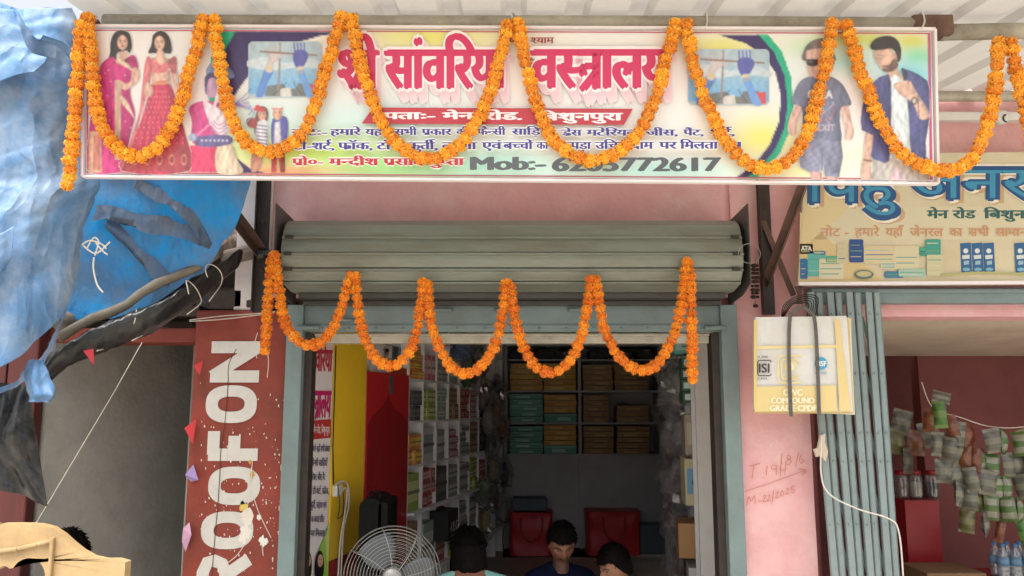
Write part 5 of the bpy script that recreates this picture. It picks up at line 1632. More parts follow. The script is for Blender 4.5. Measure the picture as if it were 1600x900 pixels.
for x0 in (1500, 1585, 1670):
    for k in range(3):
        x_ = x0 + k * 18
        pr.poly([(x_, 380), (x_ + 17, 379), (x_ + 19, 424), (x_ + 2, 426)], S(40, 92, 140))
        pr.ell(x_ + 9, 392, 4, 4, S(214, 216, 206), 12); pr.poly([(x_ + 3, 399), (x_ + 15, 398), (x_ + 15, 404), (x_ + 4, 405)], S(206, 210, 206)); pr.poly([(x_ + 6, 408), (x_ + 14, 407), (x_ + 14, 413), (x_ + 6, 414)], S(150, 180, 190)); pr.ell(x_ + 10, 421, 6, 3, S(120, 170, 190), 12)
pr.line([(1470, 430), (1530, 426), (1600, 428), (1690, 428)], 3.5, S(170, 166, 110)); pr.build('printed_sachets', gsn)

# tube light batten on the wall above
tb = thing('tube_light', 'unlit white tube light batten with a round end on the wall above the store sign', 'light', tuple(at(1530, 186, 4.42)))
b = MB(); A, C = at(1462, 183, 4.44), at(1700, 184, 4.44); b.bar(A, C, .05, .05); b.build('batten', 'white_paint', tb, bevel=.006)
b = MB(); c = at(1563, 184, 4.38); M = Matrix.Translation(c) @ Matrix.Rotation(R(90), 4, 'X')
b.lathe([(.036, -.03), (.042, 0), (.036, .025), (.022, .028)], 18, M); b.build('end_holder', 'white_paint', tb, smooth=True)
b = MB(); c = at(1572, 185, 4.35); b.tube([c + Vector((.016 * math.cos(a), 0, .02 * math.sin(a))) for a in [R(90 + 180 * k / 8) for k in range(9)]], .005, 6); b.build('wire', 'wire_dark', tb, smooth=True)
# dried string of beads
db = thing('dried_bead_string', 'hanging string of small shrivelled dark fruits beside the rusty right wall post', 'dried fruit', tuple(at(1180, 412, 4.40)))
rr = random.Random(2)
for py in (415, 421, 427, 434, 440, 447, 453, 458, 464, 478):
    for dx in ((-3, 3) if py < 465 else (0,)):
        b = MB(); c = at(1180 + dx + rr.uniform(-1, 1), py, 4.40); r = rr.uniform(.010, .014); b.sphere(c, r * 1.2, r, r * .8, 8, 6)
        b.build('dried_fruit', 'dried_bead', db, smooth=True)
b = MB(); b.tube([at(1180, 405, 4.41), at(1180, 480, 4.41)], .002, 5); b.build('thread', 'thread', db)
# thin wire loop at the shutter end and cable down the gate
b = MB(); c = at(1171, 396, 4.02); b.tube([c + Vector((.055 * math.cos(a) * 1.0, 0, .05 * math.sin(a))) for a in [6.283 * k / 24 for k in range(25)]], .0014, 5)
tag(b.build('wire_loop', 'pipe_grey', origin=tuple(c), smooth=True), 'thin loop of wire hanging at the right end of the rolled shutter', 'wire')
b = MB(); b.tube(cr([at(1284, 680, 4.3), at(1283, 740, 4.28), at(1296, 772, 4.28), at(1340, 795, 4.28), at(1388, 810, 4.28), at(1404, 830, 4.28), at(1411, 900, 4.28), at(1414, 1000, 4.3), at(1414, 1230, 4.3)], 8), .0042, 7)
tag(b.build('white_cable', 'white_cord', origin=tuple(at(1284, 680, 4.3)), smooth=True), 'white cable sagging across the folding gate and down its edge', 'cable')
b = MB(); P = [at(x_, y_, 4.31) for x_, y_ in ((1272, 702), (1278, 700), (1282, 680), (1290, 678), (1289, 690), (1294, 706), (1290, 722), (1284, 712), (1276, 714))]; b.prism(P, (0, .02, 0))
tag(b.build('torn_paper', 'soffit_cream', origin=tuple(P[0])), 'torn scrap of pale paper stuck on the gate edge above the cable', 'paper')

# snack packets hung in strips
PK = {'grey': (S(92, 92, 82), S(116, 114, 98)), 'green': (S(60, 108, 34), S(96, 126, 60)), 'orange': (S(104, 54, 32), S(116, 70, 46)), 'yellow': (S(94, 92, 50), S(114, 112, 76)), 'white': (S(132, 132, 114), S(72, 98, 48))}
def packet(mb, c, w_, h_, kind, rr):
    ca, cb = PK[kind]
    n, m = 7, 9; P = []
    rot = rr.uniform(-.24, .24); yaw = rr.uniform(-.9, .9); sd = rr.uniform(0, 99)
    for sgn in (-1, 1):
        rows = []
        for j in range(m):
            v = j / (m - 1); row = []
            for i in range(n):
                u = i / (n - 1)
                bulge = .026 * (math.sin(math.pi * u) ** .6) * (math.sin(math.pi * min(1, max(0, (v - .08) / .84))) ** .6)
                x = (u - .5) * w_; z = -v * h_
                y = sgn * bulge + .006 * noise.noise(Vector((u * 5 + sd, v * 5, sgn)))
                x, z = x * math.cos(rot) - z * math.sin(rot), x * math.sin(rot) + z * math.cos(rot)
                row.append(c + Vector((x * math.cos(yaw) + y * math.sin(yaw), -x * math.sin(yaw) + y * math.cos(yaw), z)))
            rows.append(row)
        vs = [p for r_ in rows for p in r_]
        for j in range(m - 1):
            col = cb if (j in (0, m - 2) or (2 < j < 5)) else ca
            mb.add(vs if j == 0 else [], [], None)
            base = len(mb.v) - len(vs)
            mb.f += [(base + j * n + i, base + j * n + i + 1, base + (j + 1) * n + i + 1, base + (j + 1) * n + i) for i in range(n - 1)]
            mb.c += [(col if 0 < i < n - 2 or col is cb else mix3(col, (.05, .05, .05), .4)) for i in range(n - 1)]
FOIL = mat_attr('foil_packet', .28, .15, 18, .25, 30, rand=.10)
rr = random.Random(21)
hang = cr([Vector((1456, 640)), Vector((1490, 664)), Vector((1530, 672)), Vector((1570, 676)), Vector((1600, 674)), Vector((1640, 664))], 6)
STR = [(1462, 640, ['orange', 'grey'], 'short strip with an orange packet by the end of the hanging snack row'), (1476, 648, ['orange', 'grey', 'grey'], 'strip of grey snack packets under an orange one near the row\'s end'),
       (1490, 655, ['grey', 'grey', 'grey', 'grey'], 'all grey strip of small snack packets left of the two orange led strips'), (1505, 660, ['orange', 'orange', 'grey', 'grey', 'yellow'], 'strip of two orange then grey snack packets and an olive one'),
       (1521, 664, ['orange', 'orange', 'orange', 'yellow', 'grey'], 'strip led by three orange snack packets with a grey one at its foot'), (1537, 670, ['grey', 'white', 'grey', 'white'], 'strip of pale and grey snack packets right of the orange ones'),
       (1553, 674, ['green', 'white', 'white', 'white', 'orange'], 'strip of pale and green snack packets ending in a thin orange one'), (1567, 674, ['white', 'grey', 'white', 'grey'], 'strip of alternating pale and grey snack packets beside the long green ended one'),
       (1582, 674, ['white', 'grey', 'grey', 'white', 'green'], 'strip of grey snack packets with a bright green packet hanging lowest'), (1598, 672, ['yellow', 'white', 'yellow', 'white'], 'strip of olive and pale snack packets at the photo\'s right edge')]
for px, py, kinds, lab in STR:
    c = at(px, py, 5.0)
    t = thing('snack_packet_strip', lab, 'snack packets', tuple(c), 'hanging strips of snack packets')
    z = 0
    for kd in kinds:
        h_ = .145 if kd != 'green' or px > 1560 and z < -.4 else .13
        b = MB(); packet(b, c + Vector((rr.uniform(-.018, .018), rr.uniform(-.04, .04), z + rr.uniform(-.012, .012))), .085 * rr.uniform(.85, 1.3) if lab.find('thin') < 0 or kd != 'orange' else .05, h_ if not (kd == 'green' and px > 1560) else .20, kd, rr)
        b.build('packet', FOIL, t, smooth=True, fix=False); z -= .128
b = MB(); b.tube([at(p.x, p.y - 3, 5.0) for p in cr([Vector((1440, 600)), Vector((1458, 640)), Vector((1500, 655)), Vector((1550, 670)), Vector((1610, 668)), Vector((1700, 640))], 6)], .003, 5)
tag(b.build('hanging_line', 'string', origin=tuple(at(1458, 640, 5.0)), smooth=True), 'sagging cord carrying the strips of snack packets in the store', 'cord')
c = at(1470, 612, 4.98); t = thing('snack_packet', 'green and silver snack packet hung askew at the head of the packet row', 'snack packet', tuple(c))
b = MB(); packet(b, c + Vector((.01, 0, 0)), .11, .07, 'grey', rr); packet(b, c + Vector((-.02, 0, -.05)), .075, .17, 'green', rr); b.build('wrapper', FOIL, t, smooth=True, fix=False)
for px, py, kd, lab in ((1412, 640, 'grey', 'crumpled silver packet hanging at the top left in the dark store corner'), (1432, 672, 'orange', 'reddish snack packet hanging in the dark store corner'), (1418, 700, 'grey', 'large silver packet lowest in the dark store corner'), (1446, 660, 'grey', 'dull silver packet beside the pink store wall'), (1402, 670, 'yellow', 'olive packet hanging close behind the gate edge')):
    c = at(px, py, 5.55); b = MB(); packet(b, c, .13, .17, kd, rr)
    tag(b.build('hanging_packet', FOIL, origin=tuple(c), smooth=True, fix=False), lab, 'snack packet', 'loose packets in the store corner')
# jars on the counter
ctz = zat(782, 5.62)
for i, (px, m_, lab) in enumerate(((1400, 'card_brown', 'left jar with brown contents on the red store counter'), (1422, 'cream_board', 'middle jar with pale contents on the red store counter'), (1447, 'wire_dark', 'dark glass jar on the red store counter next to the pink wall'))):
    c = Vector((xat(px, 5.75), 5.75, ctz)); t = thing('counter_jar', lab, 'jar', tuple(c), 'jars on the store counter')
    M = Matrix.Translation(c)
    b = MB(); b.lathe([(.03, .006), (.036, .01), (.036, .11)], 12, M); b.build('contents', m_, t)
    b = MB(); b.lathe([(.042, .0), (.044, .02), (.044, .14), (.036, .16)], 14, M); b.build('glass', 'bottle_plastic', t, smooth=True)
    b = MB(); b.lathe([(.038, .161), (.038, .185), (.034, .188)], 14, M); b.build('lid', 'red_dark', t, smooth=True)
# shrink pack of water bottles on a carton
bx0 = thing('crate_stack', 'low carton stand under the water bottles beside the pink store wall', 'carton', tuple(at(1565, 905, 5.2)))
zb_ = zat(902, 5.2)
b = MB(); b.box(xat(1530, 5.2), xat(1680, 5.2), 5.12, 5.5, -.06, zb_); b.build('carton', 'red_dark', bx0, bevel=.006)
b = MB(); b.box(xat(1535, 5.2), xat(1600, 5.2), 5.117, 5.119, .2, zb_ - .1); b.build('printed_label', 'cream_board', bx0)
proto = None
k = 0
for r_ in range(2):
    for i in range(4):
        c = Vector((xat(1543 + 19 * i, 5.2), 5.17 + .085 * r_, zb_))
        if proto is None:
            proto = thing('water_bottle', 'clear water bottle with a blue cap in the pack at the store\'s lower right', 'bottle', tuple(c), 'water bottles in the store')
            M = Matrix.Translation(c)
            b = MB(); b.lathe([(.030, 0), (.034, .01), (.034, .05), (.031, .06), (.034, .07), (.034, .13), (.030, .15), (.014, .18), (.013, .188)], 16, M); b.build('body', 'bottle_plastic', proto, smooth=True)
            b = MB(); b.lathe([(.0345, .075), (.0345, .125)], 16, M); 
            b.build('printed_band', mat('bottle_band', S(96, 132, 160), .4, .3, 20), proto, smooth=True)
            b = MB(); b.lathe([(.015, .186), (.015, .203), (.013, .205)], 12, M); b.build('cap', mat('cap_blue', S(70, 120, 170), .4), proto)
        else:
            clone(proto, tuple(c))
# packs on floor of store corner
b = MB(); b.box(xat(1412, 5.3), xat(1500, 5.3), 5.15, 5.5, -.06, zat(888, 5.3)); 
tag(b.build('cardboard_box', 'card_brown', origin=(xat(1450, 5.3), 5.3, -.06), bevel=.005), 'brown cardboard box on the store floor before the red counter', 'box')

# ================================================================== INSIDE THE SHOP
def wallpt(px, py, off=0.0):
    """left wall plane: px is read at eye level, py gives the height there"""
    Y = YL(px); p = at(px, py, Y); return Vector((XL(Y) + off, Y, p.z))
def vbox(mb, p0, p1, z0, z1, out, back, col=None):
    """upright slab on the left wall line between pixel columns p0 and p1, from 'out' (towards the room) to 'back' behind the line"""
    Y0, Y1 = YL(p0), YL(p1)
    mb.hexa([(XL(Y0) + out, Y0, z0), (XL(Y1) + out, Y1, z0), (XL(Y1) - back, Y1, z0), (XL(Y0) - back, Y0, z0),
             (XL(Y0) + out, Y0, z1), (XL(Y1) + out, Y1, z1), (XL(Y1) - back, Y1, z1), (XL(Y0) - back, Y0, z1)], col)
# vinyl strip posters at the two sides
ps = thing('strip_poster', 'tall printed strip poster on the left inside jamb beside the yellow board', 'poster', tuple(wallpt(500, 1000)), 'strip posters inside the shop front')
b = MB(); vbox(b, 479, 521, .02, 2.08, .0, .02); b.build('panel', 'frame_white', ps)
def lp(px, py, off): return wallpt(px, py, .002 + off)
p = Print(lp, .0004)
p.text('श}ी', 486, 508, 512, 522, S(196, 60, 70), bold=(.05, .02))
p.text('सांविरया', 482, 519, 548, 580, S(196, 56, 66), bold=(.05, .02))
p.text('व{सTालय', 482, 519, 612, 652, S(200, 40, 110), bold=(.05, .02))
p.poly([(481, 658), (520, 655), (520, 684), (481, 688)], S(190, 60, 60)); p.text('पताः- मेन रोड, िबशुनपुरा', 484, 518, 667, 677, S(240, 232, 230), bold=(.03, 0))
for k, s_ in enumerate(('नोटः- हमारे यहाँ सभी प}कार', 'के फै{नसी सािड़याँ', 'ड}ेस मटेिरयल, जींस, पैंट', 'शट^, टी-शट^, फ}ॉक,', 'टॉप, कुती^, लहंगा एवं', 'ब{चचों का कपड़ा उिचत', 'दाम पर िमलता है')):
    p.text(s_, 483 + (k % 2) * 3, 519 - (k % 3) * 3, 697 + 22 * k, 706 + 22 * k, S(50, 50, 80), bold=(.035, 0))
p.poly([(506, 860), (521, 820), (521, 990), (500, 990)], S(150, 196, 80)); p.poly([(514, 840), (521, 815), (521, 900)], S(206, 220, 130))
for cx in (489, 507):
    p.ell(cx, 886, 7, 26, S(36, 30, 34), 16); p.ell(cx + 1, 876, 4, 10, S(206, 160, 140), 14); p.poly([(cx - 9, 905), (cx + 9, 903), (cx + 10, 990), (cx - 10, 990)], S(150, 90, 120) if cx < 500 else S(70, 90, 140), 0)
    p.ell(cx - .5, 874, .8, 1, HR, 6, up=False); p.ell(cx + 2.5, 874, .8, 1, HR, 6, up=False); p.ell(cx + 1, 881, 1.4, .9, S(170, 80, 80), 6)
p.build('lettering', ps)
XA, YA, XB_, YB_ = 1.228, 4.64, 1.296, 5.32
def rpt(u, z, off): return Vector((XA + (XB_ - XA) * u - off, YA + (YB_ - YA) * u, z))
ps2 = thing('strip_poster', 'tall printed strip poster on the right inside jamb next to the white end panel', 'poster', tuple(rpt(.5, 0, 0)), 'strip posters inside the shop front')
b = MB(); b.hexa([rpt(0, .02, 0), rpt(1, .02, 0), rpt(1, .02, -.02), rpt(0, .02, -.02), rpt(0, 2.08, 0), rpt(1, 2.08, 0), rpt(1, 2.08, -.02), rpt(0, 2.08, -.02)]); b.build('panel', 'frame_white', ps2)
def rp2(px, py, off): # px 0..40 across (near edge at 40), py photo rows of the left poster
    u = 1 - px / 40.0; return rpt(u * .98 + .01, at(500, py, 4.85).z, .003 + off)
p = Print(rp2, .0004)
p.text('सांविरया', 4, 36, 545, 578, S(196, 56, 66), bold=(.05, .02)); p.text('व{सTालय', 4, 36, 612, 652, S(200, 40, 110), bold=(.05, .02))
p.poly([(3, 658), (37, 658), (37, 688), (3, 688)], S(190, 60, 60)); p.text('पताः- मेन रोड, िबशुनपुरा', 6, 34, 667, 677, S(240, 232, 230), bold=(.03, 0))
for k, s_ in enumerate(('नोटः- हमारे यहाँ सभी', 'के फै{नसी सािड़याँ', 'ड}ेस मटेिरयल, जींस', 'शट^, टी-शट^, फ}ॉक,', 'टॉप, कुती^, लहंगा', 'ब{चचों का कपड़ा', 'दाम पर िमलता है')):
    p.text(s_, 5 + (k % 2) * 2, 35 - (k % 3) * 3, 697 + 22 * k, 706 + 22 * k, S(50, 50, 80), bold=(.035, 0))
p.poly([(26, 860), (38, 800), (38, 990), (20, 990)], S(150, 196, 80)); p.ell(14, 886, 7, 26, S(36, 30, 34), 16); p.ell(15, 876, 4, 10, S(206, 160, 140), 14)
p.build('lettering', ps2)
# yellow board with its cables
yb = thing('yellow_board', 'tall yellow laminated board on the left wall with loose white cables', 'board', tuple(wallpt(548, 1000)))
zr = wallpt(545, 868).z
b = MB(); vbox(b, 523, 573, zr, 2.3, .004, .03); b.build('panel', 'yellow_laminate', yb, bevel=.003)
b = MB(); vbox(b, 523, 573, .0, zr - .003, .006, .03); b.build('plinth', 'red_dark', yb)
for k, pts in enumerate(([(526, 757), (536, 752), (545, 760), (547, 790), (540, 830), (538, 900), (536, 960)], [(530, 770), (542, 764), (540, 800), (534, 850), (532, 930)], [(526, 757), (530, 790), (528, 810), (536, 800), (535, 770)])):
    b = MB(); b.tube(cr([wallpt(x_, y_, .02 + .006 * k) for x_, y_ in pts], 8), .006 if k < 2 else .003, 6); b.build('cable', 'white_cord' if k < 2 else 'wire_dark', yb, smooth=True)
b = MB(); b.tube([wallpt(522.5, 540, .01), wallpt(522, 700, .012), wallpt(525, 757, .012)], .004, 6); b.build('cable', 'wire_dark', yb)
b = MB(); vbox(b, 526, 534, wallpt(530, 775).z, wallpt(530, 758).z, .03, 0); b.build('socket', 'white_paint', yb, bevel=.003)
# red cabinet
rc = thing('red_cabinet', 'glossy red cabinet side with a darker pointed arch between yellow board and white shelves', 'cabinet', tuple(wallpt(606, 1000)))
zt_ = wallpt(606, 583).z
b = MB(); vbox(b, 575, 640.5, 0, zt_, .0, .32); b.build('carcass', 'red_laminate', rc, bevel=.004)
ar = [(577, 690), (577, 665), (584, 650), (595, 640), (604, 628), (608, 617), (612, 628), (620, 640), (631, 648), (638, 660), (639, 690), (639, 1010), (577, 1010)]
b = MB(); b.prism([wallpt(x_, y_, .003) for x_, y_ in ar], (-.002, 0, 0)); b.build('arch_panel', 'red_dark', rc)
b = MB(); b.tube([wallpt(591, 666, .006), wallpt(591, 960, .006)], .0025, 6); b.build('panel_joint', 'maroon_wood', rc)
b = MB(); b.prism([wallpt(x_, y_, .008) for x_, y_ in ((610, 586), (614, 590), (613, 604), (615, 614), (611, 618), (608, 612), (609, 600), (607, 592))], (-.006, 0, 0)); b.build('emblem', 'chrome', rc)
# cartons on the cabinet top
def carton(mb, c, sx, sy, sz, col, band=None, rz=0.0, side=None):
    M = Matrix.Rotation(rz, 3, 'Z')
    mb.obox(Vector(c) + Vector((0, 0, sz / 2)), sx, sy, sz, M, col)
    if band:
        for (dx, dy, wx, wy) in ((0, -sy / 2 - .0008, sx * .86, .0012), (sx / 2 + .0008, 0, .0012, sy * .86)):
            o_ = M @ Vector((dx, dy, 0))
            mb.obox(Vector(c) + o_ + Vector((0, 0, sz * .52)), wx, wy, sz * .55, M, band)
            mb.obox(Vector(c) + o_ * 1.004 + Vector((0, 0, sz * .5)), wx * .6, wy * 1.3, sz * .10, M, mix3(band, (.04, .04, .05), .7))
RZ = -math.atan(KL)
def put_carton(name, lab, cat, c, s3, col, band=None, rz=RZ, grp=None):
    b = MB(); carton(b, c, *s3, col, band, rz)
    return tag(b.build(name, PAPER, origin=tuple(c), bevel=.002, seg=1), lab, cat, grp)
C_ = lambda p, back, z: (XL(YL(p)) - back, YL(p), z)
put_carton('picture_box', 'white box with a printed portrait on top of the red cabinet', 'box', C_(602, .10, zt_ + .002), (.16, .42, .20), S(206, 204, 200), S(226, 224, 220))
pr = Print(lambda x_, y_, off: wallpt(x_, y_, .004 + off), .0004); pz = 0
pr.poly([(599, 573), (600, 562), (604, 556), (608, 562), (610, 573)], S(180, 140, 120), 3); pr.ell(604, 551, 3, 5, S(160, 116, 98), 12); pr.ell(604, 547.5, 3.2, 3, S(36, 30, 30), 10)
pr.build('portrait_print', bpy.data.objects['picture_box'])
for k, pc_ in enumerate((626, 634, 643)):
    b = MB(); carton(b, C_(pc_, .12, zt_ + .055), .10, .12, .20, S(186, 186, 180), S(60, 60, 62), RZ)
    tag(b.build('printed_pack', PAPER, origin=C_(pc_, .12, zt_ + .055), bevel=.002, seg=1), 'white and black printed pack standing on the thin red box over the cabinet', 'pack', 'packs on the cabinet top')
put_carton('red_flat_box', 'thin red box lying under the white and black packs on the cabinet top', 'box', C_(633, .13, zt_ + .002), (.22, .5, .05), S(170, 60, 48))
# left shelves
sf = thing('wall_shelves', 'white pigeonhole shelving along the left wall, packed with cartons', 'shelves', (XL(8), 8, 0))
colsY = [YL(640) + .345 * i for i in range(10)]
rowsZ = [wallpt(640, y_).z for y_ in (872, 803, 729, 658, 591, 524)]
rowsZ[0] = .30
def sbox(mb, Y0, Y1, z0, z1, out, back, col=None):
    mb.hexa([(XL(Y0) + out, Y0, z0), (XL(Y1) + out, Y1, z0), (XL(Y1) - back, Y1, z0), (XL(Y0) - back, Y0, z0), (XL(Y0) + out, Y0, z1), (XL(Y1) + out, Y1, z1), (XL(Y1) - back, Y1, z1), (XL(Y0) - back, Y0, z1)], col)
for i, Y in enumerate(colsY):
    b = MB(); sbox(b, Y, Y + .018, .0, 2.6, .0, .30); b.build('divider', 'shelf_white', sf)
for z in rowsZ:
    b = MB()
    for Ya, Yb2 in zip(colsY[:-1], colsY[1:]): sbox(b, Ya + .0185, Yb2 - .0005, z - .018, z, -.002 if z > .8 else .05, .30)
    b.build('shelf_board', 'shelf_white', sf)
b = MB(); sbox(b, colsY[0], colsY[-1], .0, 2.6, -.305, .32); b.build('back_panel', 'shelf_white', sf)
RN = ['floor row', 'lowest row', 'second row from the bottom', 'middle row', 'row above the middle', 'top row']
PALS = [('orange', S(206, 130, 60), S(226, 190, 90)), ('lime', S(150, 170, 60), S(206, 210, 150)), ('pink', S(190, 120, 130), S(222, 206, 206)), ('white', S(196, 196, 192), S(150, 156, 160)), ('grey', S(150, 152, 150), S(196, 196, 196)),
        ('pale green', S(150, 178, 160), S(206, 214, 206)), ('red', S(160, 50, 54), S(206, 160, 150)), ('violet', S(92, 78, 116), S(170, 160, 186)), ('dark', S(50, 50, 56), S(120, 120, 120)), ('brown', S(140, 112, 84), S(180, 160, 130))]
PD = {p[0]: p for p in PALS}
plan = {
    (2, 0): [('orange', 2, 2)], (1, 1): [('red', 3, 3)], (0, 0): [('brown', 1, 2)], (4, 6): [('orange', 3, 2)], (0, 6): [('orange', 2, 1)],  # (row, col): list of (colour, layers, columns)
    (4, 0): [('orange', 4, 3)], (4, 1): [('pink', 1, 3)], (4, 2): [('grey', 2, 2)], (4, 3): [('pale green', 1, 2)], (4, 4): [('red', 2, 2)], (4, 5): [('dark', 3, 1)],
    (3, 0): [('dark', 2, 4)], (3, 1): [('lime', 2, 3)], (3, 2): [('pale green', 3, 2)], (3, 3): [('brown', 2, 2)], (3, 4): [('red', 4, 2)], (3, 5): [('pink', 5, 1)], (3, 6): [('dark', 2, 2)],
    (2, 1): [('white', 1, 1)], (2, 2): [('grey', 1, 2)], (2, 3): [('pink', 4, 1)], (2, 4): [('white', 5, 1)], (2, 5): [('brown', 2, 1)], (2, 6): [('dark', 3, 2)],
    (1, 0): [('lime', 1, 1)], (1, 2): [('dark', 1, 1)], (1, 3): [('grey', 2, 1)], (1, 4): [('white', 3, 1)], (1, 5): [('lime', 3, 2)], (1, 6): [('red', 2, 2)],
    (0, 1): [('pale green', 1, 1)], (0, 2): [('red', 2, 1)], (0, 3): [('lime', 2, 1)], (0, 4): [('white', 3, 1)], (0, 5): [('grey', 2, 1)],
    (5, 0): [('grey', 1, 2)], (5, 1): [('violet', 1, 2)], (5, 2): [('dark', 1, 2)], (5, 3): [('grey', 3, 1)], (5, 4): [('violet', 2, 2)],
}
CN = ['nearest column', 'second column', 'third column', 'fourth column', 'fifth column', 'sixth column', 'seventh column']
rr = random.Random(8)
for (r_, c_), items in plan.items():
    z0 = rowsZ[r_]; Ya, Yb2 = colsY[c_] + .025, colsY[c_ + 1] - .01
    if r_ == 5: hh = .30
    else: hh = rowsZ[r_ + 1] - rowsZ[r_] - .03
    for col, nl, nc in items:
        _, ca, cb = PD[col]
        H_ = hh * rr.uniform(.7, .97)
        for i in range(nc):
            for j in range(nl):
                sy = (Yb2 - Ya) / nc * .92; sz = H_ / nl * .97
                Yc = Ya + (Yb2 - Ya) * (i + .5) / nc
                sx = min(.25, max(.14, sz * 1.3))
                cc = (XL(Yc) - .004 - sx / 2 - rr.uniform(-.012, .02), Yc, z0 + .001 + H_ / nl * j)
                n_all = nl * nc
                put_carton('carton', f"{col} {'carton' if n_all == 1 else 'cartons packed' if False else 'carton'} in the {CN[c_]} of the left shelves, {RN[r_]}", 'carton', cc, (sx, sy, sz), mix3(ca, S(170, 170, 170), rr.uniform(0, .25)), cb, RZ + rr.uniform(-.05, .05),
                           'cartons on the left wall shelves')
# black box with pale capitals, dark tin and red bag by the shelves' foot
cc = (XL(7.05) + .05, 7.05, rowsZ[1] - .30)
bxl = thing('black_box', 'black box with large pale capital letters leaning out of the lower left shelves', 'box', cc)
b = MB(); carton(b, cc, .16, .30, .24, S(30, 30, 32), None, RZ); b.build('body', PAPER, bxl, bevel=.003)
def bxf(px, py, off): return Vector((XL(7.05) + .05 + .082 + off + KL * ((px - 50) / 100 * .3), 7.05 + (px - 50) / 100 * .28, cc[2] + (100 - py) / 100 * .24))
p = Print(bxf, .0006); p.text('V.E.G', 12, 90, 40, 72, S(206, 204, 200), bold=(.03, 0), em=.72); p.text('COLLECTION', 20, 84, 82, 90, S(160, 158, 156), bold=(.02, 0), em=.72); p.build('lettering', bxl)

# back shelf unit
bx = thing('back_shelf_unit', 'tall grey shelf unit across the back wall stacked with flat garment boxes', 'shelves', (1.0, YB, 0))
Xa, Xm, Xc = xat(790, YB), xat(906, YB), xat(1032, YB)
for X in (Xa, Xm, Xc):
    b = MB(); b.box(X - .018, X + .018, YB, YB + .40, 0, 2.55); b.build('upright', 'shelf_grey', bx)
ZS = {k: zat(k, YB) for k in (538, 561, 610, 660, 712, 858)}
for y_ in (561, 610, 660, 538):
    b = MB(); 
    for X0, X1 in ((Xa, Xm), (Xm, Xc)): b.box(X0 + .019, X1 - .019, YB + .004, YB + .40, ZS[y_] - .022, ZS[y_])
    b.build('shelf_board', 'shelf_grey', bx)
for X0, X1 in ((Xa, Xm), (Xm, Xc)):
    b = MB(); b.box(X0 + .019, X1 - .019, YB + .03, YB + .05, ZS[858] + .01, ZS[712]); b.build('lower_panel', 'shelf_grey', bx)
    b = MB(); b.box(X0 + .019, X1 - .019, YB + .002, YB + .40, ZS[712] + .001, ZS[712] + .02); b.build('shelf_board', 'shelf_grey', bx)
b = MB(); b.box(Xa - .02, Xc + .02, YB - .5, YB + .39, 0, ZS[858]); b.build('base_ledge', 'shelf_white', bx)
b = MB(); b.box(Xa - .02, Xc + .02, YB + .402, YB + .42, 0, 2.55); b.build('back_panel', 'shelf_grey', bx)
GB = {'amber': (S(196, 150, 62), S(222, 186, 110)), 'teal': (S(86, 158, 146), S(160, 206, 196)), 'brown': (S(150, 118, 74), S(186, 152, 104)), 'clear': (S(96, 96, 104), S(150, 150, 160))}
stacks = [  # px0, px1, shelf y, top y, colour, n, name
    (797, 848, 610, 568, 'amber', 5, 'upper shelf, first stack'), (850, 901, 610, 568, 'amber', 5, 'upper shelf, second stack'), (911, 958, 610, 570, 'brown', 5, 'upper shelf, third stack'), (961, 1014, 610, 570, 'brown', 5, 'upper shelf, fourth stack'),
    (796, 848, 660, 616, 'teal', 5, 'middle shelf, first stack'), (850, 901, 660, 646, 'teal', 1, 'middle shelf, under the amber ones'), (850, 901, 646, 618, 'amber', 3, 'middle shelf, above a teal one'), (911, 952, 660, 618, 'brown', 5, 'middle shelf, third stack'), (964, 1014, 660, 634, 'brown', 3, 'middle shelf, short fourth stack'),
    (796, 848, 710, 668, 'teal', 5, 'lowest shelf, first stack'), (850, 901, 710, 697, 'teal', 1, 'lowest shelf, under the amber ones'), (850, 901, 697, 666, 'amber', 4, 'lowest shelf, above a teal one'), (911, 958, 710, 668, 'brown', 5, 'lowest shelf, third stack'), (963, 1014, 710, 668, 'brown', 5, 'lowest shelf, fourth stack')]
ZS[710] = ZS[712] + .02
for x0, x1, yb_, yt_, col, n, nm in stacks:
    z0 = ZS[yb_] if yb_ in ZS else zat(yb_, YB) + .008
    h_ = (yb_ - yt_) / F * YB / n
    ca, cb = GB[col]
    for k in range(n):
        X0, X1 = xat(x0, YB), xat(x1, YB)
        c = ((X0 + X1) / 2 + rr.uniform(-.008, .008), YB + .02 + .16, z0 + .002 + h_ * k)
        b = MB()
        hb = h_ - .006
        b.obox(Vector(c) + Vector((0, 0, hb * .38)), (X1 - X0) * .975, .31, hb * .76, None, ca)
        b.obox(Vector(c) + Vector((0, 0, hb * .86)), (X1 - X0), .325, hb * .26, None, mix3(ca, cb, .5))
        b.obox(Vector(c) + Vector((rr.uniform(-.05, .05), -.157, hb * .38)), (X1 - X0) * .4, .004, hb * .4, None, cb)
        tag(b.build('garment_box', PAPER, origin=c), f'flat {col} garment box on the back unit, {nm}', 'box', 'flat garment boxes on the back shelves')
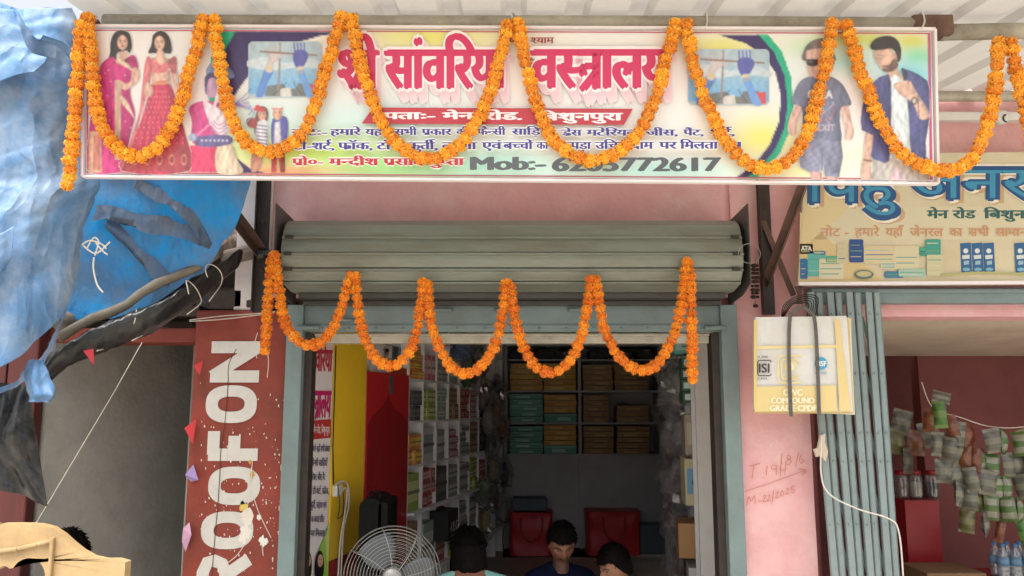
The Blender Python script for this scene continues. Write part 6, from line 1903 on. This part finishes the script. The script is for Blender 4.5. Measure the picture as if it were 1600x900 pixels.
# clear wrapped shirts on its top shelf
def crumple(c, sx, sy, sz, seed, n=12, m=10, amp=.35):
    b = MB(); vs = []; fs = []
    for j in range(m + 1):
        t = math.pi * j / m
        for i in range(n):
            a = 6.283 * i / n
            d = Vector((math.sin(t) * math.cos(a), math.sin(t) * math.sin(a), math.cos(t)))
            k = 1 + amp * noise.noise(d * 2.6 + Vector((seed, 0, 0))) + amp * .6 * noise.noise(d * 6 + Vector((0, seed, 0)))
            vs.append(Vector(c) + Vector((d.x * sx * k, d.y * sy * k, d.z * sz * k)))
    for j in range(m):
        for i in range(n): fs.append((j * n + i, (j + 1) * n + i, (j + 1) * n + (i + 1) % n, j * n + (i + 1) % n))
    b.add(vs, fs); return b
FAB = [mat('fabric_dark', S(60, 56, 66), .8, .2, 12), mat('fabric_wine', S(110, 44, 52), .8, .2, 12), mat('fabric_green', S(66, 104, 60), .8, .2, 12), mat('fabric_mustard', S(160, 140, 60), .8, .2, 12), mat('fabric_pale', S(170, 168, 168), .8, .1, 12), mat('fabric_rust', S(150, 74, 54), .8, .2, 12)]
FN = ['charcoal', 'wine red', 'green', 'mustard', 'pale grey', 'rust red']
for k in range(6):
    p_ = 812 + 38 * k + (12 if k > 2 else 0)
    c = (xat(p_, YB), YB + .16, ZS[561] + .005)
    t = thing('wrapped_garment', 'clear wrapped dark garment lying on the top shelf of the back unit', 'garment', c, 'wrapped garments on the back unit')
    b = MB(); b.obox(Vector(c) + Vector((0, 0, .05)), .24, .28, .09, Matrix.Rotation(rr.uniform(-.1, .1), 3, 'Z')); b.build('cloth', FAB[0], t, bevel=.02)
    crumple(Vector(c) + Vector((0, -.01, .07)), .13, .17, .065, k * 3.1).build('wrapper', 'clear_bag', t, smooth=False)
# red fabric bags on the ledge, blue boxes
zl_ = ZS[858]
for x0, x1, yt_, Yq, lab in ((796, 862, 798, YB - .25, 'glossy red cloth bag on the back ledge with a blue box on its top'), (912, 994, 797, YB - .22, 'wide wrinkled red cloth bag on the back ledge behind the men')):
    X0, X1 = xat(x0, Yq), xat(x1, Yq); zt2 = zat(yt_, Yq)
    c = ((X0 + X1) / 2, Yq, zl_)
    t = thing('cloth_bag', lab, 'bag', c, 'red bags on the back ledge')
    P = []
    for side in range(2): pass
    b = MB(); n = 22; P = []
    for j in range(15):
        v = j / 14; row = []
        for i in range(n * 2 + 1):
            a = 6.283 * i / (n * 2)
            ca, sa = math.cos(a), math.sin(a)
            x_ = math.copysign(abs(ca) ** .25, ca) * (X1 - X0) / 2; y_ = math.copysign(abs(sa) ** .3, sa) * .2
            z_ = zl_ + .002 + (zt2 - zl_) * v
            k = 1 + .03 * noise.noise(Vector((x_ * 6, y_ * 6, z_ * 5))) - .03 * math.sin(math.pi * v)
            row.append(Vector((c[0] + x_ * k, c[1] + y_ * k + .02 * noise.noise(Vector((x_ * 9, z_ * 7, 3))), z_ + (.01 * noise.noise(Vector((x_ * 7, y_, 1))) if j == 14 else 0))))
        P.append(row)
    b.grid(P); b.add([p for p in P[-1][:-1]], [tuple(range(n * 2))]); b.build('body', 'red_bag', t, smooth=True)
    b = MB(); cx = c[0]
    b.tube(cr([Vector((cx - .12, c[1] - .215, zt2 - .05)), Vector((cx - .10, c[1] - .225, zt2 - .22)), Vector((cx, c[1] - .225, zt2 - .30)), Vector((cx + .10, c[1] - .225, zt2 - .22)), Vector((cx + .12, c[1] - .215, zt2 - .05))], 6), .010, 6); b.build('handle', 'red_dark', t, smooth=True)
c = (xat(827, YB - .25), YB - .25, zat(798, YB - .25) + .012)
b = MB(); b.obox(Vector(c) + Vector((0, 0, .06)), .36, .25, .115); b.obox(Vector(c) + Vector((0, 0, .125)), .37, .26, .02)
tag(b.build('lidded_box', 'blue_box', origin=c, bevel=.006), 'dull blue lidded box on the glossy red bag', 'box')
c = (xat(1012, YB - .2), YB - .2, zl_ + .002)
b = MB(); b.obox(Vector(c) + Vector((0, 0, .15)), .27, .25, .30); b.obox(Vector(c) + Vector((0, 0, .305)), .28, .26, .012)
tag(b.build('storage_box', 'blue_box', origin=c, bevel=.006), 'dull blue upright box right of the wide red bag', 'box')

# right shelves
rs = thing('right_shelves', 'white shelving along the right wall, its end panel facing the street', 'shelves', (XR(7), 7, 0))
colsR = [5.42 + .5 * i for i in range(9)]
def rbox(mb, Y0, Y1, z0, z1, front, depth, col=None):
    mb.hexa([(XR(Y0) + front, Y0, z0), (XR(Y0) + depth, Y0, z0), (XR(Y1) + depth, Y1, z0), (XR(Y1) + front, Y1, z0), (XR(Y0) + front, Y0, z1), (XR(Y0) + depth, Y0, z1), (XR(Y1) + depth, Y1, z1), (XR(Y1) + front, Y1, z1)], col)
b = MB(); b.box(xat(1086, 5.36), 1.60, 5.34, 5.36, 0, 2.3); b.build('end_panel', 'white_paint', rs)
for Y in colsR:
    b = MB(); rbox(b, Y, Y + .018, 0, 2.5, 0, .28); b.build('divider', 'shelf_white', rs)
for z in (.3, .62, .95, 1.28, 1.62, 1.95, 2.25):
    b = MB()
    for Ya, Yb2 in zip(colsR[:-1], colsR[1:]): rbox(b, Ya + .0185, Yb2 - .0005, z - .018, z, .002, .28)
    b.build('shelf_board', 'shelf_white', rs)
RZR = -math.atan(KR)
def rput(name, lab, Y, z, s3, col, band, sink=.03, grp='cartons on the right wall shelves'):
    put_carton(name, lab, 'carton', (XR(Y) - sink + s3[0] / 2, Y, z), s3, col, band, RZR + rr.uniform(-.04, .04), grp)
rput('carton', 'teal flat box high on the right shelves by the end panel', 5.70, 1.951, (.22, .30, .10), S(110, 176, 172), S(170, 206, 200), .10)
for k in range(4):
    rput('carton', 'dark green and white medicine style carton stacked near the right end panel', 5.60, 1.621 + .077 * k, (.20, .22, .072), S(52, 92, 74), S(206, 222, 210), .05)
rput('carton', 'beige tall carton on the middle right shelf', 5.62, 1.281, (.2, .24, .26), S(156, 140, 124), S(180, 168, 150), .04)
for k in range(3):
    rput('carton', 'cream carton with a sky blue top in the right shelves row', 5.55 + .12 * k, .951, (.18, .11, .30), S(196, 186, 150), S(110, 160, 190), .05)
rput('carton', 'open brown carton lower on the right shelves', 5.60, .621, (.24, .3, .22), S(160, 112, 70), None, .10)
rput('carton', 'white carton on the lowest right shelf', 5.60, .301, (.22, .3, .26), S(196, 192, 186), S(150, 150, 160), .04)
rput('carton', 'black and cream carton on the lowest right shelf', 5.95, .301, (.22, .26, .24), S(60, 58, 60), S(190, 180, 160), .04)
k = 0
for Y, zz, f in ((5.95, 1.75, 4), (6.25, 1.6, 4), (6.6, 1.7, 0), (6.1, 1.4, 4), (6.5, 1.35, 4), (6.0, 1.05, 0), (6.4, 1.0, 4), (6.9, 1.2, 0), (6.0, .72, 5), (6.4, .68, 5), (6.8, .75, 1), (6.1, .42, 1), (6.6, .40, 5), (7.3, 1.0, 4), (7.4, .6, 1), (7.8, 1.5, 0), (6.9, 1.85, 0)):
    c = (XR(Y) - .02, Y, zz); t = thing('wrapped_garment', f'{FN[f]} folded garment in a clear bag at the right shelves', 'garment', c, 'bagged garments at the right shelves')
    crumple(Vector(c), .07, .13, .10, k * 1.7 + 2, 10, 8).build('cloth', FAB[f], t, smooth=True)
    crumple(Vector(c) + Vector((-.01, 0, 0)), .12, .18, .15, k * 2.3, 14, 12, .5).build('wrapper', 'clear_bag', t); k += 1
for Y, zz, f in ((8.35, 1.7, 1), (8.6, 1.2, 0), (8.45, 1.45, 4), (8.7, .95, 3), (8.3, .75, 2), (8.75, .65, 1), (8.9, 1.75, 0), (8.15, 2.05, 2), (9.1, 1.35, 5), (9.2, .85, 0), (9.1, .5, 4), (8.4, .45, 3), (8.0, 1.95, 1), (8.8, 1.55, 5)):
    c = (XL(Y) + .06, Y, zz); t = thing('wrapped_garment', f'{FN[f]} folded garment in a clear bag at the left shelves\' far end', 'garment', c, 'bagged garments at the left shelves')
    crumple(Vector(c), .06, .11, .12, k * 1.7 + 2, 10, 8).build('cloth', FAB[f], t, smooth=True)
    crumple(Vector(c) + Vector((.01, 0, 0)), .09, .14, .16, k * 2.3, 14, 12, .4).build('wrapper', 'clear_bag', t); k += 1
c = wallpt(712, 545, .05); t = thing('wrapped_garment', 'bright blue bagged garment hanging at the top of the left shelves', 'garment', tuple(c))
crumple(c, .10, .16, .10, 5.5).build('cloth', mat('fabric_blue', S(40, 96, 170), .8, .2, 12), t, smooth=True); crumple(c, .13, .2, .14, 9.1, 14, 12, .4).build('wrapper', 'clear_bag', t)
c = wallpt(722, 580, .06); b = crumple(c, .05, .09, .16, 4.4, 12, 10, .6)
tag(b.build('green_garment', FAB[2], origin=tuple(c), smooth=True), 'small green cloth hanging below the bright blue bagged garment', 'garment')

# suitcase
sc_ = thing('suitcase', 'black soft suitcase standing on its end before the red cabinet', 'suitcase', (xat(592, 4.95), 4.95, 0))
for k, (dx, w_, d_, y_) in enumerate(((-.012, .13, .42, 0), (.062, .055, .40, .0))):
    b = MB(); cx = xat(590, 4.95) + dx; prof2 = []
    zt3 = zat(776 + k * 6, 4.95)
    pts = rrect(-w_ / 2, .03, w_ / 2, zt3, w_ * .42, 6)
    b.prism([(cx + a, 4.85 + y_, c) for a, c in pts], (0, d_, 0)); b.build('shell' if k == 0 else 'front_pocket', 'black_case', sc_, bevel=.012)
for zz in (.52, .60, .68, .76, .44):
    b = MB(); b.sphere((xat(582, 4.84), 4.842, zz), .005, .004, .005, 6, 4); b.build('stud', 'chrome', sc_)
for sx in (-.05, .05):
    b = MB(); b.tube([(xat(590, 4.95) + sx - .012, 4.95, .028), (xat(590, 4.95) + sx + .012, 4.95, .028)], .026, 10); b.build('wheel', 'wire_dark', sc_)
b = MB(); c = Vector((xat(590, 4.95), 4.92, zat(776, 4.95))); b.tube(cr([c + Vector((-.03, 0, -.01)), c + Vector((-.025, 0, .025)), c + Vector((.025, 0, .025)), c + Vector((.03, 0, -.01))], 5), .007, 6); b.build('handle', 'black_case', sc_, smooth=True)

# pedestal fan
FY_ = 4.34
fc = at(613, 900, FY_)
rad = 72 / F * FY_ / 1.0
fan = thing('pedestal_fan', 'pedestal fan with a round white wire cage in the shop doorway', 'fan', (fc.x, FY_, 0))
tilt = Matrix.Rotation(R(-6), 4, 'X') @ Matrix.Rotation(R(8), 4, 'Z')
FM = Matrix.Translation(fc) @ tilt @ Matrix.Rotation(R(90), 4, 'X')       # local z faces the street
def fl(r, a, z): return FM @ Vector((r * math.cos(a), r * math.sin(a), z))
def dome(r): return .085 * math.sqrt(max(0, 1 - (r / rad) ** 2)) + .0
def wires(mb, sgn):
    for k in range(13):
        r = rad * (.20 + .80 * k / 12)
        mb.tube([fl(r, 6.2832 * i / 56, sgn * dome(r)) for i in range(57)], .0013 if k < 12 else .0042, 5)
    for k in range(8):
        a = 6.2832 * k / 8
        mb.tube([fl(rad * t, a + .25 * t, sgn * (dome(rad * t) + .003)) for t in [.18 + .82 * i / 10 for i in range(11)]], .0022, 5)
    mb.lathe([(.0, 0), (rad * .20, .0), (rad * .18, .008), (.01, .012)], 24, FM @ Matrix.Translation((0, 0, sgn * .083)))
b = MB(); wires(b, 1); b.build('front_cage', 'fan_wire', fan, smooth=True)
b = MB(); wires(b, -1); b.build('rear_cage', 'fan_wire', fan, smooth=True)
for k in range(3):
    b = MB(); P = []
    for i in range(9):
        t = i / 8; r = rad * (.2 + .66 * t); row = []
        for j in range(7):
            a = 2.094 * k + (j / 6 - .5) * (1.15 + .3 * math.sin(math.pi * t)) * (1 - .25 * t)
            row.append(fl(r, a, .035 * (j / 6 - .5)))
        P.append(row)
    b.grid(P); b.build('blade', 'fan_blade', fan, smooth=True, thick=.003)
b = MB(); b.lathe([(.05, -.19), (.062, -.16), (.062, -.10), (.03, -.08), (.03, .02), (.01, .03)], 18, FM); b.build('motor', 'plate_steel', fan, smooth=True)
b = MB(); b.tube([fc + Vector((0, .13, -.02)), Vector((fc.x, FY_ + .13, fc.z - .12)), Vector((fc.x, FY_ + .13, .03))], .016, 12); b.build('pole', 'chrome', fan, smooth=True)
b = MB(); b.lathe([(.20, 0), (.20, .015), (.05, .03), (.02, .05)], 28, Matrix.Translation((fc.x, FY_ + .13, -.028))); b.build('base', 'plate_steel', fan, smooth=True)

# ================================================================== PEOPLE
def skin_mesh(name, V, E_, rad_, sub=2):
    me = bpy.data.meshes.new(name); me.from_pydata(V, E_, [])
    o = bpy.data.objects.new(name, me); COL.objects.link(o)
    md = o.modifiers.new('s', 'SKIN'); md.use_smooth_shade = True
    for i, sv in enumerate(me.skin_vertices[0].data):
        r_ = rad_[i]; sv.radius = (r_, r_) if not isinstance(r_, tuple) else r_
        sv.use_root = (i == 0)
    if sub:
        ss = o.modifiers.new('u', 'SUBSURF'); ss.levels = sub; ss.render_levels = sub
    bpy.context.view_layer.update()
    dg = bpy.context.evaluated_depsgraph_get()
    out = bpy.data.meshes.new_from_object(o.evaluated_get(dg))
    bpy.data.objects.remove(o); bpy.data.meshes.remove(me)
    return out
def head_verts():
    """unit head: x width, -y face, z up; about 1 tall from chin to crown"""
    vs, fs = [], []
    nu, nv = 40, 32
    for j in range(nv + 1):
        t = math.pi * j / nv
        for i in range(nu):
            a = 6.28318 * i / nu
            x, y, z = math.sin(t) * math.cos(a), math.sin(t) * math.sin(a), math.cos(t)
            X, Y, Z = x * .345, y * .42, z * .52
            front = max(0, -y)
            if Z < 0:
                k = 1 - .34 * (Z / -.52) ** 1.5; X *= k
                Y *= (1 - .12 * (-Z / .52)) if y > 0 else 1.0
                if y > 0: Y *= 1 - .35 * (-Z / .52)
            f = front ** 2
            # brow, eye sockets, nose, mouth, chin
            Y += f * (.030 * math.exp(-((Z - .10) / .05) ** 2) * -1)
            for sx in (-1, 1):
                Y += .050 * math.exp(-((X - sx * .15) / .075) ** 2 - ((Z - .02) / .055) ** 2) * (front > 0)
            Y -= (front > .3) * .115 * math.exp(-(X / .055) ** 2) * math.exp(-((Z + .13) / .085) ** 2)
            Y -= (front > .3) * .05 * math.exp(-(X / .04) ** 2) * math.exp(-((Z + .03) / .09) ** 2)
            Y -= (front > .2) * .035 * math.exp(-(X / .11) ** 2) * math.exp(-((Z + .29) / .05) ** 2)
            Y -= (front > .2) * .04 * math.exp(-(X / .12) ** 2) * math.exp(-((Z + .45) / .07) ** 2)
            vs.append(Vector((X, Y, Z)))
    for j in range(nv):
        for i in range(nu): fs.append((j * nu + i, (j + 1) * nu + i, (j + 1) * nu + (i + 1) % nu, j * nu + (i + 1) % nu))
    return vs, fs
def hand_chain(V, E_, Rd, wi, wrist, d, palmn, curl=.5, s=1.0):
    """palm and five bent fingers grown from wrist vertex wi along d; palmn = direction the palm faces"""
    d = d.normalized(); palmn = (palmn - d * palmn.dot(d)).normalized(); side = d.cross(palmn)
    def add(p, r, par):
        V.append(tuple(p)); Rd.append(r); E_.append((par, len(V) - 1)); return len(V) - 1
    pc_ = add(wrist + d * .045 * s, (.030 * s, .017 * s), wi)
    for k, (off, L_) in enumerate(((-.030, .068), (-.010, .078), (.010, .074), (.029, .060))):
        b0 = add(wrist + d * .088 * s + side * off * s, .0098 * s, pc_)
        dd = d; q = wrist + d * .088 * s + side * off * s
        for seg in range(3):
            ang = curl * (seg + 1) * .55
            dd = (d * math.cos(ang) + palmn * math.sin(ang)).normalized()
            q = q + dd * L_ * (.42, .32, .26)[seg] * s
            b0 = add(q, (.0090, .0082, .0070)[seg] * s, b0)
    t0 = add(wrist + d * .030 * s - side * .036 * s + palmn * .008, .011 * s, pc_)
    t1 = add(wrist + d * .062 * s - side * .052 * s + palmn * .022, .0098 * s, t0)
    add(wrist + d * .088 * s - side * .046 * s + palmn * .036, .008 * s, t1)
def person(label, loc, rz, lean, headpitch, headyaw, shirt, trousers, hairkind, skin=S(132, 88, 66), scale=1.0, beard=True, sleeve=.6, male=True, bow=0.0):
    """seated cross legged on the floor, facing -y before turning by rz"""
    root = thing('person', label, 'person', loc)
    hip = Vector((0, .06, .12)); ln_ = R(lean)
    def up(h, f=0): return hip + Vector((0, -math.sin(ln_) * h + f, math.cos(ln_) * h))
    V = [tuple(hip), tuple(up(.16)), tuple(up(.34)), tuple(up(.46)), tuple(up(.53, -.012))]; Rd = [(.15, .12), (.135, .10), (.155, .105), (.10, .075), (.055, .055)]
    E_ = [(0, 1), (1, 2), (2, 3), (3, 4)]
    sh_w = .185 if male else .165
    TV, TE, TR = list(V), list(E_), [(r[0] * 1.08 + .004, r[1] * 1.08 + .008) for r in Rd]
    TR[4] = (.064, .060)
    for s_ in (-1, 1):
        sh_ = up(.44) + Vector((s_ * sh_w, .01, -.01)); el = sh_ + Vector((s_ * .07, -.10, -.24)); wr = el + Vector((-s_ * .13, -.20, -.04))
        i0 = len(V); V += [tuple(sh_), tuple(sh_.lerp(el, .5)), tuple(el), tuple(wr)]; Rd += [.062, .048, .040, .027]; E_ += [(3, i0), (i0, i0 + 1), (i0 + 1, i0 + 2), (i0 + 2, i0 + 3)]
        hand_chain(V, E_, Rd, i0 + 3, wr, wr - el, Vector((0, 0, -1)), .5)
        j0 = len(TV); q = sh_.lerp(el, sleeve)
        TV += [tuple(sh_ + Vector((0, 0, .004))), tuple(q)]; TR += [.074, .062]; TE += [(3, j0), (j0, j0 + 1)]
        kn_ = hip + Vector((s_ * .36, -.26, .02)); an = hip + Vector((-s_ * .06, -.40, -.05)); toe = an + Vector((-s_ * .16, -.07, -.03))
        i1 = len(V); V += [tuple(hip + Vector((s_ * .12, -.04, -.01))), tuple(kn_), tuple(an), tuple(toe)]; Rd += [.10, .066, .044, .03]; E_ += [(0, i1), (i1, i1 + 1), (i1 + 1, i1 + 2), (i1 + 2, i1 + 3)]
    me = skin_mesh('person_body', V, E_, Rd, 1)
    hv, hf = head_verts()
    HS = .235
    neck = Vector(V[4]); HM = Matrix.Translation(neck + Vector((0, -.02 - .07 * bow, .125 - .075 * bow))) @ Matrix.Rotation(R(headyaw), 4, 'Z') @ Matrix.Rotation(R(headpitch), 4, 'X') @ Matrix.Scale(HS, 4)
    bm = bmesh.new(); bm.from_mesh(me)
    vv = [bm.verts.new(HM @ p) for p in hv]
    for q in hf:
        try: bm.faces.new([vv[i] for i in q])
        except ValueError: pass
    # neck post and ears join the head to the body
    for s_ in (-1, 1):
        c = [bm.verts.new(HM @ (Vector((s_ * .345, .03, -.02)) + Vector((.045 * math.cos(a) * .6 * s_, .08 * math.sin(b2) * math.cos(a), .13 * math.sin(a) * (1 if True else 1))))) for a in [6.283 * k / 8 for k in range(8)] for b2 in (-1.2, 1.2)]
        bmesh.ops.convex_hull(bm, input=c)
    nb = [bm.verts.new(p + Vector((math.cos(a) * .052, math.sin(a) * .055, 0))) for p in (neck + Vector((0, .0, -.05)), neck + Vector((0, -.008, .09))) for a in [6.283 * k / 10 for k in range(10)]]
    bmesh.ops.convex_hull(bm, input=nb)
    bm.to_mesh(me); bm.free()
    tmp = bpy.data.objects.new('tmp', me); COL.objects.link(tmp)
    md = tmp.modifiers.new('r', 'REMESH'); md.mode = 'VOXEL'; md.voxel_size = .0055; md.use_smooth_shade = True
    sm = tmp.modifiers.new('m', 'SMOOTH'); sm.factor = .4; sm.iterations = 2
    bpy.context.view_layer.update()
    body = bpy.data.meshes.new_from_object(tmp.evaluated_get(bpy.context.evaluated_depsgraph_get()))
    bpy.data.objects.remove(tmp); bpy.data.meshes.remove(me)
    body.name = 'person_body'
    a = body.color_attributes.new('Col', 'FLOAT_COLOR', 'POINT')
    inv = HM.inverted()
    cols_ = np.zeros((len(body.vertices), 4)); cols_[:, :3] = skin; cols_[:, 3] = 1
    for i, v in enumerate(body.vertices):
        q = inv @ v.co
        if q.z > -.6 and abs(q.x) < .5 and q.y < .1 and q.z < .6:
            c = skin
            if q.y < -.2:
                for s_ in (-1, 1):
                    e = ((q.x - s_ * .15) / .062) ** 2 + ((q.z - .010) / .017) ** 2
                    if e < 1: c = S(150, 136, 128) if abs(q.x - s_ * .15) > .030 else S(24, 18, 18)
                    if abs(q.x - s_ * .155) < .085 and abs(q.z - .105 + .5 * (abs(q.x) - .155) ** 2 * 10) < .018: c = S(28, 22, 20)
                if abs(q.x) < .10 and abs(q.z + .29) < .030: c = mix3(skin, S(120, 56, 54), .6)
                if beard and abs(q.x) < .125 and abs(q.z + .225) < .026: c = S(34, 26, 24)
            if beard and q.z < -.30 and q.y < -.02 and not (abs(q.x) < .10 and q.z > -.34): c = mix3(skin, S(36, 28, 26), .62)
            cols_[i, :3] = c
    a.data.foreach_set('color', cols_.ravel())
    bo = bpy.data.objects.new('body', body); COL.objects.link(bo); body.materials.append(SKIN); bo.parent = root
    tm = skin_mesh('shirt', TV, TE, TR, 2); so = bpy.data.objects.new('shirt', tm); COL.objects.link(so); tm.materials.append(MATS[shirt]); so.parent = root
    LV = [tuple(hip)]; LR = [(.165, .135)]; LE = []
    for s_ in (-1, 1):
        kn_ = hip + Vector((s_ * .36, -.26, .02)); an = hip + Vector((-s_ * .02, -.38, -.045))
        i1 = len(LV); LV += [tuple(hip + Vector((s_ * .12, -.04, -.01))), tuple(kn_), tuple(an)]; LR += [.112, .08, .058]; LE += [(0, i1), (i1, i1 + 1), (i1 + 1, i1 + 2)]
    lm = skin_mesh('trousers', LV, LE, LR, 2); lo = bpy.data.objects.new('trousers', lm); COL.objects.link(lo); lm.materials.append(MATS[trousers]); lo.parent = root
    # hair
    hb = MB(); nu, nv = 44, 24; vs = []
    for j in range(nv + 1):
        t = .0 + (math.pi * .78) * j / nv
        for i in range(nu):
            aa = 6.283 * i / nu
            d = Vector((math.sin(t) * math.cos(aa), math.sin(t) * math.sin(aa), math.cos(t)))
            fr = max(0, -d.y)
            lim = -.10 - .40 * (1 - fr) if hairkind == 'short' else -.2
            k = 1.10 + .05 * noise.noise(d * 5) + .05 * noise.noise(d * 14) + (.07 if d.z > .3 else 0)
            p = Vector((d.x * .345 * k, d.y * .42 * k, d.z * .52 * k))
            hl = .26 if hairkind == 'short' else .30
            zmin = hl if fr > .45 else (hl - (.45 - fr) / .45 * .36 if fr > 0 else -.22 + .0)
            if fr <= 0: zmin = (-.10 if hairkind == 'short' else -.38) - .22 * min(1, d.y * 1.5)
            if p.z < zmin:      # tuck under the hairline
                s2 = zmin - p.z; p.z = zmin - min(s2, .02); p.x *= .93 - .05 * min(1, s2 * 3); p.y *= .93 - .05 * min(1, s2 * 3)
            vs.append(HM @ p)
    hb.add(vs, [(j * nu + i, (j + 1) * nu + i, (j + 1) * nu + (i + 1) % nu, j * nu + (i + 1) % nu) for j in range(nv) for i in range(nu)])
    if hairkind == 'long':
        P = []
        for j in range(26):
            t = j / 25; row = []
            for i in range(25):
                u = (i / 24 - .5) * 2
                aa = R(90) + u * R(105 - 30 * t)
                rx = .082 - .006 * t + .014 * math.sin(t * 5); ry = .108 - .02 * t
                base_ = HM @ Vector((0, .12, .30 - 0.2 * t))
                zz = base_.z - t * .50
                wob = .006 * noise.noise(Vector((u * 12, t * 2, 1)))
                row.append(Vector((base_.x + math.cos(aa) * (rx + wob), neck.y - .02 + math.sin(aa) * (ry + wob) + .035 * t + .03 * t * t, zz)))
            P.append(row)
        hb.grid(P)
        hb.add([], [])
    rl = random.Random(int(abs(loc[0]) * 1000))
    for k in range(900):
        j = rl.randrange(1, int(nv * (.62 if hairkind == 'short' else .5))); i = rl.randrange(nu)
        p = vs[j * nu + i]; q = vs[(j + 1) * nu + i]
        cen = HM @ Vector((0, 0, 0)); n_ = (p - cen).normalized(); d = (q - p)
        if d.length < 1e-5: continue
        d = (d.normalized() + n_ * rl.uniform(.0, .5) + Vector((rl.uniform(-.5, .5), rl.uniform(-.5, .5), rl.uniform(-.2, .2)))).normalized()
        sd = d.cross(n_).normalized() * rl.uniform(.0015, .003); L_ = rl.uniform(.014, .032)
        hb.add([p - sd, p + sd, p + d * L_ * .6 + sd * .7 + n_ * .003, p + d * L_, p + d * L_ * .6 - sd * .7 + n_ * .003], [(0, 1, 2, 3, 4)])
    ho = hb.build('hair', 'hair', None, smooth=True, fix=True, thick=.012 if hairkind == 'long' else 0)
    ho.parent = root; ho.location = (0, 0, 0)
    root.rotation_euler = (0, 0, rz); root.scale = (scale,) * 3
    return root
def seat_at(px, ytop, Y):
    return Vector((xat(px, Y, 850), Y, 0)), zat(ytop, Y)
pos, zt4 = seat_at(874, 815, 5.15)
person('bearded man in a navy shirt sitting on the shop floor with head bowed', (pos.x, 5.25, .0), R(14), 10, 24, -8, 'navy_cloth', 'grey_trousers', 'short', S(120, 80, 62), zt4 / .905)
pos, zt4 = seat_at(968, 850, 4.95)
person('man in a white shirt in profile looking down at the shop floor\'s middle', (pos.x + .12, 4.98, .0), R(-72), 22, 20, 0, 'white_cloth', 'grey_trousers', 'short', S(136, 92, 70), zt4 / .87, beard=False)
pos, zt4 = seat_at(738, 836, 4.9)
person('woman with long black hair and mint top sitting with her back to the street', (pos.x, 4.72, .0), R(186), 22, 34, 0, 'mint_cloth', 'grey_trousers', 'long', S(132, 88, 68), zt4 / .775, beard=False, male=False, bow=1.0)
pos, zt4 = seat_at(108, 823, 4.2)
person('dark haired person mostly hidden behind the carved cream chair', (pos.x, 4.2, -.03), R(20), 6, 10, 0, 'grey_trousers', 'navy_cloth', 'short', S(120, 80, 62), (zt4 + .03) / .92)
